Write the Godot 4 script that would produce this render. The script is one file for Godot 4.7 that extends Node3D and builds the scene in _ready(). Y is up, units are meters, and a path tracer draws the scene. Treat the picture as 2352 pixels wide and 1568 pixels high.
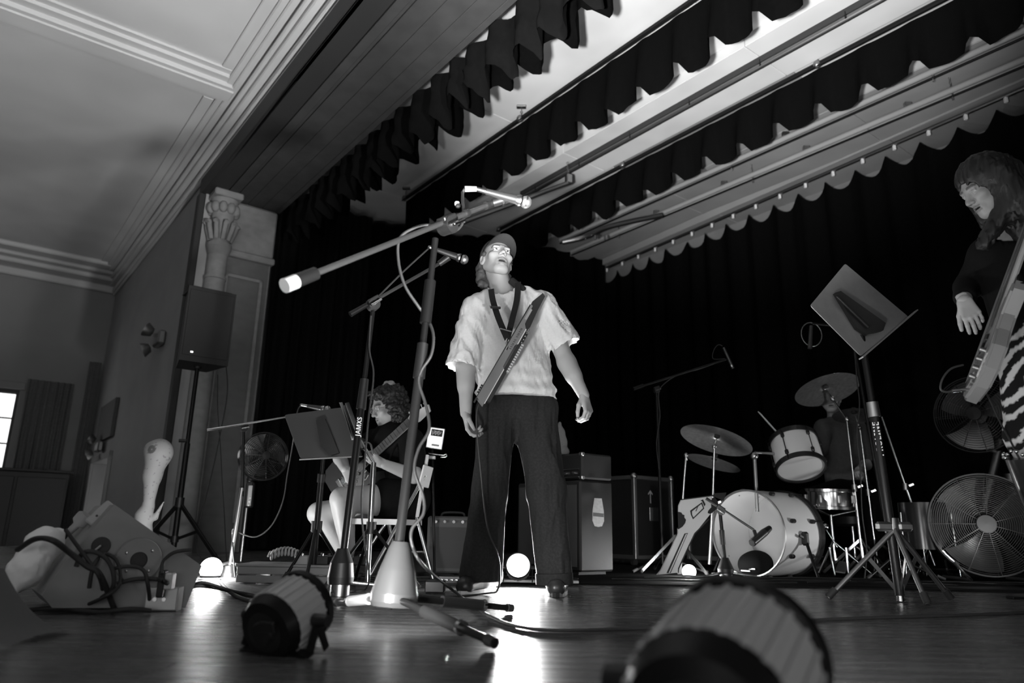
extends Node3D
# x right, y up, -z the way the camera faces; the stage is turned by STAGE_TURN: s runs along it towards the far pilaster, d runs upstage.
const STAGE_TURN := 52.4
var M := {}
var taken := {}
var U: Vector3
var W: Vector3
var SB: Basis
var rng := RandomNumberGenerator.new()

class MB:
	var V := PackedVector3Array()
	var N := PackedVector3Array()
	var C := PackedColorArray()
	var I := PackedInt32Array()
	func v(p: Vector3, n: Vector3) -> int:
		V.append(p)
		N.append(n)
		return V.size() - 1
	func tri(a: int, b: int, c: int) -> void:
		if (V[c] - V[a]).cross(V[b] - V[a]).dot(N[a] + N[b] + N[c]) < 0.0:
			I.append_array([a, c, b])
		else:
			I.append_array([a, b, c])
	func quad(a: Vector3, b: Vector3, c: Vector3, d: Vector3, n: Vector3) -> void:
		var i := v(a, n)
		v(b, n)
		v(c, n)
		v(d, n)
		tri(i, i + 1, i + 2)
		tri(i, i + 2, i + 3)
	func box(t: Transform3D, size: Vector3, bev := 0.0) -> MB:
		var h := size / 2.0
		var b := minf(bev, minf(h.x, minf(h.y, h.z)) * 0.9)
		for ax in 3:
			var u := (ax + 1) % 3
			var w := (ax + 2) % 3
			for sg: float in [-1.0, 1.0]:
				var n := Vector3.ZERO
				n[ax] = sg
				var q := []
				for k in [[-1, -1], [1, -1], [1, 1], [-1, 1]]:
					var p := Vector3.ZERO
					p[ax] = sg * h[ax]
					p[u] = k[0] * (h[u] - b)
					p[w] = k[1] * (h[w] - b)
					q.append(t * p)
				quad(q[0], q[1], q[2], q[3], (t.basis * n).normalized())
		if b > 0.0:
			for ax in 3:
				var u := (ax + 1) % 3
				var w := (ax + 2) % 3
				for su: float in [-1.0, 1.0]:
					for sw: float in [-1.0, 1.0]:
						var q := []
						for k in [[-1, 0], [1, 0], [1, 1], [-1, 1]]:
							var p := Vector3.ZERO
							p[ax] = k[0] * (h[ax] - b)
							p[u] = su * (h[u] - (b if k[1] == 1 else 0.0))
							p[w] = sw * (h[w] - (0.0 if k[1] == 1 else b))
							q.append(t * p)
						var n := Vector3.ZERO
						n[u] = su
						n[w] = sw
						quad(q[0], q[1], q[2], q[3], (t.basis * n).normalized())
			for sx: float in [-1.0, 1.0]:
				for sy: float in [-1.0, 1.0]:
					for sz: float in [-1.0, 1.0]:
						var n := (t.basis * Vector3(sx, sy, sz)).normalized()
						var i := v(t * Vector3(sx * h.x, sy * (h.y - b), sz * (h.z - b)), n)
						v(t * Vector3(sx * (h.x - b), sy * h.y, sz * (h.z - b)), n)
						v(t * Vector3(sx * (h.x - b), sy * (h.y - b), sz * h.z), n)
						tri(i, i + 1, i + 2)
		return self
	func bx(at: Vector3, size: Vector3, bev := 0.0) -> MB:
		return box(Transform3D(Basis(), at), size, bev)
	# a bar of rectangular section from a to b; wide along side
	func bar(a: Vector3, b: Vector3, wide: float, thick: float, side := Vector3.UP, bev := 0.0) -> MB:
		var y := (b - a).normalized()
		var x := (side - y * side.dot(y)).normalized()
		return box(Transform3D(Basis(x, y, x.cross(y)), (a + b) / 2.0), Vector3(wide, (b - a).length(), thick), bev)
	func tube(p: PackedVector3Array, r, n := 8, caps := true, closed := false) -> MB:
		var m := p.size()
		var x := Vector3.ZERO
		var rows := []
		for k in m:
			var d: Vector3
			if closed:
				d = (p[(k + 1) % m] - p[(k + m - 1) % m]).normalized()
			else:
				d = (p[mini(k + 1, m - 1)] - p[maxi(k - 1, 0)]).normalized()
			if k == 0:
				x = d.cross(Vector3.UP if absf(d.y) < 0.9 else Vector3.RIGHT).normalized()
			x = (x - d * x.dot(d)).normalized()
			var y := d.cross(x)
			var rr: float = r[k] if r is Array else r
			var row := []
			for j in n:
				var c := x * cos(TAU * j / n) + y * sin(TAU * j / n)
				row.append(v(p[k] + c * rr, c))
			rows.append(row)
			if caps and not closed and (k == 0 or k == m - 1):
				var e := d if k > 0 else -d
				var c0 := v(p[k], e)
				var i0 := c0 + 1
				for j in n:
					v(V[row[j]], e)
				for j in n:
					tri(c0, i0 + j, i0 + (j + 1) % n)
		for k in (m if closed else m - 1):
			for j in n:
				var a: int = rows[k][j]
				var b: int = rows[k][(j + 1) % n]
				var c: int = rows[(k + 1) % m][(j + 1) % n]
				var d: int = rows[(k + 1) % m][j]
				tri(a, b, c)
				tri(a, c, d)
		return self
	func rod(a: Vector3, b: Vector3, r, r2 = null, n := 10) -> MB:
		return tube(PackedVector3Array([a, b]), [r, r if r2 == null else r2], n)
	# profile of (radius, height) turned round the local y axis
	func lathe(t: Transform3D, prof: Array, n := 24, smooth := false) -> MB:
		var m := prof.size()
		var rows := []
		for k in m - 1:
			var a: Vector2 = prof[k]
			var b: Vector2 = prof[k + 1]
			var nn := []
			for e in 2:
				var q: Vector2 = (b - a)
				if smooth:
					q = prof[mini(k + e + 1, m - 1)] - prof[maxi(k + e - 1, 0)]
				nn.append(Vector2(q.y, -q.x).normalized())
			var ra := []
			var rb := []
			for j in n:
				var c := Vector3(cos(TAU * j / n), 0, sin(TAU * j / n))
				ra.append(v(t * (c * a.x + Vector3.UP * a.y), (t.basis * (c * nn[0].x + Vector3.UP * nn[0].y)).normalized()))
				rb.append(v(t * (c * b.x + Vector3.UP * b.y), (t.basis * (c * nn[1].x + Vector3.UP * nn[1].y)).normalized()))
			for j in n:
				var i := (j + 1) % n
				if a.x > 1e-5:
					tri(ra[j], ra[i], rb[j])
				if b.x > 1e-5:
					tri(ra[i], rb[i], rb[j])
		return self
	# outline in local x, y pushed out along local z
	func prism(t: Transform3D, poly: PackedVector2Array, deep: float) -> MB:
		var ix := Geometry2D.triangulate_polygon(poly)
		for e in 2:
			var z := deep * e
			var nn := (t.basis * Vector3(0, 0, 1 if e else -1)).normalized()
			var i := V.size()
			for p in poly:
				v(t * Vector3(p.x, p.y, z), nn)
			for k in range(0, ix.size(), 3):
				tri(i + ix[k], i + ix[k + 1], i + ix[k + 2])
		var turn := -1.0 if Geometry2D.is_polygon_clockwise(poly) else 1.0
		for k in poly.size():
			var a := poly[k]
			var b := poly[(k + 1) % poly.size()]
			var q := (b - a).normalized() * turn
			quad(t * Vector3(a.x, a.y, 0), t * Vector3(b.x, b.y, 0), t * Vector3(b.x, b.y, deep), t * Vector3(a.x, a.y, deep), (t.basis * Vector3(q.y, -q.x, 0)).normalized())
		return self
	func ball(at: Vector3, r: Vector3, n := 14, m := 8, b := Basis()) -> MB:
		var i0 := V.size()
		for k in m + 1:
			for j in n + 1:
				var c := Vector3(sin(PI * k / m) * cos(TAU * j / n), cos(PI * k / m), sin(PI * k / m) * sin(TAU * j / n))
				v(at + b * (c * r), (b * (c / r)).normalized())
		for k in m:
			for j in n:
				var a := i0 + k * (n + 1) + j
				if k > 0:
					tri(a, a + 1, a + n + 1)
				if k < m - 1:
					tri(a + 1, a + n + 2, a + n + 1)
		return self
	# a grid of points, normals from the points; turned to face out
	func sheet(nu: int, nv: int, f: Callable, out := Vector3.ZERO, round_u := false) -> MB:
		var i0 := V.size()
		for a in nu + 1:
			for b in nv + 1:
				v(f.call(float(a) / nu, float(b) / nv), Vector3.ZERO)
		for a in nu + 1:
			for b in nv + 1:
				var ua := V[i0 + (a + 1 if a < nu else (1 if round_u else nu)) * (nv + 1) + b]
				var ub := V[i0 + (a - 1 if a > 0 else (nu - 1 if round_u else 0)) * (nv + 1) + b]
				var va := V[i0 + a * (nv + 1) + mini(b + 1, nv)]
				var vb := V[i0 + a * (nv + 1) + maxi(b - 1, 0)]
				var n := (ua - ub).cross(va - vb).normalized()
				if out != Vector3.ZERO and n.dot(out) < 0.0:
					n = -n
				N[i0 + a * (nv + 1) + b] = n
		for a in nu:
			for b in nv:
				var i := i0 + a * (nv + 1) + b
				tri(i, i + 1, i + nv + 2)
				tri(i, i + nv + 2, i + nv + 1)
		return self
	func mesh() -> ArrayMesh:
		var arr := []
		arr.resize(Mesh.ARRAY_MAX)
		arr[Mesh.ARRAY_VERTEX] = V
		arr[Mesh.ARRAY_NORMAL] = N
		arr[Mesh.ARRAY_INDEX] = I
		if C.size() == V.size():
			arr[Mesh.ARRAY_COLOR] = C
		var am := ArrayMesh.new()
		am.add_surface_from_arrays(Mesh.PRIMITIVE_TRIANGLES, arr)
		return am

# a field of distances on a grid, joined and carved, then meshed with one vertex a cell
class Field:
	var lo: Vector3
	var h: float
	var n: Vector3i
	var f := PackedFloat32Array()
	func _init(a: Vector3, b: Vector3, cell: float) -> void:
		lo = a
		h = cell
		n = Vector3i(((b - a) / cell).ceil()) + Vector3i.ONE
		f.resize(n.x * n.y * n.z)
		f.fill(10.0)
	func put(i: int, d: float, k: float, cut: bool) -> void:
		var o := f[i]
		if cut:
			d = -d
			var g := clampf(0.5 - 0.5 * (o - d) / k, 0.0, 1.0)
			f[i] = lerpf(o, d, g) + k * g * (1.0 - g)
		else:
			var g := clampf(0.5 + 0.5 * (o - d) / k, 0.0, 1.0)
			f[i] = lerpf(o, d, g) - k * g * (1.0 - g)
	func span(a: Vector3, b: Vector3) -> Array:
		var p := Vector3i(((a - lo) / h).floor()).clamp(Vector3i.ZERO, n - Vector3i.ONE)
		var q := Vector3i(((b - lo) / h).ceil()).clamp(Vector3i.ZERO, n - Vector3i.ONE)
		return [p, q]
	# tapered capsule; flat < 1 thins it along q
	func cap(a: Vector3, b: Vector3, ra: float, rb: float, k := 0.02, cut := false, q := Vector3.ZERO, flat := 1.0) -> Field:
		var rm := maxf(ra, rb) + k + h * 2.0
		var s := span(a.min(b) - Vector3.ONE * rm, a.max(b) + Vector3.ONE * rm)
		var ab := b - a
		var l2 := maxf(ab.length_squared(), 1e-9)
		var fl := 1.0 / flat - 1.0
		for z in range(s[0].z, s[1].z + 1):
			for y in range(s[0].y, s[1].y + 1):
				var i: int = (z * n.y + y) * n.x + s[0].x
				var p := lo + Vector3(s[0].x, y, z) * h - a
				for x in range(s[0].x, s[1].x + 1):
					var t := clampf(p.dot(ab) / l2, 0.0, 1.0)
					var e := p - ab * t
					if fl != 0.0:
						e += q * (e.dot(q) * fl)
					var d := e.length() - ra - (rb - ra) * t
					if d < k + h * 2.0 or f[i] > 5.0:
						put(i, d, k, cut)
					i += 1
					p.x += h
		return self
	func ell(c: Vector3, r: Vector3, b := Basis(), k := 0.015, cut := false) -> Field:
		var rm := maxf(r.x, maxf(r.y, r.z)) + k + h * 2.0
		var s := span(c - Vector3.ONE * rm, c + Vector3.ONE * rm)
		var inv := b.inverse()
		var mr := minf(r.x, minf(r.y, r.z))
		for z in range(s[0].z, s[1].z + 1):
			for y in range(s[0].y, s[1].y + 1):
				var i: int = (z * n.y + y) * n.x + s[0].x
				for x in range(s[0].x, s[1].x + 1):
					var p := inv * (lo + Vector3(x, y, z) * h - c)
					var k0 := (p / r).length()
					var k1 := (p / (r * r)).length()
					var d := -mr if k1 < 1e-6 else k0 * (k0 - 1.0) / k1
					if d < k + h * 2.0 or f[i] > 5.0:
						put(i, d, k, cut)
					i += 1
		return self
	# cut away (or keep out) the side of a plane that n points to
	func clip(c: Vector3, nn: Vector3, k := 0.004) -> Field:
		for z in n.z:
			for y in n.y:
				var i: int = (z * n.y + y) * n.x
				for x in n.x:
					if f[i] < 0.1:
						put(i, -(lo + Vector3(x, y, z) * h - c).dot(nn), k, true)
					i += 1
		return self
	# move the surface by a function of place, only close to it
	func warp(g: Callable) -> Field:
		for z in n.z:
			for y in n.y:
				var i: int = (z * n.y + y) * n.x
				for x in n.x:
					if absf(f[i]) < h * 7.0:
						f[i] += g.call(lo + Vector3(x, y, z) * h)
					i += 1
		return self
	func mesh(mb: MB, tint = null) -> MB:
		var at := PackedInt32Array()
		at.resize(f.size())
		at.fill(-1)
		var ny := n.x
		var nz := n.x * n.y
		var off := PackedInt32Array([0, 1, ny, ny + 1, nz, nz + 1, nz + ny, nz + ny + 1])
		var ed := PackedInt32Array([0, 1, 2, 3, 4, 5, 6, 7, 0, 2, 1, 3, 4, 6, 5, 7, 0, 4, 1, 5, 2, 6, 3, 7])
		var lim := h * 5.0
		for z in n.z - 1:
			for y in n.y - 1:
				var i: int = z * nz + y * ny
				for x in n.x - 1:
					if absf(f[i]) < lim:
						var ins := 0
						for c in 8:
							if f[i + off[c]] < 0.0:
								ins += 1
						if ins > 0 and ins < 8:
							var sum := Vector3.ZERO
							var cnt := 0
							for e in range(0, 24, 2):
								var fa := f[i + off[ed[e]]]
								var fb := f[i + off[ed[e + 1]]]
								if (fa < 0.0) != (fb < 0.0):
									var t := fa / (fa - fb)
									var ca := ed[e]
									var cb := ed[e + 1]
									sum += Vector3(ca & 1, (ca >> 1) & 1, ca >> 2).lerp(Vector3(cb & 1, (cb >> 1) & 1, cb >> 2), t)
									cnt += 1
							var g := Vector3(f[i + 1] + f[i + 1 + ny] + f[i + 1 + nz] + f[i + 1 + ny + nz] - f[i] - f[i + ny] - f[i + nz] - f[i + ny + nz], f[i + ny] + f[i + ny + 1] + f[i + ny + nz] + f[i + ny + nz + 1] - f[i] - f[i + 1] - f[i + nz] - f[i + nz + 1], f[i + nz] + f[i + nz + 1] + f[i + nz + ny] + f[i + nz + ny + 1] - f[i] - f[i + 1] - f[i + ny] - f[i + ny + 1])
							var p := lo + (Vector3(x, y, z) + sum / cnt) * h
							at[i] = mb.v(p, g.normalized())
							if tint != null:
								mb.C.append(tint.call(p))
					i += 1
		for z in range(1, n.z - 1):
			for y in range(1, n.y - 1):
				var i: int = z * nz + y * ny + 1
				for x in range(1, n.x - 1):
					var fa := f[i]
					if absf(fa) < lim:
						var neg := fa < 0.0
						if neg != (f[i + 1] < 0.0):
							face(mb, at[i], at[i - ny], at[i - ny - nz], at[i - nz])
						if neg != (f[i + ny] < 0.0):
							face(mb, at[i], at[i - 1], at[i - 1 - nz], at[i - nz])
						if neg != (f[i + nz] < 0.0):
							face(mb, at[i], at[i - 1], at[i - 1 - ny], at[i - ny])
					i += 1
		return mb
	func face(mb: MB, a: int, b: int, c: int, d: int) -> void:
		if a < 0 or b < 0 or c < 0 or d < 0:
			return
		mb.tri(a, b, c)
		mb.tri(a, c, d)

func numbered(called: String) -> String:
	var k: int = taken.get(called, 0)
	taken[called] = k + 1
	return called if k == 0 else "%s_%03d" % [called, k]
func tag(o: Node3D, label: String, category: String, group := "") -> Node3D:
	o.set_meta("label", label)
	o.set_meta("category", category)
	if group:
		o.set_meta("group", group)
	return o
func thing(called: String, label: String, category: String, at := Vector3.ZERO, turn := 0.0, group := "") -> Node3D:
	var o := Node3D.new()
	o.name = numbered(called)
	add_child(o)
	o.transform = Transform3D(Basis(Vector3.UP, turn), at)
	return tag(o, label, category, group)
# a part (or, without a parent, a top-level object); points are in the parent's own axes
func obj(called: String, mb: MB, m: Material, parent: Node3D = null) -> MeshInstance3D:
	var o := MeshInstance3D.new()
	o.mesh = mb.mesh()
	o.mesh.surface_set_material(0, m)
	o.name = numbered(called) if parent == null else called
	if parent == null:
		add_child(o)
	else:
		parent.add_child(o, true)
	return o
# the same with points given in the world
func objw(called: String, mb: MB, m: Material, parent: Node3D) -> MeshInstance3D:
	var o := obj(called, mb, m, parent)
	o.transform = parent.global_transform.affine_inverse()
	return o
func one(called: String, mb: MB, m: Material, label: String, category: String, group := "") -> MeshInstance3D:
	# a thing of a single mesh, its origin moved to its base
	var lo := mb.V[0]
	var hi := mb.V[0]
	for p in mb.V:
		lo = lo.min(p)
		hi = hi.max(p)
	var c := Vector3((lo.x + hi.x) / 2.0, lo.y, (lo.z + hi.z) / 2.0)
	for k in mb.V.size():
		mb.V[k] -= c
	var o := obj(called, mb, m)
	o.position = c
	tag(o, label, category, group)
	return o
func struct(called: String, mb: MB, m: Material, parent: Node3D = null) -> MeshInstance3D:
	var o := obj(called, mb, m, parent)
	if parent == null:
		o.set_meta("kind", "structure")
	return o
func grey(g: float) -> Color:
	return Color(g, g, g).linear_to_srgb()
func mat(called: String, g: float, rough := 0.6, metal := 0.0, spec := 0.5) -> StandardMaterial3D:
	var m := StandardMaterial3D.new()
	m.resource_name = called
	m.albedo_color = grey(g)
	m.roughness = rough
	m.metallic = metal
	m.metallic_specular = spec
	M[called] = m
	return m
func noise_tex(freq: float, lo: float, hi: float, oct := 4, sz := 512, sd := 1) -> NoiseTexture2D:
	var nz := FastNoiseLite.new()
	nz.seed = sd
	nz.noise_type = FastNoiseLite.TYPE_SIMPLEX_SMOOTH
	nz.frequency = freq
	nz.fractal_octaves = oct
	var t := NoiseTexture2D.new()
	t.width = sz
	t.height = sz
	t.seamless = true
	t.noise = nz
	var g := Gradient.new()
	g.set_color(0, grey(lo))
	g.set_color(1, grey(hi))
	t.color_ramp = g
	return t
func tex(m: StandardMaterial3D, t: Texture2D, scale: Vector3, world := false) -> StandardMaterial3D:
	m.albedo_texture = t
	m.uv1_triplanar = true
	m.uv1_world_triplanar = world
	m.uv1_scale = scale
	return m
func sp(s: float, y: float, d: float) -> Vector3:
	return U * s + W * d + Vector3.UP * y
func sx(s: float, y: float, d: float) -> Transform3D:
	return Transform3D(SB, sp(s, y, d))
# box between two corners in stage measure
func sbox(mb: MB, s0: float, s1: float, y0: float, y1: float, d0: float, d1: float, bev := 0.0) -> MB:
	return mb.box(sx((s0 + s1) / 2.0, (y0 + y1) / 2.0, (d0 + d1) / 2.0), Vector3(absf(s1 - s0), absf(y1 - y0), absf(d1 - d0)), bev)
func arc(pts: Array, steps := 6) -> PackedVector3Array:
	# a smooth line through the points
	var out := PackedVector3Array()
	var m := pts.size()
	for k in m - 1:
		for j in steps:
			out.append((pts[k] as Vector3).cubic_interpolate(pts[k + 1], pts[maxi(k - 1, 0)], pts[mini(k + 2, m - 1)], float(j) / steps))
	out.append(pts[m - 1])
	return out
func _ready() -> void:
	rng.seed = 7
	var a := deg_to_rad(STAGE_TURN)
	U = Vector3(-cos(a), 0, -sin(a))
	W = Vector3(sin(a), 0, -cos(a))
	SB = Basis(-U, Vector3.UP, -W)
	# camera: low on the stage front, tilted up 14.7 degrees, a 25 mm lens on full frame, rolled one degree
	var cam := Camera3D.new()
	var tilt := deg_to_rad(14.7)
	var roll := deg_to_rad(1.05)
	var up := Vector3(0, cos(tilt), sin(tilt))
	var right := Vector3.RIGHT * cos(roll) + up * sin(roll)
	cam.transform = Transform3D(Basis(right, up * cos(roll) - Vector3.RIGHT * sin(roll), Vector3(0, -sin(tilt), cos(tilt))), Vector3(0, 0.3, 0))
	var at := CameraAttributesPhysical.new()
	at.frustum_focal_length = 25.03
	at.frustum_focus_distance = 3.6
	at.exposure_aperture = 2.0
	at.frustum_near = 0.05
	at.frustum_far = 100.0
	cam.attributes = at
	cam.fov = 51.24
	cam.current = true
	add_child(cam)
	var we := WorldEnvironment.new()
	var env := Environment.new()
	env.background_mode = Environment.BG_COLOR
	env.background_color = Color(0.86, 0.86, 0.86)
	env.background_energy_multiplier = 3.0
	env.tonemap_mode = Environment.TONE_MAPPER_LINEAR
	env.tonemap_exposure = 1.0
	env.sdfgi_enabled = true
	env.ssao_enabled = true
	env.ssil_enabled = true
	we.environment = env
	add_child(we)
	materials()
	lights()
	shell()
	stage_house()
	auditorium()
	people()
	gear()
	drums()
	left_side()
	right_side()
	small_things()
	stand_on_rug()

func materials() -> void:
	var fine := noise_tex(0.02, 0.72, 1.0, 5, 512, 3)
	var soft := noise_tex(0.006, 0.8, 1.0, 3, 512, 5)
	var rough := noise_tex(0.01, 0.55, 1.0, 5, 512, 9)
	var streak := noise_tex(0.012, 0.5, 1.0, 4, 512, 11)
	for k in 4:
		var b := tex(mat("board%d" % k, [0.125, 0.145, 0.165, 0.135][k], 0.3, 0.0, 0.5), streak, Vector3(0.35, 4.0, 5.0))
		b.roughness_texture = rough
		b.uv1_offset = Vector3(0.13 * k, 0.31 * k, 0.2 * k)
	tex(mat("under", 0.015, 0.9), soft, Vector3.ONE)
	tex(mat("plaster", 0.62, 0.85, 0.0, 0.3), soft, Vector3(0.2, 0.2, 0.2))
	tex(mat("wall_paint", 0.36, 0.8, 0.0, 0.3), soft, Vector3(0.4, 0.4, 0.4))
	tex(mat("side_paint", 0.3, 0.85, 0.0, 0.3), soft, Vector3(0.3, 0.3, 0.3))
	tex(mat("stone", 0.3, 0.8, 0.0, 0.3), fine, Vector3(0.9, 0.9, 0.9))
	tex(mat("stage_white", 0.7, 0.75, 0.0, 0.3), soft, Vector3(0.35, 0.35, 0.35))
	tex(mat("stage_white2", 0.62, 0.75, 0.0, 0.3), fine, Vector3(0.3, 0.3, 0.3))
	tex(mat("stage_grey", 0.32, 0.8, 0.0, 0.3), soft, Vector3(0.35, 0.35, 0.35))
	tex(mat("soffit_board", 0.065, 0.7, 0.0, 0.3), fine, Vector3(0.4, 0.4, 0.4))
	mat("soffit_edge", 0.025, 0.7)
	tex(mat("velour", 0.0045, 0.95, 0.0, 0.1), fine, Vector3(2, 2, 2))
	tex(mat("velour2", 0.008, 0.9, 0.0, 0.2), fine, Vector3(2, 2, 2))
	tex(mat("drape", 0.16, 0.95, 0.0, 0.1), fine, Vector3(2, 2, 2))
	mat("black_metal", 0.008, 0.38, 0.0, 0.3)
	mat("black_plastic", 0.01, 0.45)
	mat("rubber", 0.02, 0.7)
	mat("black_gloss", 0.02, 0.22)
	mat("boom_steel", 0.06, 0.28, 0.6)
	mat("keytar_key", 0.5, 0.25, 0.3)
	mat("chrome", 0.75, 0.16, 1.0)
	mat("steel", 0.45, 0.32, 1.0)
	mat("dull_steel", 0.3, 0.45, 1.0)
	mat("dark_wood", 0.03, 0.45)
	mat("white_paint", 0.75, 0.45)
	mat("paper", 0.8, 0.8)
	mat("print_black", 0.02, 0.6)
	mat("print_grey", 0.35, 0.6)
	mat("print_white", 0.8, 0.6)
	var pane := mat("glass", 0.9, 0.05)
	pane.transparency = BaseMaterial3D.TRANSPARENCY_ALPHA
	pane.albedo_color.a = 0.08
	var hot := mat("lamp_lens", 0.9, 0.3)
	hot.emission_enabled = true
	hot.emission = Color.WHITE
	hot.emission_energy_multiplier = 16.0
	var scr := mat("tablet_screen", 0.8, 0.3)
	scr.emission_enabled = true
	scr.emission = Color.WHITE
	scr.emission_energy_multiplier = 0.9
	var led := mat("led", 0.9, 0.3)
	led.emission_enabled = true
	led.emission = Color.WHITE
	led.emission_energy_multiplier = 3.0

# LED par can: its lens looks along `to`; the light stands just in front of the lens
func par(at: Vector3, to: Vector3, r: float, energy: float, angle: float, label: String, glow := "lamp_lens", long := 0.2) -> Node3D:
	var t := thing("par_light", label, "stage light", Vector3(at.x, 0, at.z), 0.0, "par cans on the stage floor")
	to = to.normalized()
	var side := to.cross(Vector3.UP).normalized()
	var b := Basis(side, to, side.cross(to))
	var x := Transform3D(b, at)
	var l := long
	var body := MB.new().lathe(x, [Vector2(r * 0.5, -l * 0.5), Vector2(r * 0.8, -l * 0.46), Vector2(r * 0.92, -l * 0.3), Vector2(r * 0.92, l * 0.36), Vector2(r, l * 0.38), Vector2(r, l * 0.5), Vector2(r * 0.9, l * 0.5), Vector2(r * 0.88, l * 0.42)], 36)
	objw("housing", body, M.black_metal, t)
	objw("barrel", MB.new().lathe(x, [Vector2(r * 0.935, -l * 0.28), Vector2(r * 0.935, l * 0.35)], 36), M.par_fin, t)
	# cooling fins round the barrel
	for k in 24:
		var c := (b * Vector3(cos(TAU * k / 24), 0, sin(TAU * k / 24)))
		var f := MB.new().bar(at + c * r * 0.945 - to * l * 0.28, at + c * r * 0.945 + to * l * 0.35, r * 0.05, r * 0.07, c)
		objw("fin", f, M.par_fin, t)
	var cap := MB.new().lathe(x, [Vector2(0, -l * 0.56), Vector2(r * 0.3, -l * 0.56), Vector2(r * 0.34, -l * 0.52), Vector2(r * 0.55, -l * 0.5), Vector2(r * 0.55, -l * 0.47)], 28)
	cap.box(x * Transform3D(Basis(), Vector3(r * 0.3, -l * 0.57, r * 0.25)), Vector3(r * 0.5, r * 0.12, r * 0.3), r * 0.03)
	objw("rear_cap", cap, M.black_plastic, t)
	objw("lens", MB.new().lathe(x, [Vector2(r * 0.88, l * 0.43), Vector2(r * 0.5, l * 0.45), Vector2(0, l * 0.455)], 28, true), M[glow], t)
	# floor yoke: two arms from the side knobs to a bar on the floor
	var yoke := MB.new()
	for s: float in [-1.0, 1.0]:
		var e := at + side * s * r * 1.12
		var g := Vector3(e.x, 0.012, e.z) - to.slide(Vector3.UP) * r * 0.25
		yoke.bar(e, g, r * 0.28, 0.005, to)
		var g2 := Vector3(e.x, 0.012, e.z) + to.slide(Vector3.UP) * r * 0.5
		yoke.bar(e, g2, r * 0.22, 0.005, to)
		objw("knob", MB.new().rod(e - side * s * 0.01, e + side * s * 0.03, r * 0.18, r * 0.16, 12), M.black_plastic, t)
	var c0 := Vector3(at.x, 0.006, at.z)
	yoke.bar(c0 - side * r * 1.14 - to.slide(Vector3.UP) * r * 0.25, c0 + side * r * 1.14 - to.slide(Vector3.UP) * r * 0.25, 0.03, 0.01, to)
	objw("yoke", yoke, M.black_metal, t)
	var s := SpotLight3D.new()
	s.name = "beam"
	s.light_energy = energy
	s.spot_range = 40.0
	s.spot_attenuation = 2.0
	s.spot_angle = angle
	s.spot_angle_attenuation = 0.9
	s.light_size = r * 0.7
	s.shadow_enabled = true
	t.add_child(s)
	s.global_transform = Transform3D(Basis.looking_at(to, Vector3.UP), at + to * (l * 0.5 + 0.012))
	return t

# bare round bulb in a low holder, shining every way
func globe(at: Vector3, r: float, energy: float, label: String) -> void:
	var t := thing("globe_lamp", label, "lamp", Vector3(at.x, 0, at.z), 0.0, "bare floor lamps")
	var x := Transform3D(Basis(), Vector3(at.x, 0, at.z))
	var y := at.y - r * 0.9
	objw("holder", MB.new().lathe(x, [Vector2(0, 0.012), Vector2(r * 0.9, 0.012), Vector2(r * 0.9, 0.022), Vector2(r * 0.45, 0.03), Vector2(r * 0.4, maxf(y, 0.031)), Vector2(0, maxf(y, 0.031))], 24), M.black_plastic, t)
	var g := []
	for k in 11:
		var q := -1.15 + (PI / 2 + 1.15) * k / 10.0
		g.append(Vector2(cos(q) * r, at.y + sin(q) * r))
	objw("bulb", MB.new().lathe(x, g, 28, true), M.lamp_lens, t)
	var l := OmniLight3D.new()
	l.name = "glow"
	l.light_energy = energy
	l.omni_range = 40.0
	l.omni_attenuation = 2.0
	l.light_size = r
	l.shadow_enabled = true
	t.add_child(l)
	l.global_position = at

func lights() -> void:
	mat("par_fin", 0.4, 0.45)
	# footlights along the stage edge, backs to the camera; two more stand out of frame to the right
	par(Vector3(-0.54, 0.08, -1.85), Vector3(0.38, 0.36, -0.84), 0.088, 2.5, 52.0, "small black par can lying by the cone base, its back to the hall", "lamp_lens", 0.15)
	par(Vector3(0.252, 0.12, -0.9), Vector3(0.52, 0.26, -0.81), 0.105, 2.2, 40.0, "black par can with ribbed pale barrel at the stage edge", "lamp_lens", 0.21)
	par(Vector3(-0.35, 0.13, 0.15), Vector3(0.253, 0.611, -0.752), 0.105, 98.0, 22.5, "black par can at the stage edge aimed at the white ceiling", "lamp_lens", 0.17)
	par(Vector3(1.35, 0.13, -0.5), Vector3(-0.66, 0.58, -0.47), 0.105, 58.0, 31.5, "black par can at the stage edge in front of the bass player", "lamp_lens", 0.17)
	# lamps on the stage floor
	globe(Vector3(-1.627, 0.056, -4.1), 0.06, 1.2, "glaring bare lamp on the floor beside the stage monitor wedge")
	par(Vector3(0.056, 0.081, -4.1), Vector3(0.0, 0.28, 1.0), 0.07, 7.0, 75.0, "glaring floor lamp behind the singer, shining between the legs", "lamp_lens", 0.13)
	globe(Vector3(1.215, 0.031, -5), 0.046, 0.6, "small round bare lamp beside the white cut-out board")
	par(Vector3(3.301, 0.075, -4.6), Vector3(-0.6, 0.5, -0.1), 0.06, 0.9, 70.0, "small floor lamp in front of the big drum fan", "lamp_lens", 0.13)
var rug_outline := PackedVector2Array()
# what stands on the rug is lifted by its thickness
func stand_on_rug() -> void:
	for o in get_children():
		if o.has_meta("category") and o.get_meta("category") != "rug" and o.get_meta("category") != "curtain":
			var p: Vector3 = o.position
			if Geometry2D.is_point_in_polygon(Vector2(p.x, p.z), rug_outline) and p.y < 1.6:
				o.position.y += 0.0095

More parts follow.
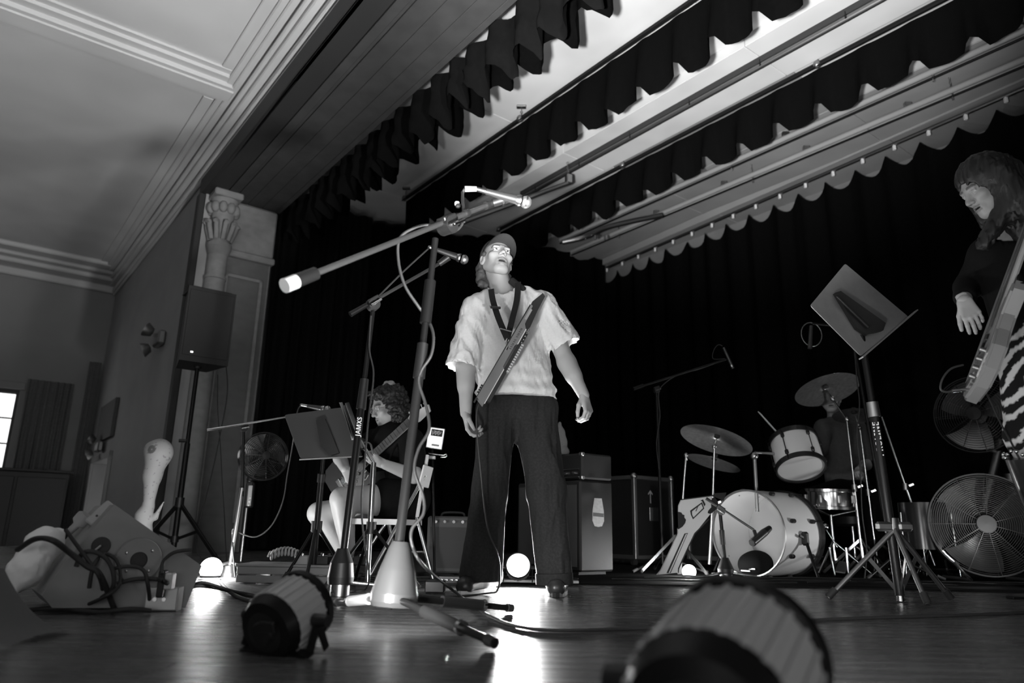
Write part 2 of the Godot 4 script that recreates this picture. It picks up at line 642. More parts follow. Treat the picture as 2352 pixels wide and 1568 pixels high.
func shell() -> void:
	# stage floor: boards along the stage front
	var fl := struct("floor", sbox(MB.new(), -5.2, 9.4, -1.0, -0.024, -3.2, 8.3), M.under)
	# boards run across the camera's view, not square to the arch
	var lens := [1.8, 2.4, 2.0, 2.7]
	var cache := {}
	var z := -0.25
	while z > -4.4:
		var half := 1.0 + absf(z) * 0.85
		var x := -half - rng.randf() * 1.6
		while x < half:
			var l: float = lens[rng.randi() % 4]
			var key := "%.1f_%d" % [l, rng.randi() % 4]
			if not cache.has(key):
				cache[key] = MB.new().box(Transform3D(), Vector3(l - 0.0015, 0.022, 0.0815), 0.0012).mesh()
				cache[key].surface_set_material(0, M["board%d" % int(key[-1])])
			var o := MeshInstance3D.new()
			o.name = "floorboard"
			o.mesh = cache[key]
			fl.add_child(o, true)
			o.position = Vector3(x + l / 2.0, -0.011, z)
			x += l
		z -= 0.083
	var far := MB.new()
	while z > -9.0:
		far.bx(Vector3(0.5, -0.011, z), Vector3(12.5, 0.022, 0.0815), 0.001)
		z -= 0.083
	var fo := obj("floorboards", far, M.board1, fl)
	fo.set_meta("kind", "stuff")
	# dark rug under the players
	var rug := MB.new()
	var rp := [Vector3(-0.037, 0, -4.037), Vector3(0.329, 0, -4.217), Vector3(1.067, 0, -4.233), Vector3(1.977, 0, -4.286), Vector3(3.035, 0, -4.169), Vector3(4.3, 0, -6.6), Vector3(0.2, 0, -6.9), Vector3(-0.12, 0, -5.2)]
	var poly := rug_outline
	for p: Vector3 in rp:
		poly.append(Vector2(p.x, p.z))
	rug_outline = poly
	rug.prism(Transform3D(Basis(Vector3.RIGHT, Vector3(0, 0, 1), Vector3(0, -1, 0)), Vector3(0, 0.009, 0)), poly, 0.008)
	one("stage_rug", rug, tex(mat("rug", 0.018, 0.95, 0.0, 0.1), noise_tex(0.06, 0.5, 1.0, 4, 512, 21), Vector3(2, 2, 2)), "dark thin rug spread under the drum kit and the amplifiers", "rug")

	# proscenium wall: left face with doorway, the band over the opening, the right jamb
	var wp := MB.new()
	sbox(wp, 8.2, 11.82, -1.0, 5.0, 1.79, 2.6)
	sbox(wp, 13.36, 14.2, -1.0, 5.0, 1.79, 2.6)
	sbox(wp, 11.82, 13.36, 1.19, 5.0, 1.79, 2.6)
	sbox(wp, -8.0, -3.2, -1.0, 5.0, 1.79, 2.6)
	sbox(wp, -3.2, 8.2, 4.06, 5.0, 1.79, 2.66)
	sbox(wp, 11.6, 13.6, -1.0, 1.4, 3.2, 3.3)
	struct("wall_front", wp, M.wall_paint)
	# soffit of the opening: dark edge and boards along it
	var so := struct("trim_1", sbox(MB.new(), -3.2, 8.2, 4.0, 4.06, 1.74, 1.965, 0.004), M.soffit_edge)
	sbox(MB.new(), 0, 1, 0, 1, 0, 1)
	var band := MB.new()
	sbox(band, -3.2, 8.3, 4.0, 4.2, 1.735, 1.79, 0.004)
	obj("fascia_board", band, M.soffit_edge, so)
	var edges := [1.97, 2.055, 2.09, 2.26, 2.43, 2.6, 2.66]
	for k in edges.size() - 1:
		var lower := 0.006 if k == 0 else 0.0
		if k == 1:
			lower = -0.008
		obj("soffit_plank", sbox(MB.new(), -3.2, 8.2, 4.0 - lower, 4.055, edges[k] + 0.002, edges[k + 1] - 0.002, 0.003), M.soffit_board, so)
	# cornice where hall ceiling and wall meet, in stepped mouldings
	var prof := [[1.79, 4.22, 1.75, 4.26], [1.79, 4.26, 1.72, 4.33], [1.79, 4.33, 1.735, 4.36], [1.79, 4.36, 1.66, 4.42], [1.79, 4.42, 1.62, 4.46], [1.79, 4.46, 1.66, 4.5], [1.79, 4.5, 1.56, 4.53], [1.79, 4.53, 1.5, 4.6]]
	var co := MB.new()
	for q in prof:
		sbox(co, -8.0, 14.1, q[1], q[3], q[2], q[0], 0.012)
	struct("trim_2", co, M.plaster)

	# pilaster with engaged column and capital
	var pil := struct("trim_3", MB.new().box(sx(8.32, 1.55, 2.26), Vector3(0.24, 4.9, 0.72), 0.01), M.stone)
	var pan := MB.new()
	for q in [[2.1, 2.14], [2.5, 2.54]]:
		sbox(pan, 8.17, 8.2, 0.3, 3.1, q[0], q[1], 0.006)
	sbox(pan, 8.17, 8.2, 3.06, 3.1, 2.1, 2.54, 0.006)
	obj("panel_moulding", pan, M.stone, pil)
	sbox(pan, 8.17, 8.2, 3.06, 3.1, 2.1, 2.54, 0.006)
	obj("pilaster_cap", sbox(sbox(MB.new(), 8.12, 8.5, 3.3, 3.38, 1.98, 2.64, 0.015), 8.14, 8.5, 3.38, 3.98, 1.98, 2.62, 0.02), M.stone, pil)
	var col := Transform3D(SB.scaled_local(Vector3(0.74, 1, 0.74)), sp(8.1, 0, 1.98))
	obj("column_shaft", MB.new().lathe(col, [Vector2(0.2, -0.95), Vector2(0.2, -0.7), Vector2(0.165, -0.65), Vector2(0.165, 0.2), Vector2(0.148, 2.98)], 28), M.stone, pil)
	obj("column_neck", MB.new().lathe(col, [Vector2(0.148, 2.95), Vector2(0.162, 2.96), Vector2(0.162, 2.985), Vector2(0.142, 2.99), Vector2(0.142, 3.24), Vector2(0.17, 3.3), Vector2(0.185, 3.34), Vector2(0.185, 3.38), Vector2(0.14, 3.39)], 28), M.stone, pil)
	var capm := MB.new().lathe(col, [Vector2(0.13, 3.38), Vector2(0.14, 3.5), Vector2(0.17, 3.75), Vector2(0.2, 3.92)], 24, true)
	sbox(capm, 7.92, 8.34, 3.92, 4.0, 1.82, 2.14, 0.015)
	for k in 10:
		var q := TAU * k / 10
		var c := SB * Vector3(cos(q), 0, sin(q))
		capm.tube(arc([col.origin + c * 0.105 + Vector3.UP * 3.42, col.origin + c * 0.15 + Vector3.UP * 3.56, col.origin + c * 0.16 + Vector3.UP * 3.62, col.origin + c * 0.185 + Vector3.UP * 3.6], 3), 0.03, 6)
		capm.ball(col.origin + SB * Vector3(cos(q + 0.3), 0, sin(q + 0.3)) * 0.14 + Vector3.UP * 3.8, Vector3(0.05, 0.07, 0.05), 8, 6)
	obj("column_capital", capm, M.stone, pil)
	# dark backing moulding between wall and column
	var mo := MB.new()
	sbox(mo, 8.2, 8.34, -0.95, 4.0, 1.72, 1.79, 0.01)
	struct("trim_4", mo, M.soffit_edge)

func drape(s0: float, d0: float, s1: float, d1: float, y0: float, y1: float, waves: float, deep: float, sd: int, top_sag := 0.0, hooks := 0, ragged := 0.0) -> MB:
	var nz := FastNoiseLite.new()
	nz.seed = sd
	nz.frequency = 1.0
	var a := sp(s0, 0, d0)
	var b := sp(s1, 0, d1)
	var along := (b - a)
	var out := along.cross(Vector3.UP).normalized()
	var f := func(u: float, w: float) -> Vector3:
		var ph := u * waves + 0.35 * nz.get_noise_1d(u * waves * 0.5)
		var fold := sin(TAU * ph) + 0.45 * sin(TAU * ph * 2.0 + 1.0) * nz.get_noise_1d(u * waves + 40.0)
		var top := y1
		if hooks > 0:
			top -= top_sag * absf(sin(PI * u * hooks))
		var low := y0 + ragged * nz.get_noise_1d(u * waves * 1.3 + 9.0) + ragged * 0.6 * sin(TAU * ph)
		var y := lerpf(low, top, w)
		return a + along * u + out * (fold * deep * (1.0 - 0.35 * w) + nz.get_noise_2d(u * waves, w * 2.0) * deep * 0.4) + Vector3.UP * y
	return MB.new().sheet(int(waves * 10), 8, f, out)

# a pleated border: flat boxes of cloth with sharp folds between, the hem turning up at each fold
func border(s0: float, s1: float, d: float, y_top: float, drop: float, pleat: float, deep: float, sd: int) -> MB:
	var nz := FastNoiseLite.new()
	nz.seed = sd
	nz.frequency = 1.0
	var n := int(absf(s1 - s0) / pleat)
	var f := func(u: float, w: float) -> Vector3:
		var q := u * n
		var c := q - floorf(q)
		var fold := 0.0
		if c > 0.62:
			fold = -sin(PI * (c - 0.62) / 0.38)
		else:
			fold = 0.35 * sin(PI * c / 0.62)
		var spread := 1.0 - w
		var hem := 0.07 * nz.get_noise_1d(q * 0.8) + 0.035 * c + (0.05 * sin(PI * (c - 0.62) / 0.38) if c > 0.62 else 0.0)
		var y := lerpf(y_top - drop + hem, y_top, w)
		return sp(lerpf(s0, s1, u) + 0.02 * spread * nz.get_noise_1d(q * 2.0 + 5.0), y, d + deep * fold * (0.08 + 0.92 * spread) + 0.05 * spread * nz.get_noise_1d(q * 0.5 + 70.0))
	return MB.new().sheet(n * 10, 5, f, -W)

func chain(t: Node3D, top: Vector3, low: Vector3) -> void:
	var m := MB.new()
	var n := maxi(int((top - low).length() / 0.026), 2)
	for k in n:
		var c := top.lerp(low, (k + 0.5) / n)
		var q := PackedVector3Array()
		var side := Vector3.RIGHT if k % 2 == 0 else Vector3.BACK
		for j in 8:
			q.append(c + side * cos(TAU * j / 8) * 0.009 + Vector3.UP * sin(TAU * j / 8) * 0.017)
		m.tube(q, 0.0028, 5, false, true)
	objw("chain", m, M.dull_steel, t)

func stage_house() -> void:
	# ceiling of plaster boards, 2.4 m long, with open joints
	var c := struct("ceiling", sbox(MB.new(), -5.2, 9.6, 4.63, 4.8, 2.6, 8.4), M.under)
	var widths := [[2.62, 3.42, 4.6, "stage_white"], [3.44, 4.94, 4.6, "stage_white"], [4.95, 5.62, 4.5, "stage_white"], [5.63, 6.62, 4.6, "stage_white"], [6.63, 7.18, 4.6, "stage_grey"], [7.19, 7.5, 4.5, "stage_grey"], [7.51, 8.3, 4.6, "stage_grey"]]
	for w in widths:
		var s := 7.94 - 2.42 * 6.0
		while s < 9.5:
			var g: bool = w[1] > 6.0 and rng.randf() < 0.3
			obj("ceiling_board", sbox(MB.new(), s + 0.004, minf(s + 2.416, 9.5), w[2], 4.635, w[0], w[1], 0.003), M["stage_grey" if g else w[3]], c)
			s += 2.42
	# cracked filler at the joint hangers
	var wl := MB.new()
	sbox(wl, -5.2, 9.6, -1.0, 4.7, 8.3, 8.5)
	sbox(wl, 9.4, 9.6, -1.0, 4.7, 2.6, 8.4)
	sbox(wl, -5.4, -5.2, -1.0, 4.7, 2.6, 8.4)
	struct("wall_back", wl, tex(mat("back_paint", 0.25, 0.9), noise_tex(0.02, 0.7, 1.0, 3, 256, 31), Vector3(0.5, 0.5, 0.5)))
	# front border, bunched on its rail
	var r1 := thing("curtain_rail", "thin bright rail along the inner edge of the boarded arch", "curtain rail", sp(2.0, 4.12, 2.72))
	objw("rail", MB.new().rod(sp(8.15, 4.15, 2.71), sp(-3.0, 4.15, 2.7), 0.011), M.dull_steel, r1)
	var b1 := drape(8.15, 2.78, -2.0, 2.8, 3.66, 4.13, 34, 0.075, 3, 0.0, 0, 0.11)
	one("border_curtain", b1, M.velour2, "short bunched black border curtain hanging right behind the boarded arch", "curtain")
	var b1b := drape(8.15, 3.03, -2.0, 3.03, 3.78, 4.3, 27, 0.07, 13, 0.0, 0, 0.09)
	one("border_curtain", b1b, M.velour, "second ragged black border just behind the bunched front one", "curtain")
	# traveller track along the front of the white ceiling
	var tr := thing("curtain_track", "black curtain track with carriers along the edge of the white ceiling", "curtain track", sp(2.0, 4.5, 3.4))
	objw("track", sbox(MB.new(), -3.0, 8.1, 4.47, 4.52, 3.37, 3.42, 0.004), M.black_metal, tr)
	objw("backing", sbox(MB.new(), -3.0, 8.1, 4.52, 4.6, 3.3, 3.4), M.soffit_edge, tr)
	for k in 26:
		objw("carrier", sbox(MB.new(), 7.9 - k * 0.33, 7.93 - k * 0.33, 4.43, 4.47, 3.38, 3.41, 0.003), M.dull_steel, tr)
	var specs := [[4.08, 4.45, 0.6, 0.37, 4, "middle black pleated border curtain hung on chains under the white ceiling"], [5.62, 4.45, 0.53, 0.4, 5, "black pleated border curtain hanging beyond the grey ceiling conduit"]]
	for b in specs:
		var bar := thing("curtain_batten", "black pipe batten on chains carrying " + ("the middle" if b[0] < 5 else "the farther") + " black border", "pipe", sp(2.0, b[1], b[0]), 0.0, "battens under the stage ceiling")
		objw("pipe", MB.new().rod(sp(7.66, b[1], b[0]), sp(-3.0, b[1], b[0]), 0.024, null, 12), M.black_metal, bar)
		objw("tie_pipe", MB.new().rod(sp(7.66, b[1] - 0.035, b[0] - 0.035), sp(-3.0, b[1] - 0.035, b[0] - 0.035), 0.008), M.black_metal, bar)
		var s := 7.93
		while s > -1.0:
			chain(bar, sp(s - 0.3, 4.6, b[0]), sp(s - 0.3, b[1], b[0]))
			objw("hook", MB.new().ball(sp(s - 0.3, b[1] - 0.01, b[0] - 0.02), Vector3(0.035, 0.04, 0.035), 8, 6), M.dull_steel, bar)
			objw("ceiling_plate", MB.new().bx(sp(s - 0.3, 4.589, b[0]), Vector3(0.1, 0.02, 0.06), 0.004), M.dull_steel, bar)
			s -= 2.42
		one("border_curtain", border(7.62, -2.6, b[0], b[1] - 0.05, b[2] - 0.03, b[3], 0.11, b[4]), M.velour, b[5], "curtain")
	# conduit under the lowered strip
	var cd := thing("conduit", "long grey conduit with clamps under the brightest strip of ceiling", "conduit", sp(2.0, 4.42, 5.2))
	objw("pipe", MB.new().rod(sp(6.6, 4.42, 5.2), sp(-3.0, 4.42, 5.2), 0.028, null, 10), M.dull_steel, cd)
	objw("strip", sbox(MB.new(), -3.0, 6.6, 4.44, 4.498, 5.17, 5.23), M.soffit_edge, cd)
	for k in 12:
		objw("clamp", MB.new().bx(sp(6.3 - 0.8 * k, 4.44, 5.2), Vector3(0.05, 0.07, 0.05), 0.005), M.black_metal, cd)
	# loose boom arm hanging under the ceiling near its left end
	var la := thing("hanging_pipe", "bent grey pipe hanging at a slant below the ceiling beside the middle border", "pipe", Vector3(-0.06, 3.955, -7.2))
	objw("pipe", MB.new().rod(Vector3(-0.651, 3.395, -7), Vector3(0.616, 4.032, -7.2), 0.03, 0.025), M.dull_steel, la)
	objw("end_clamp", MB.new().box(Transform3D(Basis(Vector3.UP, 0.4), Vector3(0.597, 4.063, -7.2)), Vector3(0.07, 0.11, 0.07), 0.01), M.steel, la)
	chain(la, Vector3(0.582, 4.278, -7.2), Vector3(0.597, 4.101, -7.2))
	# two track pipes towards the back
	var pb := [[6.57, 4.47, "upper", 7.4], [6.98, 4.45, "lower", 7.6]]
	for p in pb:
		var bt := thing("curtain_batten", "bare grey batten, " + p[2] + " of the two running below the back ceiling", "pipe", sp(2.0, p[1], p[0]), 0.0, "battens under the stage ceiling")
		objw("pipe", MB.new().rod(sp(p[3], p[1], p[0]), sp(-3.0, p[1], p[0] - 0.02), 0.03, null, 12), M.stage_grey, bt)
		objw("tie_pipe", MB.new().rod(sp(p[3], p[1] - 0.06, p[0]), sp(-3.0, p[1] - 0.06, p[0]), 0.012), M.black_metal, bt)
		for k in 9:
			objw("bracket", MB.new().bx(sp(7.0 - 1.1 * k, p[1] + 0.05, p[0]), Vector3(0.07, 0.05, 0.04), 0.004), M.steel, bt)
			if k % 2 == 0:
				chain(bt, sp(6.6 - 1.1 * k, 4.6, p[0]), sp(6.6 - 1.1 * k, p[1] - 0.1, p[0]))
	var po := thing("hanging_pipe", "short pale pipe poking out from under the back ceiling towards the singer", "pipe", Vector3(1.186, 3.894, -8.2))
	objw("pipe", MB.new().tube(arc([Vector3(0.602, 3.732, -8.2), Vector3(0.861, 3.801, -8.2), Vector3(1.202, 3.997, -8.3), Vector3(1.888, 4.212, -8.4)], 4), 0.035, 8), M.steel, po)
	for k in 3:
		objw("hook", MB.new().rod(Vector3(0.888, 3.83, -8.2) + Vector3(0.12 * k, 0.0, 0), Vector3(0.887, 3.743, -8.2) + Vector3(0.12 * k, 0.03, 0), 0.012), M.dull_steel, po)
	# back curtain on its rail, sagging between the hooks
	var rr := thing("curtain_rail", "grey rail carrying the black back curtain", "curtain rail", sp(3.0, 4.4, 7.6))
	objw("rail", MB.new().rod(sp(7.75, 4.45, 7.9), sp(-3.2, 4.45, 7.1), 0.022), M.steel, rr)
	objw("board", MB.new().bar(sp(7.75, 4.53, 7.82), sp(-3.2, 4.53, 7.02), 0.1, 0.03), M.stage_grey, rr)
	for k in 30:
		var q := (k + 0.0) / 30.0
		objw("hook", MB.new().bx(sp(lerpf(7.75, -3.2, q), 4.41, lerpf(7.9, 7.1, q)), Vector3(0.03, 0.06, 0.03), 0.004), M.white_paint, rr)
	one("back_curtain", drape(8.0, 8.02, -3.2, 7.2, 0.02, 4.4, 30, 0.05, 21, 0.17, 30), M.velour, "tall black back curtain sagging in scallops from its rail behind the drums", "curtain")
	one("leg_curtain", drape(7.74, 7.84, 8.25, 5.4, 0.02, 4.58, 7, 0.06, 22), M.velour, "black side curtain closing the gap beside the back curtain", "curtain")
	one("leg_curtain", drape(8.02, 5.6, 8.62, 3.8, 0.02, 4.4, 6, 0.06, 24), M.velour, "black side curtain behind the seated guitarist", "curtain")
	one("leg_curtain", drape(8.4, 4.0, 8.5, 2.75, 0.02, 4.4, 7, 0.06, 23), M.velour2, "heavy dark leg curtain hanging beside the stone pilaster", "curtain")
	one("leg_curtain", drape(-3.3, 2.9, -3.3, 7.4, 0.02, 4.4, 9, 0.06, 25), M.velour, "black side curtain on the bass player's side of the stage", "curtain")

func auditorium() -> void:
	struct("floor_hall", sbox(MB.new(), -8.2, 14.3, -1.2, -0.95, -12.2, 2.6), M.dark_wood)
	var c := struct("ceiling_hall", sbox(MB.new(), -8.2, 14.3, 4.6, 4.8, -12.2, 1.8), M.plaster)
	# broad flat beam across the ceiling with stepped mouldings
	var bm := MB.new()
	sbox(bm, 6.68, 6.98, 4.5, 4.6, -12.0, 1.6, 0.01)
	sbox(bm, 6.58, 7.06, 4.54, 4.6, -12.0, 1.6, 0.01)
	sbox(bm, 6.5, 7.13, 4.57, 4.6, -12.0, 1.6, 0.01)
	sbox(bm, 6.74, 6.92, 4.485, 4.6, -12.0, 1.6, 0.008)
	struct("trim_5", bm, M.plaster)
	var mo := MB.new()
	sbox(mo, 7.13, 13.3, 4.57, 4.6, 1.4, 1.52, 0.008)
	sbox(mo, -8.0, 6.5, 4.57, 4.6, 1.4, 1.52, 0.008)
	struct("trim_6", mo, M.plaster)
	# cornice of the far side wall
	var co := MB.new()
	sbox(co, 13.3, 14.1, 4.52, 4.6, -12.0, 1.79, 0.02)
	sbox(co, 13.55, 14.1, 4.46, 4.52, -12.0, 1.79, 0.02)
	sbox(co, 13.7, 14.1, 4.38, 4.46, -12.0, 1.79, 0.02)
	sbox(co, 14.0, 14.1, 4.25, 4.38, -12.0, 1.79, 0.02)
	struct("trim_7", co, M.plaster)
	# side wall with a window
	var wl := MB.new()
	sbox(wl, 14.1, 14.3, -1.0, 4.7, 0.66, 2.0)
	sbox(wl, 14.1, 14.3, -1.0, 4.7, -12.2, -1.1)
	sbox(wl, 14.1, 14.3, 2.36, 4.7, -1.1, 0.66)
	sbox(wl, 14.1, 14.3, -1.0, 0.6, -1.1, 0.66)
	struct("wall_left", wl, M.side_paint)
	var w := struct("window_1", sbox(sbox(sbox(sbox(MB.new(), 14.14, 14.24, 2.3, 2.36, -1.1, 0.66), 14.14, 14.24, 0.6, 0.66, -1.1, 0.66), 14.14, 14.24, 0.6, 2.36, 0.62, 0.66), 14.14, 14.24, 0.6, 2.36, -1.1, -1.03), M.dark_wood)
	for k in 4:
		obj("muntin", sbox(MB.new(), 14.17, 14.2, 0.66 + 0.41 * k + 0.4, 0.66 + 0.41 * k + 0.425, -1.03, 0.62), M.dark_wood, w)
	for k in 2:
		obj("muntin", sbox(MB.new(), 14.17, 14.2, 0.66, 2.3, -0.5 + 0.55 * k, -0.475 + 0.55 * k), M.dark_wood, w)
	for k in 3:
		for j in 4:
			obj("pane", sbox(MB.new(), 14.18, 14.186, 0.66 + 0.41 * j, 0.66 + 0.41 * j + 0.4, -1.03 + 0.55 * k, -1.03 + 0.55 * k + 0.53), M.glass, w)
	var tr := MB.new()
	sbox(tr, 14.06, 14.1, 2.36, 2.48, -1.2, 0.72, 0.008)
	struct("trim_8", tr, M.side_paint)
	one("window_drape", drape(14.05, 0.74, 14.05, 1.4, 1.06, 2.55, 7, 0.025, 41), M.drape, "grey pleated drape hanging beside the bright window", "curtain")
	one("window_drape", drape(13.95, 1.56, 13.9, 1.73, -0.9, 2.95, 3, 0.02, 42), M.drape, "narrow grey drape hanging in the corner by the doorway", "curtain")
	# the wall behind the camera: four tall windows let daylight into the hall
	var wl2 := MB.new()
	var last := -12.2
	for k in 4:
		var d0 := -10.6 + 2.6 * k
		sbox(wl2, -8.2, -8.0, -1.0, 4.7, last, d0)
		sbox(wl2, -8.2, -8.0, -1.0, 0.4, d0, d0 + 1.5)
		sbox(wl2, -8.2, -8.0, 2.7, 4.7, d0, d0 + 1.5)
		last = d0 + 1.5
		var o := struct("window_%d" % (k + 2), sbox(sbox(sbox(sbox(MB.new(), -8.16, -8.08, 2.63, 2.7, d0, d0 + 1.5), -8.16, -8.08, 0.4, 0.47, d0, d0 + 1.5), -8.16, -8.08, 0.47, 2.63, d0, d0 + 0.07), -8.16, -8.08, 0.47, 2.63, d0 + 1.43, d0 + 1.5), M.dark_wood)
		obj("muntin", sbox(MB.new(), -8.14, -8.11, 1.53, 1.57, d0 + 0.07, d0 + 1.43), M.dark_wood, o)
		obj("pane", sbox(MB.new(), -8.13, -8.124, 0.47, 1.53, d0 + 0.07, d0 + 1.43), M.glass, o)
		obj("pane", sbox(MB.new(), -8.13, -8.124, 1.57, 2.63, d0 + 0.07, d0 + 1.43), M.glass, o)
		var al := AreaLight3D.new()
		al.name = "daylight"
		al.area_size = Vector2(1.36, 2.1)
		al.light_energy = 5.0
		al.area_range = 40.0
		al.shadow_enabled = true
		o.add_child(al, true)
		al.global_transform = Transform3D(Basis.looking_at(U, Vector3.UP), sp(-8.06, 1.55, d0 + 0.75))
	sbox(wl2, -8.2, -8.0, -1.0, 4.7, last, 2.6)
	struct("wall_right", wl2, M.side_paint)
	struct("wall_rear", sbox(MB.new(), -8.2, 14.3, -1.0, 4.7, -12.4, -12.2), M.side_paint)
	var st := MB.new()
	sbox(st, -5.2, 9.4, -1.0, -0.03, -3.25, -3.2)
	struct("wall_stage_front", st, M.dark_wood)
	# door casing and the dark hung board on the wall
	var dr := MB.new()
	sbox(dr, 11.72, 11.82, -0.95, 1.29, 1.75, 1.79, 0.006)
	sbox(dr, 13.36, 13.46, -0.95, 1.29, 1.75, 1.79, 0.006)
	sbox(dr, 11.72, 13.46, 1.19, 1.29, 1.75, 1.79, 0.006)
	struct("door_1", dr, M.wall_paint)
	one("notice_board", sbox(MB.new(), 11.85, 13.15, 1.5, 2.08, 1.735, 1.785, 0.006), tex(mat("board_felt", 0.09, 0.8), noise_tex(0.03, 0.7, 1, 3, 256, 77), Vector3(2, 2, 2)), "dark flat board hung on the wall above the doorway", "board")
	# twin-headed emergency light over the door
	var em := thing("emergency_light", "twin-headed emergency light on the wall above the dark doorway", "emergency light", sp(12.6, 1.3, 1.7))
	emergency(em, sp(12.6, 1.4, 1.72), 1.0)
	var e2 := thing("emergency_light", "twin round emergency lamp heads beside the tall black loudspeaker", "emergency light", Vector3(-4.128, 2.637, -8.2))
	emergency(e2, sp(9.4, 2.48, 1.74), 1.1)
	# tall dark cabinet by the side wall
	var cb := thing("cabinet", "tall dark cabinet standing against the side wall under the window", "cabinet", sp(13.6, -0.95, 0.6))
	objw("body", sbox(MB.new(), 13.1, 14.0, -0.95, 1.0, -0.6, 1.45, 0.01), M.dark_wood, cb)
	objw("top", sbox(MB.new(), 13.05, 14.0, 1.0, 1.04, -0.65, 1.5, 0.008), M.dark_wood, cb)
	for k in 3:
		objw("door", sbox(MB.new(), 13.07, 13.1, -0.85, 0.92, -0.55 + 0.67 * k, 0.08 + 0.67 * k, 0.006), M.dark_wood, cb)

func emergency(t: Node3D, at: Vector3, k: float) -> void:
	objw("case", MB.new().box(Transform3D(SB, at), Vector3(0.3, 0.16, 0.08) * k, 0.02), M.dull_steel, t)
	for s: float in [-1.0, 1.0]:
		var c := at - W * 0.1 * k + U * 0.13 * k + Vector3.UP * 0.11 * s * k
		var to := (U * 0.3 - W * 0.8 + Vector3.UP * 0.4 * s).normalized()
		var side := to.cross(Vector3.UP).normalized()
		var x := Transform3D(Basis(side, to, side.cross(to)), c)
		objw("lamp_head", MB.new().lathe(x, [Vector2(0, -0.06 * k), Vector2(0.05 * k, -0.05 * k), Vector2(0.085 * k, 0.03 * k), Vector2(0.075 * k, 0.03 * k), Vector2(0.03 * k, -0.02 * k), Vector2(0, -0.02 * k)], 18, true), M.dull_steel, t)
		objw("lamp_glass", MB.new().lathe(x, [Vector2(0.078 * k, 0.02 * k), Vector2(0, 0.035 * k)], 18, true), M.print_grey, t)
func join(mb: MB, src: MB, x: Transform3D) -> void:
	var i0 := mb.V.size()
	for k in src.V.size():
		mb.V.append(x * src.V[k])
		mb.N.append((x.basis * src.N[k]).normalized())
	mb.C.append_array(src.C)
	for k in range(0, src.I.size(), 3):
		mb.tri(i0 + src.I[k], i0 + src.I[k + 1], i0 + src.I[k + 2])

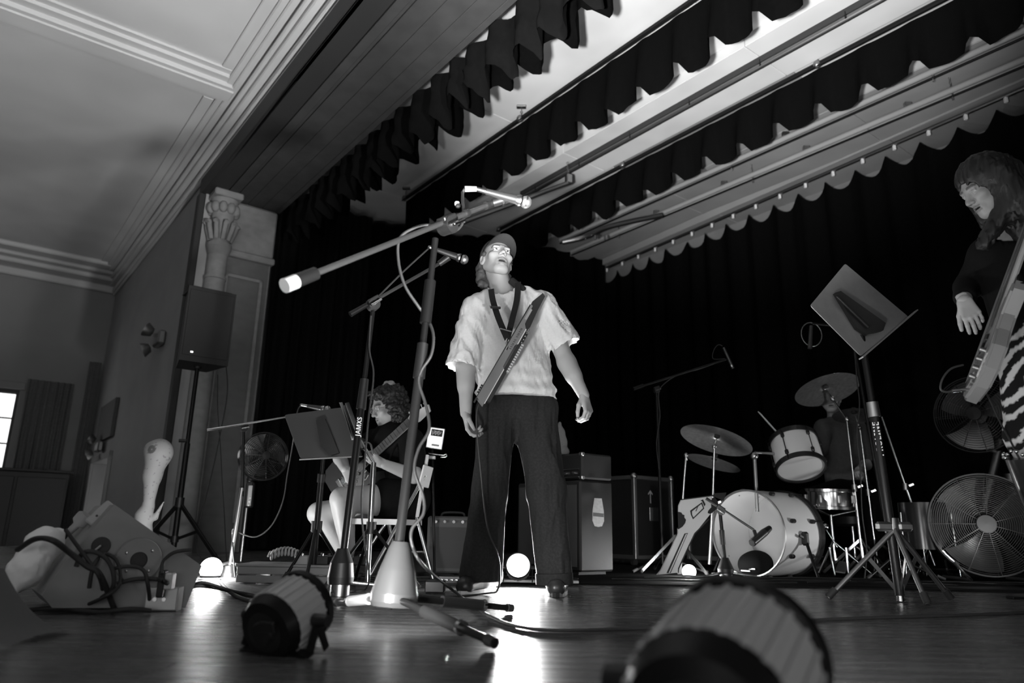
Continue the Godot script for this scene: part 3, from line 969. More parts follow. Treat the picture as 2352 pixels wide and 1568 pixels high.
# a head looking along local +z, its middle at the origin
func head(mb: MB, x: Transform3D, open: float, cell := 0.004, skin := 0.4, lids := 0.0) -> void:
	var f := Field.new(Vector3(-0.1, -0.145, -0.13), Vector3(0.1, 0.135, 0.135), cell)
	f.ell(Vector3(0, 0.034, -0.018), Vector3(0.074, 0.088, 0.096))
	f.ell(Vector3(0, -0.03, 0.018), Vector3(0.061, 0.082, 0.068), Basis(), 0.03)
	f.ell(Vector3(0, -0.1 - open * 0.4, 0.058), Vector3(0.027, 0.021, 0.022), Basis(), 0.03)
	for s: float in [-1.0, 1.0]:
		f.cap(Vector3(0.056 * s, -0.05, -0.012), Vector3(0.022 * s, -0.102 - open * 0.4, 0.05), 0.017, 0.015, 0.03)
		f.ell(Vector3(0.041 * s, -0.024, 0.058), Vector3(0.024, 0.018, 0.02), Basis(), 0.02)
	f.cap(Vector3(-0.036, 0.024, 0.073), Vector3(0.036, 0.024, 0.073), 0.012, 0.012, 0.015)
	f.ell(Vector3(0, -0.068, 0.07), Vector3(0.028, 0.024, 0.018), Basis(), 0.015)
	for s: float in [-1.0, 1.0]:
		f.ell(Vector3(0.031 * s, 0.003, 0.089), Vector3(0.018, 0.0115, 0.014), Basis(), 0.012, true)
		f.ell(Vector3(0.031 * s, 0.002, 0.0715), Vector3(0.0125, 0.0125, 0.0125), Basis(), 0.002)
		f.cap(Vector3(0.019 * s, 0.009, 0.08), Vector3(0.043 * s, 0.008, 0.076), 0.0045, 0.0045, 0.003)
		f.cap(Vector3(0.02 * s, -0.006 + 0.007 * lids, 0.079), Vector3(0.042 * s, -0.005 + 0.007 * lids, 0.075), 0.004, 0.004, 0.003)
	f.cap(Vector3(0, 0.018, 0.078), Vector3(0, -0.03, 0.1), 0.009, 0.0115, 0.012)
	f.ell(Vector3(0, -0.033, 0.104), Vector3(0.012, 0.011, 0.012), Basis(), 0.006)
	for s: float in [-1.0, 1.0]:
		f.ell(Vector3(0.013 * s, -0.036, 0.093), Vector3(0.008, 0.008, 0.01), Basis(), 0.005)
		f.ell(Vector3(0.0065 * s, -0.045, 0.098), Vector3(0.0042, 0.005, 0.0055), Basis(), 0.002, true)
	f.cap(Vector3(-0.021, -0.064, 0.079), Vector3(0, -0.061, 0.089), 0.0045, 0.0065, 0.004)
	f.cap(Vector3(0.021, -0.064, 0.079), Vector3(0, -0.061, 0.089), 0.0045, 0.0065, 0.004)
	f.cap(Vector3(-0.018, -0.071 - open, 0.078), Vector3(0.018, -0.071 - open, 0.078), 0.0055, 0.0055, 0.006)
	f.ell(Vector3(0, -0.075 - open, 0.084), Vector3(0.014, 0.007, 0.006), Basis(), 0.006)
	f.ell(Vector3(0, -0.068 - open * 0.5, 0.088), Vector3(0.02, 0.0025 + open * 0.5, 0.022), Basis(), 0.003, true)
	for s: float in [-1.0, 1.0]:
		var eb := Basis(Vector3.UP, -0.45 * s)
		f.ell(Vector3(0.078 * s, -0.008, -0.012), Vector3(0.009, 0.033, 0.02), eb, 0.006)
		f.ell(Vector3(0.084 * s, -0.005, -0.008), Vector3(0.006, 0.02, 0.011), eb, 0.003, true)
	var tint := func(p: Vector3) -> Color:
		var g := skin
		var ax := absf(p.x)
		if p.z > 0.05:
			if ax > 0.012 and ax < 0.05 and absf(p.y - 0.028 + (ax - 0.03) * (ax - 0.03) * 6.0) < 0.0055:
				g *= 0.35
			if Vector2(ax - 0.031, (p.y - 0.002) * 1.6).length() < 0.0125 and p.z > 0.068 and absf(p.y - 0.002) < 0.0065 - 0.003 * lids:
				g = 0.6 if Vector2(ax - 0.031, p.y - 0.002).length() > 0.0055 else 0.03
			if ax < 0.023 and p.y < -0.055 and p.y > -0.084 - open:
				g *= 0.62
			if ax < 0.017 and p.y < -0.063 and p.y > -0.072 - open and p.z < 0.083:
				g = 0.04
			if ax < 0.012 and p.y < -0.042 and p.y > -0.05 and p.z > 0.09:
				g *= 0.35
		return Color(g, g, g)
	var m := MB.new()
	f.mesh(m, tint)
	join(mb, m, x)

# a hand hanging down local -y from the wrist, palm to local +z, thumb on side * local x
func hand(mb: MB, x: Transform3D, side: float, curl: Array, thumb: Array, size := 1.0, skin := 0.4, nails := 0.3) -> void:
	var f := Field.new(Vector3(-0.085, -0.21, -0.05), Vector3(0.085, 0.03, 0.13), 0.0034)
	var tips := []
	f.cap(Vector3(0, 0.03, 0), Vector3(0, -0.012, 0), 0.024, 0.025, 0.015, false, Vector3(0, 0, 1), 0.75)
	var bx := [0.029, 0.0098, -0.0098, -0.028]
	var by := [-0.088, -0.093, -0.088, -0.078]
	var ln := [0.075, 0.082, 0.076, 0.06]
	var rr := [0.0088, 0.009, 0.0086, 0.0076]
	for k in 4:
		var b := Vector3(bx[k] * side, by[k], 0)
		f.cap(Vector3(bx[k] * 0.5 * side, -0.01, 0), b, 0.015, 0.0105, 0.014, false, Vector3(0, 0, 1), 0.85)
		var ang := 0.0
		var p := b
		var spread: float = (1.5 - k) * 0.06 * side
		var c: Array = curl[k] if curl[0] is Array else curl
		for j in 3:
			ang += deg_to_rad(c[j])
			var d := Vector3(sin(spread) * cos(ang), -cos(ang) * cos(spread), sin(ang))
			var q: Vector3 = p + d * ln[k] * [0.45, 0.31, 0.24][j]
			f.cap(p, q, rr[k] * [1.0, 0.95, 0.88][j], rr[k] * [0.95, 0.88, 0.75][j], 0.003)
			p = q
		tips.append([p, Vector3(0, 0, 0)])
	var p := Vector3(0.016 * side, -0.022, 0.006)
	var dirs := [thumb[0], thumb[1], thumb[2]]
	var tl := [0.044, 0.034, 0.027]
	for j in 3:
		var d: Vector3 = dirs[j]
		d.x *= side
		d = d.normalized()
		f.cap(p, p + d * tl[j], [0.015, 0.0108, 0.0098][j], [0.0115, 0.0098, 0.0078][j], [0.012, 0.004, 0.003][j])
		p += d * tl[j]
	tips.append([p, Vector3.ZERO])
	var tint := func(q: Vector3) -> Color:
		var g := skin
		for t in tips:
			if q.distance_to(t[0]) < 0.0085:
				g = nails
		return Color(g, g, g)
	var m := MB.new()
	f.mesh(m, tint)
	join(mb, m, Transform3D(x.basis * size, x.origin))

func frame(y: Vector3, z: Vector3) -> Basis:
	y = y.normalized()
	z = (z - y * z.dot(y)).normalized()
	return Basis(y.cross(z), y, z)

func shoe(heel: Vector3, toe: Vector3, r: float) -> MB:
	var f := Field.new(heel.min(toe) - Vector3(0.09, 0.03, 0.09), heel.max(toe) + Vector3(0.09, 0.2, 0.09), 0.006)
	var h := Vector3(heel.x, r, heel.z)
	var t := Vector3(toe.x, r * 0.8, toe.z)
	var d := (t - h).normalized()
	f.cap(h, h.lerp(t, 0.55), r * 0.85, r, 0.02)
	f.cap(h.lerp(t, 0.5), t - d * r * 0.6, r * 1.05, r * 0.85, 0.02)
	f.cap(h + Vector3.UP * 0.02, h + Vector3.UP * 0.1 + d * 0.02, r * 0.95, r * 0.95, 0.03)
	f.clip(Vector3(0, 0.012, 0), Vector3.DOWN, 0.004)
	return f.mesh(MB.new())
func sole(heel: Vector3, toe: Vector3, r: float) -> MB:
	var d := (toe - heel).slide(Vector3.UP).normalized()
	var n := d.cross(Vector3.UP)
	var l := toe.distance_to(heel)
	var poly := PackedVector2Array()
	for k in 24:
		var a := TAU * k / 24
		var u := cos(a)
		poly.append(Vector2(u * (l * 0.5 + r * 0.35), sin(a) * r * (1.0 + 0.18 * u)))
	return MB.new().prism(Transform3D(Basis(d, n, d.cross(n)), Vector3((heel.x + toe.x) / 2, 0.001 if d.cross(n).y > 0 else 0.021, (heel.z + toe.z) / 2)), poly, 0.02)

func people() -> void:
	var sk := mat("skin", 1.0, 0.5, 0.0, 0.4)
	sk.vertex_color_use_as_albedo = true
	sk.subsurf_scatter_enabled = false
	tex(mat("cotton", 0.78, 0.9, 0.0, 0.2), noise_tex(0.05, 0.9, 1.0, 3, 256, 51), Vector3(6, 6, 6))
	tex(mat("trouser", 0.038, 0.85, 0.0, 0.2), noise_tex(0.05, 0.6, 1.0, 4, 256, 52), Vector3(5, 5, 5))
	mat("hair_brown", 0.06, 0.6)
	mat("hair_black", 0.012, 0.55)
	tex(mat("black_cloth", 0.01, 0.9, 0.0, 0.2), noise_tex(0.05, 0.6, 1.0, 3, 256, 53), Vector3(5, 5, 5))
	mat("shoe_leather", 0.03, 0.35)
	mat("cap_cloth", 0.05, 0.9, 0.0, 0.2)
	singer()
	guitarist()
	bassist()
	drummer()

func singer() -> void:
	var t := thing("person", "singer in a baggy white t-shirt, dark wide trousers and a cap, head thrown back", "person", Vector3(0.05, 0, -3.5))
	var plain := func(_p: Vector3) -> Color: return Color(0.4, 0.4, 0.4)
	var arm := func(p: Vector3) -> Color:
		var g := 0.4
		for q in [[Vector3(0.265, 1.105, -3.46), Vector3(0.282, 1.128, -3.46)], [Vector3(0.254, 1.091, -3.46), Vector3(0.269, 1.096, -3.46)], [Vector3(0.265, 1.105, -3.46), Vector3(0.271, 1.069, -3.46)]]:
			if Geometry3D.get_closest_point_to_segment(p, q[0], q[1]).distance_to(p) < 0.012:
				g = 0.1
		return Color(g, g, g)
	var mb := MB.new()
	var hc: Vector3 = Vector3(-0.087, 1.675, -3.55)
	var hb := Basis(Vector3.BACK, deg_to_rad(-5)) * Basis(Vector3.UP, deg_to_rad(18)) * Basis(Vector3.RIGHT, deg_to_rad(-22))
	var hx := Transform3D(hb, hc)
	var f := Field.new(Vector3(-0.45, 0.02, -3.75), Vector3(0.55, 1.74, -3.28), 0.0105)
	var nb: Vector3 = Vector3(-0.05, 1.479, -3.56)
	f.cap(nb, hx * Vector3(0, -0.05, -0.025), 0.062, 0.056, 0.02)
	f.cap(nb, hx * Vector3(0, -0.09, 0.02), 0.045, 0.03, 0.03)
	f.cap(Vector3(-0.039, 1.387, -3.57), Vector3(0.027, 0.938, -3.575), 0.12, 0.09, 0.05, false, Vector3.BACK, 0.65)
	var sl: Vector3 = Vector3(-0.202, 1.39, -3.53)
	var sr: Vector3 = Vector3(0.155, 1.424, -3.54)
	f.cap(sl, sr, 0.055, 0.055, 0.05)
	var el: Vector3 = Vector3(-0.23, 1.076, -3.5)
	var wl: Vector3 = Vector3(-0.218, 0.839, -3.44)
	var er: Vector3 = Vector3(0.282, 1.121, -3.54)
	var wr: Vector3 = Vector3(0.36, 0.941, -3.47)
	f.cap(sl, el, 0.052, 0.043, 0.03).cap(el, wl, 0.044, 0.029, 0.02).cap(el, el.lerp(wl, 0.4), 0.046, 0.042, 0.02)
	f.cap(sr, er, 0.052, 0.043, 0.03).cap(er, wr, 0.044, 0.029, 0.02).cap(er, er.lerp(wr, 0.4), 0.046, 0.042, 0.02)
	for q in [[Vector3(-0.061, 0.826, -3.575), Vector3(-0.101, 0.468, -3.53), Vector3(-0.112, 0.094, -3.55)], [Vector3(0.126, 0.829, -3.575), Vector3(0.181, 0.473, -3.54), Vector3(0.225, 0.101, -3.52)]]:
		f.cap(q[0], q[1], 0.062, 0.05, 0.03).cap(q[1], q[2], 0.05, 0.038, 0.03)
	f.mesh(mb, arm)
	head(mb, hx, 0.012)
	hand(mb, Transform3D(frame(wl - Vector3(-0.198, 0.76, -3.43), Vector3(0.9, 0, 0.35)), wl), -1.0, [[25, 30, 20], [32, 45, 25], [42, 55, 30], [50, 60, 30]], [Vector3(0.7, -0.7, 0.5), Vector3(0.25, -1, 0.35), Vector3(0.05, -1, 0.3)], 1.0)
	hand(mb, Transform3D(frame(wr - Vector3(0.381, 0.858, -3.45), Vector3(-0.75, -0.1, -0.6)), wr), 1.0, [[38, 48, 28], [40, 52, 30], [42, 56, 30], [46, 58, 30]], [Vector3(0.75, -0.8, 0.3), Vector3(0.15, -1, 0.45), Vector3(-0.25, -1, 0.5)], 1.0, 0.4, 0.1)
	objw("body", mb, M.skin, t)
	# hair: curls at the nape and by the temple
	var hf := Field.new(hc - Vector3.ONE * 0.17, hc + Vector3.ONE * 0.15, 0.006)
	for q in [[-0.06, -0.02, -0.06, 0.04], [-0.072, -0.07, -0.06, 0.028], [-0.06, -0.11, -0.07, 0.026], [-0.085, -0.1, -0.065, 0.016], [-0.07, -0.135, -0.06, 0.02], [-0.03, -0.1, -0.085, 0.04], [0.03, -0.09, -0.085, 0.04], [0.0, 0.0, -0.075, 0.06], [0.066, -0.05, -0.06, 0.03], [-0.05, -0.145, -0.05, 0.016], [0.07, 0.0, 0.0, 0.016], [-0.075, 0.01, 0.01, 0.014]]:
		f = hf
		hf.ell(hx * Vector3(q[0], q[1], q[2]), Vector3.ONE * q[3], Basis(), 0.012)
	var nz := FastNoiseLite.new()
	nz.frequency = 22.0
	nz.seed = 4
	hf.warp(func(p: Vector3) -> float: return nz.get_noise_3dv(p) * 0.012)
	objw("hair", hf.mesh(MB.new()), M.hair_brown, t)
	# cap: crown and peak
	var cf := Field.new(hc - Vector3.ONE * 0.15, hc + Vector3.ONE * 0.17, 0.0055)
	cf.ell(hx * Vector3(0, 0.04, -0.022), Vector3(0.085, 0.098, 0.106), hb, 0.01)
	cf.clip(hx * Vector3(0, 0.045, 0), hb * Vector3(0, -1, 0.22).normalized(), 0.004)
	objw("cap_crown", cf.mesh(MB.new()), M.cap_cloth, t)
	var peak := MB.new()
	for e in 2:
		var off := 0.0025 if e == 0 else -0.0025
		peak.sheet(16, 8, func(u: float, w: float) -> Vector3:
			var a := (u - 0.5) * PI * 1.02
			var inner := Vector2(sin(a) * 0.079, cos(a) * 0.075)
			var outer := Vector2(sin(a) * 0.086, cos(a) * 0.075 + 0.082 * pow(maxf(cos(a), 0.0), 0.45))
			var q := inner.lerp(outer, w)
			return hx * Vector3(q.x, 0.061 - 0.028 * (q.x / 0.08) * (q.x / 0.08) * (0.4 + 0.6 * w) - 0.012 * w + off, q.y), hb * Vector3(0, off, 0))
	objw("cap_peak", peak, M.cap_cloth, t)
	# t-shirt
	var sf := Field.new(Vector3(-0.5, 0.85, -3.78), Vector3(0.58, 1.52, -3.26), 0.0095)
	sf.cap(Vector3(-0.021, 1.406, -3.57), Vector3(0.028, 0.914, -3.56), 0.165, 0.205, 0.05, false, Vector3.BACK, 0.62)
	sf.cap(Vector3(-0.176, 1.411, -3.55), Vector3(0.142, 1.44, -3.56), 0.068, 0.068, 0.06)
	sf.cap(Vector3(-0.114, 1.448, -3.57), Vector3(0.028, 1.46, -3.57), 0.05, 0.05, 0.05)
	var cl: Vector3 = Vector3(-0.248, 1.06, -3.48)
	var cr: Vector3 = Vector3(0.29, 1.195, -3.53)
	sf.cap(Vector3(-0.197, 1.384, -3.54), cl, 0.075, 0.085, 0.035)
	sf.cap(Vector3(0.156, 1.418, -3.55), cr, 0.072, 0.078, 0.035)
	var folds := FastNoiseLite.new()
	folds.seed = 12
	folds.frequency = 1.0
	folds.fractal_octaves = 3
	sf.warp(func(p: Vector3) -> float:
		var q := Vector3(p.x * 9.0 + p.y * 3.5, p.y * 2.6 - p.x * 1.5, p.z * 7.0)
		var hem := clampf((1.12 - p.y) / 0.16, 0.0, 1.0)
		return absf(folds.get_noise_3dv(q)) * 0.028 - 0.006 + hem * 0.008 * sin(p.y * 95.0 + 3.0 * folds.get_noise_3d(p.x * 5.0, 2.0, p.z * 3.0)))
	sf.clip(Vector3(0.027, 0.938, -3.56), Vector3(-0.02, -1, 0.05).normalized(), 0.003)
	var hl := cl - sl
	sf.clip(Vector3(0.018, 1.529, -3.56), Vector3.UP, 0.01)
	# sleeve openings, hem opening and neck hole
	for q in [[sl, cl, Vector3(-0.25, -1, 0)], [sr, cr, Vector3(0.45, -1, 0)]]:
		var d: Vector3 = (q[1] - q[0]).normalized()
		var edge: Vector3 = q[1] - d * 0.03
		var far := Field.new(Vector3.ZERO, Vector3.ONE * 0.01, 0.01)
		sf.cap(edge + d * 0.1, edge + d * 0.16, 0.115, 0.12, 0.003, true)
		sf.cap(edge - d * 0.09, edge + d * 0.05, 0.05, 0.07, 0.004, true)
	sf.cap(Vector3(0.026, 1.014, -3.56), Vector3(0.029, 0.836, -3.56), 0.12, 0.155, 0.004, true, Vector3.BACK, 0.5)
	sf.ell(Vector3(-0.053, 1.501, -3.54), Vector3(0.074, 0.06, 0.08), Basis(), 0.006, true)
	objw("t_shirt", sf.mesh(MB.new()), M.cotton, t)
	# collar rib
	var rib := PackedVector3Array()
	for k in 20:
		var a := TAU * k / 20
		rib.append(Vector3(-0.052, 1.46, -3.56) + Vector3(cos(a) * 0.072, 0.012 * cos(a * 2.0) - 0.02 * sin(a) - 0.008, sin(a) * 0.068))
	objw("collar", MB.new().tube(rib, 0.008, 8, false, true), M.cotton, t)
	# trousers
	var pf := Field.new(Vector3(-0.4, 0.03, -3.82), Vector3(0.5, 1.08, -3.24), 0.011)
	pf.cap(Vector3(-0.084, 0.892, -3.575), Vector3(0.147, 0.9, -3.575), 0.086, 0.086, 0.04)
	pf.cap(Vector3(-0.066, 0.847, -3.57), Vector3(-0.097, 0.468, -3.53), 0.098, 0.085, 0.05).cap(Vector3(-0.097, 0.468, -3.53), Vector3(-0.128, 0.08, -3.55), 0.085, 0.1, 0.03)
	pf.cap(Vector3(0.126, 0.85, -3.57), Vector3(0.183, 0.473, -3.54), 0.104, 0.094, 0.05).cap(Vector3(0.183, 0.473, -3.54), Vector3(0.221, 0.088, -3.52), 0.094, 0.083, 0.03)
	var pn := FastNoiseLite.new()
	pn.seed = 30
	pn.frequency = 1.0
	pf.warp(func(p: Vector3) -> float: return absf(pn.get_noise_3d(p.x * 12.0, p.y * 2.2, p.z * 9.0)) * 0.02 - 0.004)
	pf.clip(Vector3(0, 0.055, 0), Vector3.DOWN, 0.003).clip(Vector3(0.026, 0.963, -3.5), Vector3.UP, 0.01)
	objw("trousers", pf.mesh(MB.new()), M.trouser, t)
	var cu := MB.new()
	var cc: Vector3 = Vector3(0.221, 0.107, -3.52)
	cu.lathe(Transform3D(Basis(Vector3.BACK, 0.05), Vector3(cc.x, 0.05, cc.z)), [Vector2(0.08, 0.0), Vector2(0.088, 0.0), Vector2(0.089, 0.05), Vector2(0.083, 0.052)], 28)
	objw("turned_cuff", cu, M.trouser, t)
	for q in [[Vector3(-0.075, 0, -3.829), Vector3(-0.204, 0, -3.417)], [Vector3(0.259, 0, -3.904), Vector3(0.221, 0, -3.415)]]:
		var h: Vector3 = q[0]
		var o: Vector3 = q[1]
		if o.distance_to(h) < 0.23:
			o = h + (o - h).normalized() * 0.23
		objw("shoe", shoe(h, o, 0.05), M.shoe_leather, t)
		objw("shoe_sole", sole(h, o, 0.052), M.white_paint if o.x < 0.0 else M.shoe_leather, t)

func guitarist() -> void:
	var t := thing("person", "seated guitarist with curly dark hair and glasses, in black, bare tattooed thighs", "person", Vector3(-0.75, 0, -4.6))
	var mb := MB.new()
	var hc: Vector3 = Vector3(-0.813, 1.049, -4.62)
	var hb := Basis(Vector3.BACK, deg_to_rad(4)) * Basis(Vector3.UP, deg_to_rad(-56)) * Basis(Vector3.RIGHT, deg_to_rad(14))
	var hx := Transform3D(hb, hc)
	var tat := func(p: Vector3) -> Color:
		var g := 0.36
		for q in [Vector3(-0.749, 0.489, -4.32), Vector3(-0.727, 0.474, -4.32), Vector3(-0.71, 0.457, -4.32)]:
			if p.distance_to(q) < 0.045:
				g = 0.36 if sin(p.x * 260.0) * sin(p.y * 300.0 + p.x * 90.0) > 0.15 else 0.1
		return Color(g, g, g)
	var f := Field.new(Vector3(-1.55, 0.04, -4.95), Vector3(-0.35, 1.2, -4.1), 0.0125)
	var nb: Vector3 = Vector3(-0.753, 0.895, -4.66)
	var pel: Vector3 = Vector3(-0.684, 0.485, -4.68)
	f.cap(nb, hx * Vector3(0, -0.05, -0.03), 0.055, 0.05, 0.02)
	f.cap(nb - Vector3.UP * 0.06, pel, 0.13, 0.15, 0.05)
	var sl: Vector3 = Vector3(-0.625, 0.822, -4.5)
	var sr: Vector3 = Vector3(-0.902, 0.85, -4.78)
	f.cap(sl, sr, 0.06, 0.06, 0.05)
	var el: Vector3 = Vector3(-0.576, 0.598, -4.38)
	var wl: Vector3 = Vector3(-0.742, 0.654, -4.28)
	var er: Vector3 = Vector3(-1.088, 0.716, -4.62)
	var wr: Vector3 = Vector3(-1.011, 0.632, -4.45)
	f.cap(sl, el, 0.052, 0.045, 0.03).cap(el, wl, 0.046, 0.03, 0.02)
	f.cap(sr, er, 0.05, 0.044, 0.03).cap(er, wr, 0.046, 0.03, 0.02)
	# near leg and far leg
	f.cap(Vector3(-0.663, 0.453, -4.55), Vector3(-0.998, 0.453, -4.36), 0.115, 0.07, 0.05).cap(Vector3(-0.997, 0.446, -4.36), Vector3(-0.944, 0.161, -4.38), 0.066, 0.042, 0.03).cap(Vector3(-1.002, 0.391, -4.4), Vector3(-0.977, 0.277, -4.42), 0.06, 0.055, 0.03)
	f.cap(Vector3(-0.719, 0.432, -4.75), Vector3(-1.193, 0.371, -4.6), 0.11, 0.068, 0.05).cap(Vector3(-1.193, 0.366, -4.6), Vector3(-1.021, 0.143, -4.62), 0.062, 0.042, 0.03).cap(Vector3(-1.171, 0.313, -4.64), Vector3(-1.098, 0.23, -4.64), 0.058, 0.05, 0.03)
	f.mesh(mb, tat)
	head(mb, hx, 0.0, 0.005, 0.34)
	hand(mb, Transform3D(frame(wl - Vector3(-0.797, 0.677, -4.26), Vector3(-0.1, 0.5, -0.8)), wl), -1.0, [35, 50, 30], [Vector3(0.6, -0.8, 0.4), Vector3(0.2, -1, 0.5), Vector3(0, -1, 0.4)], 0.95, 0.36, 0.36)
	hand(mb, Transform3D(frame(wr - Vector3(-0.968, 0.583, -4.42), Vector3(0.5, -0.6, -0.4)), wr), 1.0, [55, 75, 45], [Vector3(0.5, -0.8, 0.6), Vector3(-0.1, -1, 0.6), Vector3(-0.4, -0.8, 0.5)], 0.95, 0.36, 0.36)
	objw("body", mb, M.skin, t)
	var sf := Field.new(Vector3(-1.3, 0.33, -4.98), Vector3(-0.35, 1.05, -4.2), 0.0125)
	sf.cap(nb - Vector3.UP * 0.07, pel, 0.155, 0.185, 0.05)
	sf.cap(sl, sr, 0.075, 0.075, 0.06).cap(sl, sl.lerp(el, 0.6), 0.078, 0.085, 0.03).cap(sr, sr.lerp(er, 0.5), 0.075, 0.08, 0.03)
	sf.ell(nb + Vector3.UP * 0.02, Vector3(0.065, 0.05, 0.065), Basis(), 0.01, true)
	sf.clip(Vector3(-0.671, 0.455, -4.6), Vector3.DOWN, 0.01)
	objw("black_shirt", sf.mesh(MB.new()), M.black_cloth, t)
	var pf := Field.new(Vector3(-1.2, 0.26, -5.0), Vector3(-0.3, 0.75, -4.25), 0.0125)
	pf.cap(Vector3(-0.627, 0.466, -4.58), Vector3(-0.751, 0.461, -4.5), 0.135, 0.122, 0.04).cap(Vector3(-0.666, 0.461, -4.76), Vector3(-0.838, 0.439, -4.7), 0.125, 0.118, 0.04)
	pf.cap(Vector3(-0.778, 0.518, -4.3), Vector3(-0.769, 0.38, -4.3), 0.05, 0.05, 0.01, true)
	objw("shorts", pf.mesh(MB.new()), M.black_cloth, t)
	var nz := FastNoiseLite.new()
	nz.seed = 8
	nz.frequency = 26.0
	var hf := Field.new(hc - Vector3.ONE * 0.2, hc + Vector3.ONE * 0.22, 0.007)
	hf.ell(hx * Vector3(0, 0.05, -0.04), Vector3(0.105, 0.105, 0.115), hb, 0.02)
	for q in [[-0.085, -0.02, -0.02, 0.05], [0.085, -0.02, -0.02, 0.05], [0.09, -0.07, -0.03, 0.05], [0.07, -0.11, -0.04, 0.05], [0.0, -0.05, -0.1, 0.075], [0.0, -0.11, -0.08, 0.06], [-0.08, -0.08, -0.04, 0.045], [0.03, 0.1, 0.055, 0.035], [-0.03, 0.1, 0.055, 0.035]]:
		hf.ell(hx * Vector3(q[0], q[1], q[2]), Vector3.ONE * q[3], Basis(), 0.02)
	hf.ell(hx * Vector3(0, -0.015, 0.085), Vector3(0.06, 0.085, 0.07), hb, 0.01, true)
	hf.warp(func(p: Vector3) -> float: return nz.get_noise_3dv(p) * 0.03)
	objw("hair", hf.mesh(MB.new()), M.hair_black, t)
	var bun := Field.new(hx * Vector3(0, 0.14, -0.05) - Vector3.ONE * 0.08, hx * Vector3(0, 0.14, -0.05) + Vector3.ONE * 0.08, 0.006)
	bun.ell(hx * Vector3(0, 0.14, -0.05), Vector3(0.055, 0.03, 0.045), hb, 0.01)
	bun.warp(func(p: Vector3) -> float: return nz.get_noise_3dv(p) * 0.012)
	objw("headscarf", bun.mesh(MB.new()), M.print_grey, t)
	# spectacles
	var gl := MB.new()
	for s: float in [-1.0, 1.0]:
		var ring := PackedVector3Array()
		for k in 16:
			ring.append(hx * Vector3(0.031 * s + cos(TAU * k / 16) * 0.022, 0.0 + sin(TAU * k / 16) * 0.02, 0.098 - 0.004))
		gl.tube(ring, 0.0016, 5, false, true)
		gl.rod(hx * Vector3(0.053 * s, 0.003, 0.093), hx * Vector3(0.078 * s, 0.003, 0.0), 0.0015, null, 5)
	gl.rod(hx * Vector3(-0.01, 0.003, 0.096), hx * Vector3(0.01, 0.003, 0.096), 0.0015, null, 5)
	var ey := thing("glasses", "round wire glasses on the seated guitarist's face", "glasses", hx * Vector3(0, 0, 0.09))
	objw("wire_frame", gl, M.chrome, ey)
	for s: float in [-1.0, 1.0]:
		objw("lens", MB.new().lathe(Transform3D(hb * Basis(Vector3.RIGHT, PI / 2), hx * Vector3(0.031 * s, 0, 0.094)), [Vector2(0.021, 0), Vector2(0, 0.002)], 16, true), M.glass, ey)
	for q in [[Vector3(-0.948, 0.103, -4.42), Vector3(-0.989, 0.071, -4.3)], [Vector3(-1.026, 0.092, -4.66), Vector3(-1.089, 0.056, -4.56)]]:
		var h := Vector3(q[0].x, 0, q[0].z)
		var o := Vector3(q[1].x, 0, q[1].z)
		o = h + (o - h).normalized() * 0.17
		objw("boot", shoe(h, o, 0.046), M.shoe_leather, t)
		objw("boot_sole", sole(h, o, 0.05), M.rubber, t)

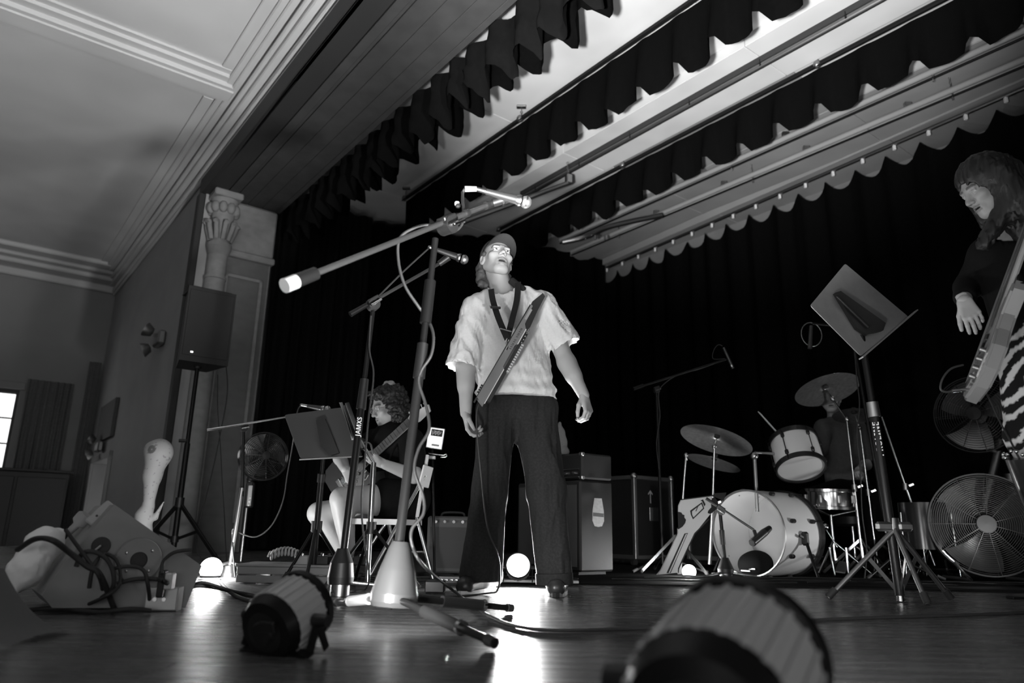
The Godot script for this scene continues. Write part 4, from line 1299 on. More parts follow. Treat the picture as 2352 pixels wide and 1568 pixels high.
func bassist() -> void:
	var t := thing("person", "bass player in black top and zebra-striped trousers, head bowed", "person", Vector3(2.22, 0, -2.85))
	var plain := func(_p: Vector3) -> Color: return Color(0.34, 0.34, 0.34)
	var mb := MB.new()
	var hc: Vector3 = Vector3(2.063, 1.781, -2.843)
	var hb := Basis(Vector3.UP, deg_to_rad(-92)) * Basis(Vector3.RIGHT, deg_to_rad(26))
	var hx := Transform3D(hb, hc)
	var f := Field.new(Vector3(1.72, 0.05, -3.25), Vector3(2.78, 1.82, -2.4), 0.0135)
	var nb: Vector3 = Vector3(2.157, 1.578, -2.908)
	var pel: Vector3 = Vector3(2.212, 1.088, -2.886)
	f.cap(nb, hx * Vector3(0, -0.05, -0.03), 0.05, 0.048, 0.02)
	f.cap(nb - Vector3.UP * 0.08, pel, 0.12, 0.14, 0.05, false, Vector3.BACK, 0.75)
	var sr: Vector3 = Vector3(2.108, 1.521, -2.973)
	var sl: Vector3 = Vector3(2.244, 1.462, -2.843)
	f.cap(sr, sl, 0.05, 0.05, 0.05)
	var er: Vector3 = Vector3(2.052, 1.388, -3.038)
	var wr: Vector3 = Vector3(1.854, 1.238, -2.778)
	f.cap(sr, er, 0.046, 0.04, 0.03).cap(er, wr, 0.04, 0.027, 0.02)
	var ga: Vector3 = Vector3(1.805, 0.996, -2.626)
	var gd: Vector3 = (Vector3(2.045, 1.459, -2.647) - ga).normalized()
	var wl := ga + gd * 0.62 + Vector3(0.09, -0.05, -0.03)
	var el := Vector3(2.58, 1.24, -2.78)
	f.cap(sl, el, 0.046, 0.04, 0.03).cap(el, wl, 0.04, 0.027, 0.02)
	for q in [[Vector3(2.166, 1.068, -2.886), Vector3(2.068, 0.661, -2.843), 2.2], [Vector3(2.253, 1.075, -2.908), Vector3(2.235, 0.674, -2.929), 2.46]]:
		f.cap(q[0], q[1], 0.085, 0.06, 0.04).cap(q[1], Vector3(q[2], 0.08, -2.9), 0.06, 0.042, 0.03)
	f.mesh(mb, plain)
	head(mb, hx, 0.0, 0.0045, 0.3, 2.0)
	hand(mb, Transform3D(frame(wr - Vector3(1.857, 1.136, -2.734), Vector3(0.4, -0.1, -0.6)), wr), 1.0, [[22, 38, 22], [26, 40, 24], [30, 42, 24], [34, 46, 24]], [Vector3(0.6, -0.8, 0.4), Vector3(0.3, -1, 0.4), Vector3(0.2, -1, 0.4)], 0.95, 0.36, 0.36)
	hand(mb, Transform3D(frame(wl - ga - gd * 0.66, Vector3(-0.3, 0.3, 0.9)), wl), -1.0, [55, 60, 35], [Vector3(0.5, -0.8, 0.5), Vector3(0.0, -1, 0.6), Vector3(-0.2, -1, 0.6)], 0.95, 0.34, 0.34)
	objw("body", mb, M.skin, t)
	var sf := Field.new(Vector3(1.72, 0.95, -3.25), Vector3(2.85, 1.68, -2.42), 0.0135)
	sf.cap(nb - Vector3.UP * 0.09, pel + Vector3.UP * 0.02, 0.135, 0.155, 0.05, false, Vector3.BACK, 0.78)
	sf.cap(sr, sl, 0.062, 0.062, 0.05).cap(sr, er, 0.06, 0.055, 0.03).cap(er, er.lerp(wr, 0.75), 0.054, 0.045, 0.02)
	sf.cap(sl, el, 0.06, 0.055, 0.03).cap(el, el.lerp(wl, 0.6), 0.054, 0.046, 0.02)
	sf.ell(nb + Vector3(-0.03, 0.02, 0.05), Vector3(0.065, 0.1, 0.06), Basis(), 0.01, true)
	objw("black_top", sf.mesh(MB.new()), M.black_cloth, t)
	var nz := FastNoiseLite.new()
	nz.seed = 17
	nz.frequency = 1.0
	var zebra := func(p: Vector3) -> Color:
		var w := nz.get_noise_3d(p.x * 5.0, p.y * 4.0, p.z * 5.0)
		var g := 0.55 if sin((p.y * 95.0 + absf(p.x - 2.2) * 130.0) + w * 7.0) > 0.35 else 0.012
		return Color(g, g, g)
	var pf := Field.new(Vector3(1.85, 0.04, -3.2), Vector3(2.75, 1.22, -2.5), 0.0085)
	pf.cap(Vector3(2.162, 1.121, -2.886), Vector3(2.28, 1.123, -2.908), 0.115, 0.115, 0.04)
	pf.cap(Vector3(2.166, 1.068, -2.886), Vector3(2.074, 0.696, -2.843), 0.112, 0.08, 0.04).cap(Vector3(2.074, 0.696, -2.843), Vector3(2.2, 0.2, -2.9), 0.08, 0.062, 0.03)
	pf.cap(Vector3(2.262, 1.075, -2.908), Vector3(2.241, 0.71, -2.929), 0.112, 0.08, 0.04).cap(Vector3(2.241, 0.71, -2.929), Vector3(2.46, 0.2, -2.9), 0.08, 0.062, 0.03)
	pf.clip(Vector3(2.048, 0.632, -2.821), Vector3.DOWN, 0.004)
	var zm := mat("zebra_cloth", 1.0, 0.8, 0.0, 0.2)
	zm.vertex_color_use_as_albedo = true
	objw("zebra_trousers", pf.mesh(MB.new(), zebra), zm, t)
	# tall boots with sequinned cuffs
	for q in [[Vector3(2.061, 0.618, -2.843), 2.2], [Vector3(2.229, 0.629, -2.929), 2.46]]:
		var bt := MB.new().rod(q[0], Vector3(q[1], 0.1, -2.9), 0.082, 0.06, 20)
		objw("boot_shaft", bt, M.black_gloss, t)
		var lace := MB.new()
		for k in 26:
			var a := TAU * k / 26
			lace.ball(q[0] + Vector3(cos(a) * 0.083, 0.012 * sin(a * 5.0), sin(a) * 0.083), Vector3.ONE * 0.008, 6, 4)
		objw("boot_trim", lace, M.chrome, t)
		objw("boot_foot", shoe(Vector3(q[1], 0, -2.9), Vector3(q[1] - 0.12, 0, -2.74), 0.045), M.black_gloss, t)
	# long dark hair
	var hf := Field.new(hc - Vector3(0.2, 0.42, 0.22), hc + Vector3(0.3, 0.22, 0.22), 0.0095)
	hf.ell(hx * Vector3(0, 0.05, -0.035), Vector3(0.1, 0.105, 0.12), hb, 0.02)
	hf.cap(hx * Vector3(0.07, 0.03, -0.03), hx * Vector3(0.08, -0.12, -0.04) - Vector3.UP * 0.05, 0.06, 0.065, 0.03)
	hf.cap(hx * Vector3(-0.07, 0.03, -0.03), hx * Vector3(-0.08, -0.12, -0.03), 0.06, 0.07, 0.03)
	hf.cap(hx * Vector3(0, 0.0, -0.1), hx * Vector3(0.02, -0.12, -0.12) - Vector3.UP * 0.15, 0.09, 0.1, 0.03)
	hf.cap(hx * Vector3(0.06, -0.1, -0.02), Vector3(2.004, 1.508, -2.821), 0.05, 0.03, 0.03)
	hf.ell(hx * Vector3(0, -0.03, 0.09), Vector3(0.056, 0.09, 0.075), hb, 0.01, true)
	hf.warp(func(p: Vector3) -> float: return nz.get_noise_3d(p.x * 40.0, p.y * 8.0, p.z * 40.0) * 0.015)
	objw("hair", hf.mesh(MB.new()), M.hair_black, t)

func drummer() -> void:
	var t := thing("person", "drummer in a dark t-shirt sitting behind the drum kit", "person", Vector3(2.75, 0, -6.3))
	var plain := func(_p: Vector3) -> Color: return Color(0.34, 0.34, 0.34)
	var mb := MB.new()
	var hc: Vector3 = Vector3(2.859, 1.461, -6.277)
	var hb := Basis(Vector3.UP, deg_to_rad(-25)) * Basis(Vector3.RIGHT, deg_to_rad(5))
	var hx := Transform3D(hb, hc)
	var nb: Vector3 = Vector3(2.916, 1.247, -6.33)
	var pel: Vector3 = Vector3(2.99, 0.66, -6.383)
	var f := Field.new(Vector3(1.95, 0.05, -6.75), Vector3(3.5, 1.6, -5.6), 0.014)
	f.cap(nb, hx * Vector3(0, -0.05, -0.03), 0.055, 0.052, 0.02)
	f.cap(nb - Vector3.UP * 0.08, pel, 0.14, 0.15, 0.05, false, Vector3.BACK, 0.75)
	var sr: Vector3 = Vector3(2.772, 1.198, -6.277)
	var sl: Vector3 = Vector3(3.092, 1.212, -6.33)
	f.cap(sr, sl, 0.06, 0.06, 0.05)
	var er: Vector3 = Vector3(2.651, 0.938, -6.172)
	var wr: Vector3 = Vector3(2.283, 0.983, -5.961)
	var el: Vector3 = Vector3(3.063, 0.871, -6.172)
	var wl: Vector3 = Vector3(2.874, 0.805, -5.929)
	f.cap(sr, er, 0.052, 0.044, 0.03).cap(er, wr, 0.044, 0.03, 0.02)
	f.cap(sl, el, 0.052, 0.044, 0.03).cap(el, wl, 0.044, 0.03, 0.02)
	f.cap(pel, Vector3(2.441, 0.558, -5.908), 0.11, 0.075, 0.05).cap(Vector3(2.441, 0.558, -5.908), Vector3(2.412, 0.087, -5.855), 0.07, 0.045, 0.03)
	f.cap(pel, Vector3(3.026, 0.573, -6.013), 0.11, 0.075, 0.05).cap(Vector3(3.026, 0.573, -6.013), Vector3(2.92, 0.093, -5.908), 0.07, 0.045, 0.03)
	f.mesh(mb, plain)
	head(mb, hx, 0.0, 0.0065, 0.34)
	hand(mb, Transform3D(frame(wr - Vector3(2.225, 1.048, -5.908), Vector3(-0.3, -0.8, 0.3)), wr), 1.0, [60, 80, 45], [Vector3(0.4, -0.9, 0.6), Vector3(0, -1, 0.6), Vector3(-0.3, -1, 0.5)], 1.0, 0.34, 0.34)
	hand(mb, Transform3D(frame(wl - Vector3(2.773, 0.759, -5.802), Vector3(0.2, -0.9, 0.1)), wl), -1.0, [60, 80, 45], [Vector3(0.4, -0.9, 0.6), Vector3(0, -1, 0.6), Vector3(-0.3, -1, 0.5)], 1.0, 0.34, 0.34)
	objw("body", mb, M.skin, t)
	var sf := Field.new(Vector3(1.95, 0.3, -6.75), Vector3(3.5, 1.35, -5.7), 0.015)
	sf.cap(nb - Vector3.UP * 0.09, pel, 0.165, 0.185, 0.05, false, Vector3.BACK, 0.8)
	sf.cap(sr, sl, 0.075, 0.075, 0.05).cap(sr, sr.lerp(er, 0.75), 0.075, 0.08, 0.03).cap(sl, sl.lerp(el, 0.75), 0.075, 0.08, 0.03)
	objw("t_shirt", sf.mesh(MB.new()), tex(mat("grey_cloth", 0.09, 0.9), noise_tex(0.05, 0.7, 1, 3, 128, 54), Vector3(5, 5, 5)), t)
	var pf := Field.new(Vector3(1.95, 0.05, -6.75), Vector3(3.6, 0.8, -5.6), 0.016)
	pf.cap(pel, Vector3(2.441, 0.558, -5.908), 0.13, 0.095, 0.05).cap(Vector3(2.441, 0.558, -5.908), Vector3(2.415, 0.12, -5.855), 0.09, 0.075, 0.03)
	pf.cap(pel, Vector3(3.026, 0.573, -6.013), 0.13, 0.095, 0.05).cap(Vector3(3.026, 0.573, -6.013), Vector3(2.924, 0.127, -5.908), 0.09, 0.075, 0.03)
	objw("trousers", pf.mesh(MB.new()), M.black_cloth, t)
	var hf := Field.new(hc - Vector3.ONE * 0.16, hc + Vector3.ONE * 0.16, 0.009)
	hf.ell(hx * Vector3(0, 0.045, -0.03), Vector3(0.085, 0.1, 0.105), hb, 0.02)
	hf.ell(hx * Vector3(0, -0.02, 0.09), Vector3(0.07, 0.085, 0.07), hb, 0.01, true)
	objw("hair", hf.mesh(MB.new()), M.hair_black, t)
	for q in [Vector3(2.412, 0.087, -5.855), Vector3(2.92, 0.093, -5.908)]:
		objw("shoe", shoe(Vector3(q.x, 0, q.z), Vector3(q.x - 0.05, 0, q.z + 0.17), 0.048), M.shoe_leather, t)
	var st := thing("drum_stick", "wooden drumstick raised above the white tom", "drumstick", Vector3(2.125, 1.177, -5.855))
	objw("stick", MB.new().tube(PackedVector3Array([Vector3(2.034, 1.257, -5.802), Vector3(2.05, 1.239, -5.802), Vector3(2.234, 1.081, -5.908), Vector3(2.311, 1.021, -5.971)]), [0.004, 0.0065, 0.0075, 0.0075], 8), mat("stick_wood", 0.5, 0.5), st)
	var thr := thing("drum_throne", "round black drum stool under the drummer", "stool", Vector3(pel.x, 0, pel.z))
	objw("seat", MB.new().lathe(Transform3D(Basis(), Vector3(pel.x, 0, pel.z)), [Vector2(0, 0.36), Vector2(0.16, 0.36), Vector2(0.17, 0.38), Vector2(0.17, 0.44), Vector2(0.15, 0.46), Vector2(0, 0.46)], 24), M.black_plastic, thr)
	objw("post", MB.new().rod(Vector3(pel.x, 0.1, pel.z), Vector3(pel.x, 0.37, pel.z), 0.02), M.chrome, thr)
	for k in 3:
		var a := TAU * k / 3 + 0.5
		objw("leg", MB.new().rod(Vector3(pel.x, 0.2, pel.z), Vector3(pel.x + cos(a) * 0.25, 0.012, pel.z + sin(a) * 0.25), 0.012), M.chrome, thr)
# hand microphone: plug end at a, grille at b
func mic(a: Vector3, b: Vector3, k: float, label: String) -> Node3D:
	var t := thing("microphone", label, "microphone", a.lerp(b, 0.5))
	var d := (b - a).normalized()
	var l := a.distance_to(b)
	var side := d.cross(Vector3.UP).normalized()
	var x := Transform3D(Basis(side, d, side.cross(d)), a)
	objw("plug", MB.new().lathe(x, [Vector2(0, -0.05 * k), Vector2(0.006 * k, -0.05 * k), Vector2(0.0095 * k, -0.04 * k), Vector2(0.0095 * k, 0.0)], 16), M.steel, t)
	objw("handle", MB.new().lathe(x, [Vector2(0, 0), Vector2(0.0115 * k, 0), Vector2(0.0125 * k, 0.006), Vector2(0.0185 * k, l - 0.05 * k), Vector2(0.0185 * k, l - 0.04 * k)], 24), M.mic_body, t)
	objw("collar", MB.new().lathe(x, [Vector2(0.0185 * k, l - 0.042 * k), Vector2(0.0235 * k, l - 0.03 * k), Vector2(0.0235 * k, l - 0.022 * k)], 24), M.steel, t)
	var g := []
	for j in 9:
		var q := -0.62 + (PI / 2 + 0.62) * j / 8.0
		g.append(Vector2(0.0252 * k * cos(q), l + 0.0252 * k * sin(q) * (1.0 if q < 0 else 0.92)))
	objw("grille", MB.new().lathe(x, g, 28, true), M.mesh_grille, t)
	objw("grille_band", MB.new().lathe(x, [Vector2(0.0247 * k, l - 0.004 * k), Vector2(0.0262 * k, l - 0.003 * k), Vector2(0.0262 * k, l + 0.003 * k), Vector2(0.0247 * k, l + 0.004 * k)], 28), M.steel, t)
	return t

func legs(t: Node3D, hub: Vector3, feet: Array, r: float, m: Material) -> void:
	for f: Vector3 in feet:
		var o := objw("leg", MB.new().rod(hub, f + Vector3.UP * r, r, r * 0.9, 8), m, t)
		var d := (f + Vector3.UP * r - hub).normalized()
		var s := MB.new().rod(f + Vector3.UP * r * 1.35 - d * 0.05, f + Vector3.UP * r * 1.35, r * 1.3, r * 1.3, 8)
		var p := obj("rubber_foot", s, M.rubber, o)

func boom_joint(t: Node3D, at: Vector3, along: Vector3, k := 1.0) -> void:
	var side := along.normalized().cross(Vector3.UP).normalized()
	objw("boom_clutch", MB.new().rod(at - side * 0.022 * k - Vector3.UP * 0.02, at + side * 0.022 * k - Vector3.UP * 0.02, 0.027 * k, null, 18).box(Transform3D(frame(along, side), at), Vector3(0.032, 0.06, 0.036) * k, 0.004), M.black_plastic, t)
	var sc := MB.new().rod(at + side * 0.022 * k - Vector3.UP * 0.02, at + side * 0.05 * k - Vector3.UP * 0.02, 0.006 * k)
	sc.bar(at + side * 0.048 * k - Vector3.UP * 0.02 - along.normalized() * 0.03 * k, at + side * 0.048 * k - Vector3.UP * 0.02 + along.normalized() * 0.03 * k, 0.012 * k, 0.008 * k, side, 0.003)
	objw("wing_screw", sc, M.chrome, t)

func cable(pts: Array, r: float, label: String, m := "rubber", group := "", steps := 7) -> void:
	var c := thing("cable", label, "cable", pts[0], 0.0, group)
	objw("lead", MB.new().tube(arc(pts, steps), r, 6), M[m], c)

func text(called: String, s: String, x: Transform3D, size: float, m: Material, parent: Node3D) -> void:
	var tm := TextMesh.new()
	var fo := SystemFont.new()
	fo.font_names = PackedStringArray(["Droid Sans"])
	fo.font_weight = 700
	tm.font = fo
	tm.text = s
	tm.font_size = 32
	tm.pixel_size = size / 32.0
	tm.depth = 0.0006
	tm.material = m
	var o := MeshInstance3D.new()
	o.mesh = tm
	o.name = called
	parent.add_child(o, true)
	o.global_transform = x

func gear() -> void:
	mat("mic_body", 0.06, 0.35, 0.6)
	var mg := tex(mat("mesh_grille", 0.75, 0.4, 0.9), noise_tex(0.4, 0.25, 1.0, 1, 128, 61), Vector3(60, 60, 60))
	near_stand()
	second_stand()
	var t := thing("microphone_stand", "slim boom microphone stand at the back between singer and drums", "microphone stand", Vector3(1.18, 0, -5.851))
	var p0: Vector3 = Vector3(1.087, 0.065, -5.4)
	var p1: Vector3 = Vector3(1.122, 1.356, -5.4)
	var b0 := Vector3(p1.x, 0, p1.z)
	objw("pole", MB.new().rod(b0 + Vector3.UP * 0.06, p1, 0.011), M.black_metal, t)
	objw("boom", MB.new().rod(Vector3(0.935, 1.336, -5.35), Vector3(1.704, 1.618, -5.5), 0.008), M.black_metal, t)
	objw("boom_weight", MB.new().rod(Vector3(0.935, 1.336, -5.35), Vector3(1.014, 1.367, -5.36), 0.014), M.black_metal, t)
	boom_joint(t, p1, Vector3(1.704, 1.618, -5.5) - Vector3(0.935, 1.336, -5.35), 0.8)
	objw("cable_loop", MB.new().tube(arc([Vector3(1.694, 1.625, -5.5), Vector3(1.601, 1.623, -5.5), Vector3(1.611, 1.694, -5.5), Vector3(1.648, 1.738, -5.5), Vector3(1.683, 1.728, -5.5)], 4), 0.003, 5), M.rubber, t)
	objw("cable_wrap", MB.new().tube(arc([Vector3(1.596, 1.574, -5.47), Vector3(1.451, 1.517, -5.45), Vector3(1.326, 1.483, -5.43), Vector3(1.2, 1.407, -5.41), Vector3(1.133, 1.315, -5.38), Vector3(1.136, 1.13, -5.38), Vector3(1.103, 0.932, -5.38), Vector3(1.116, 0.738, -5.38)], 4), 0.004, 5), M.rubber, t)
	legs(t, b0 + Vector3.UP * 0.12, [b0 + Vector3(0.3, 0, 0.1), b0 + Vector3(-0.25, 0, 0.18), b0 + Vector3(0, 0, -0.3)], 0.009, M.black_metal)
	var pm := thing("pencil_microphone", "slim dark pencil microphone pointing down over the drums", "microphone", Vector3(1.719, 1.639, -5.5))
	objw("barrel", MB.new().rod(Vector3(1.689, 1.725, -5.5), Vector3(1.756, 1.555, -5.5), 0.011, 0.012, 12), M.mic_body, pm)
	objw("capsule_ring", MB.new().rod(Vector3(1.743, 1.583, -5.5), Vector3(1.749, 1.569, -5.5), 0.0128, null, 12), M.steel, pm)
	keytar()
	singer_music()
	amps()

func near_stand() -> void:
	var c := Vector3(-0.375, 0, -2.47)
	var t := thing("microphone_stand", "tall boom microphone stand with a big cone base in front of the singer", "microphone stand", c)
	var top: Vector3 = Vector3(-0.302, 1.372, -2.55)
	var dir := (top - (c + Vector3.UP * 0.08)).normalized()
	var at := func(h: float) -> Vector3: return c + Vector3.UP * 0.08 + dir * h
	var side := dir.cross(Vector3.FORWARD).normalized()
	var b := Basis(side, dir, side.cross(dir))
	objw("cone_base", MB.new().lathe(Transform3D(b, c), [Vector2(0.0, 0.045), Vector2(0.072, 0.045), Vector2(0.078, 0.06), Vector2(0.078, 0.085), Vector2(0.06, 0.16), Vector2(0.036, 0.235), Vector2(0.03, 0.25), Vector2(0.0, 0.25)], 32), mat("base_satin", 0.12, 0.26, 0.5), t)
	var lg := [[Vector3(-0.647, 0, -2.862), 0.018], [Vector3(-0.03, 0, -1.953), 0.018], [Vector3(0.02, 0, -2.78), 0.018]]
	for q in lg:
		var f: Vector3 = q[0] + Vector3.UP * 0.016
		var s := c + Vector3.UP * 0.07 + (f - c).slide(Vector3.UP).normalized() * 0.06
		var o := objw("leg", MB.new().rod(s, f, 0.011, 0.011, 12), M.base_satin if q[0].x < -0.5 else M.black_metal, t)
		obj("leg_sleeve", MB.new().rod(s.lerp(f, 0.3), s.lerp(f, 0.68), 0.019, 0.019, 14), M.white_paint if q[0].x < -0.5 else M.black_plastic, o)
		obj("leg_collar", MB.new().rod(s.lerp(f, 0.68), s.lerp(f, 0.71), 0.021, 0.021, 14), M.chrome, o)
		obj("rubber_foot", MB.new().rod(s.lerp(f, 0.94), f, 0.016, 0.014, 12), M.rubber, o)
	objw("lower_tube", MB.new().rod(at.call(0.16), at.call(0.78), 0.0165, null, 16), mat("grey_tube", 0.02, 0.3, 0.2, 0.3), t)
	objw("clutch", MB.new().rod(at.call(0.74), at.call(0.87), 0.022, 0.02, 16), M.black_plastic, t)
	objw("upper_tube", MB.new().rod(at.call(0.85), top, 0.012, null, 14), M.black_metal, t)
	objw("upper_sleeve", MB.new().rod(at.call(0.95), at.call(1.12), 0.021, null, 14), M.black_metal, t)
	var ba: Vector3 = Vector3(-0.667, 0.977, -1.98)
	var bb: Vector3 = Vector3(-0.09, 1.608, -2.72)
	objw("boom", MB.new().rod(ba, bb, 0.0105, null, 14), M.boom_steel, t)
	var bd := (bb - ba).normalized()
	objw("counterweight", MB.new().rod(ba, ba + bd * 0.12, 0.0215, 0.0205, 18), M.black_metal, t)
	objw("weight_band", MB.new().rod(ba - bd * 0.004, ba + bd * 0.04, 0.0225, null, 18), mat("tape", 0.3, 0.6), t)
	for q: float in [0.74, 0.82, 0.95]:
		objw("boom_collar", MB.new().rod(ba.lerp(bb, q), ba.lerp(bb, q) + bd * 0.02, 0.016, null, 14), M.black_plastic, t)
	boom_joint(t, ba.lerp(bb, 0.715), bd, 1.25)
	objw("mic_clip", MB.new().tube(arc([bb, Vector3(-0.058, 1.616, -2.72), Vector3(-0.039, 1.605, -2.72)], 3), 0.012, 10).rod(Vector3(-0.09, 1.608, -2.72), Vector3(-0.025, 1.631, -2.72), 0.018, 0.02, 12), M.black_plastic, t)
	objw("clip_lever", MB.new().bar(Vector3(-0.214, 1.627, -2.66), Vector3(-0.199, 1.471, -2.62), 0.012, 0.01, Vector3.RIGHT, 0.003).bx(Vector3(-0.228, 1.555, -2.64), Vector3(0.02, 0.02, 0.02), 0.005), M.black_plastic, t)
	objw("boom_tip", MB.new().bx(Vector3(-0.232, 1.563, -2.64), Vector3(0.018, 0.018, 0.018), 0.004), M.paper, t)
	mic(Vector3(-0.119, 1.639, -2.68), Vector3(0.047, 1.614, -2.72), 1.05, "big vocal microphone with bright ball grille on the nearest boom")
	var mc := thing("cable", "dark cable looping from the nearest vocal microphone and winding down its stand", "cable", Vector3(-0.198, 1.653, -2.68))
	objw("lead", MB.new().tube(arc([Vector3(-0.176, 1.644, -2.67), Vector3(-0.207, 1.635, -2.66), Vector3(-0.213, 1.588, -2.66), Vector3(-0.201, 1.502, -2.64), Vector3(-0.224, 1.432, -2.6), Vector3(-0.273, 1.425, -2.58), Vector3(-0.33, 1.429, -2.55), Vector3(-0.383, 1.401, -2.52), Vector3(-0.431, 1.348, -2.5), Vector3(-0.43, 1.257, -2.5), Vector3(-0.401, 1.163, -2.5), Vector3(-0.354, 1.095, -2.52), Vector3(-0.316, 1.047, -2.54), Vector3(-0.287, 0.976, -2.51), Vector3(-0.291, 0.9, -2.5), Vector3(-0.323, 0.843, -2.5), Vector3(-0.33, 0.795, -2.5), Vector3(-0.301, 0.717, -2.5), Vector3(-0.283, 0.63, -2.48), Vector3(-0.315, 0.56, -2.47), Vector3(-0.324, 0.485, -2.46), Vector3(-0.29, 0.399, -2.46), Vector3(-0.286, 0.341, -2.45), Vector3(-0.32, 0.291, -2.44), Vector3(-0.314, 0.236, -2.44), Vector3(-0.279, 0.172, -2.5), Vector3(-0.252, 0.02, -3.461), Vector3(-0.068, 0.006, -2.646), Vector3(0.048, 0.006, -2.345), Vector3(0.179, 0.006, -2.295), Vector3(0.43, 0.006, -2.377), Vector3(0.763, 0.006, -2.485), Vector3(1.142, 0.006, -2.703), Vector3(1.636, 0.006, -2.883), Vector3(2.269, 0.006, -3.132)], 6), 0.0058, 7), mat("grey_lead", 0.035, 0.5), mc)
	objw("plug_sleeve", MB.new().rod(Vector3(-0.204, 1.639, -2.66), Vector3(-0.158, 1.645, -2.67), 0.0125, 0.011, 14), M.tape, mc)

func second_stand() -> void:
	var c := Vector3(-0.735, 0, -3.3)
	var t := thing("microphone_stand", "black boom stand with upright lettering, between singer and seated guitarist", "microphone stand", c)
	var top: Vector3 = Vector3(-0.689, 1.319, -3.36)
	var lo := c + Vector3.UP * 0.1
	objw("cone_base", MB.new().lathe(Transform3D(Basis(), c), [Vector2(0, 0.05), Vector2(0.055, 0.05), Vector2(0.058, 0.08), Vector2(0.05, 0.14), Vector2(0.024, 0.2), Vector2(0, 0.2)], 24), M.black_plastic, t)
	objw("base_ring", MB.new().lathe(Transform3D(Basis(), c), [Vector2(0.03, 0.0), Vector2(0.042, 0.002), Vector2(0.042, 0.052), Vector2(0.03, 0.052)], 24), M.steel, t)
	legs(t, c + Vector3.UP * 0.06, [Vector3(-0.756, 0, -3.265), Vector3(-0.561, 0, -3.721), Vector3(-0.881, 0, -4.51)], 0.009, M.steel)
	objw("lower_tube", MB.new().rod(lo, lo.lerp(top, 0.62), 0.017, null, 14), M.black_metal, t)
	objw("clutch", MB.new().rod(lo.lerp(top, 0.6), lo.lerp(top, 0.72), 0.023, 0.02, 14), M.black_plastic, t)
	objw("upper_tube", MB.new().rod(lo.lerp(top, 0.7), top, 0.012, null, 12), M.black_metal, t)
	var ba: Vector3 = Vector3(-0.785, 1.286, -3.3)
	var bb: Vector3 = Vector3(-0.39, 1.63, -3.5)
	objw("boom", MB.new().rod(ba, bb, 0.0085, null, 12), M.boom_steel, t)
	objw("boom_handle", MB.new().rod(ba, ba.lerp(bb, 0.2), 0.014, 0.012, 12), M.black_metal, t)
	boom_joint(t, ba.lerp(bb, 0.25), bb - ba, 1.1)
	objw("mic_clip", MB.new().rod(Vector3(-0.39, 1.63, -3.5), Vector3(-0.341, 1.67, -3.5), 0.016, 0.02, 12), M.black_plastic, t)
	objw("side_lead", MB.new().tube(arc([Vector3(-0.446, 1.717, -3.5), Vector3(-0.557, 1.574, -3.45), Vector3(-0.665, 1.401, -3.36), Vector3(-0.7, 1.349, -3.34)], 4), 0.005, 6), M.rubber, t)
	mic(Vector3(-0.399, 1.696, -3.47), Vector3(-0.259, 1.657, -3.5), 1.0, "vocal microphone on the second boom, right before the singer's chest")
	var d := (top - lo).normalized()
	var out := Vector3(0.2, 0, 1.0)
	text("lettering", "JAMXS", Transform3D(frame(out.cross(d), out - d * out.dot(d)), lo.lerp(top, 0.53) + out.normalized() * 0.0178), 0.03, M.print_white, t)
	# pole lead wound round it
	cable([Vector3(-0.692, 1.293, -3.34), Vector3(-0.687, 1.126, -3.33), Vector3(-0.656, 0.996, -3.32), Vector3(-0.662, 0.784, -3.3), Vector3(-0.661, 0.582, -3.28), Vector3(-0.663, 0.388, -3.28), Vector3(-0.633, 0.22, -3.27), Vector3(-0.6, 0.094, -3.24), Vector3(-0.673, 0.01, -3.568), Vector3(-0.731, 0.006, -3.46)], 0.0045, "thin dark lead running down the lettered boom stand")

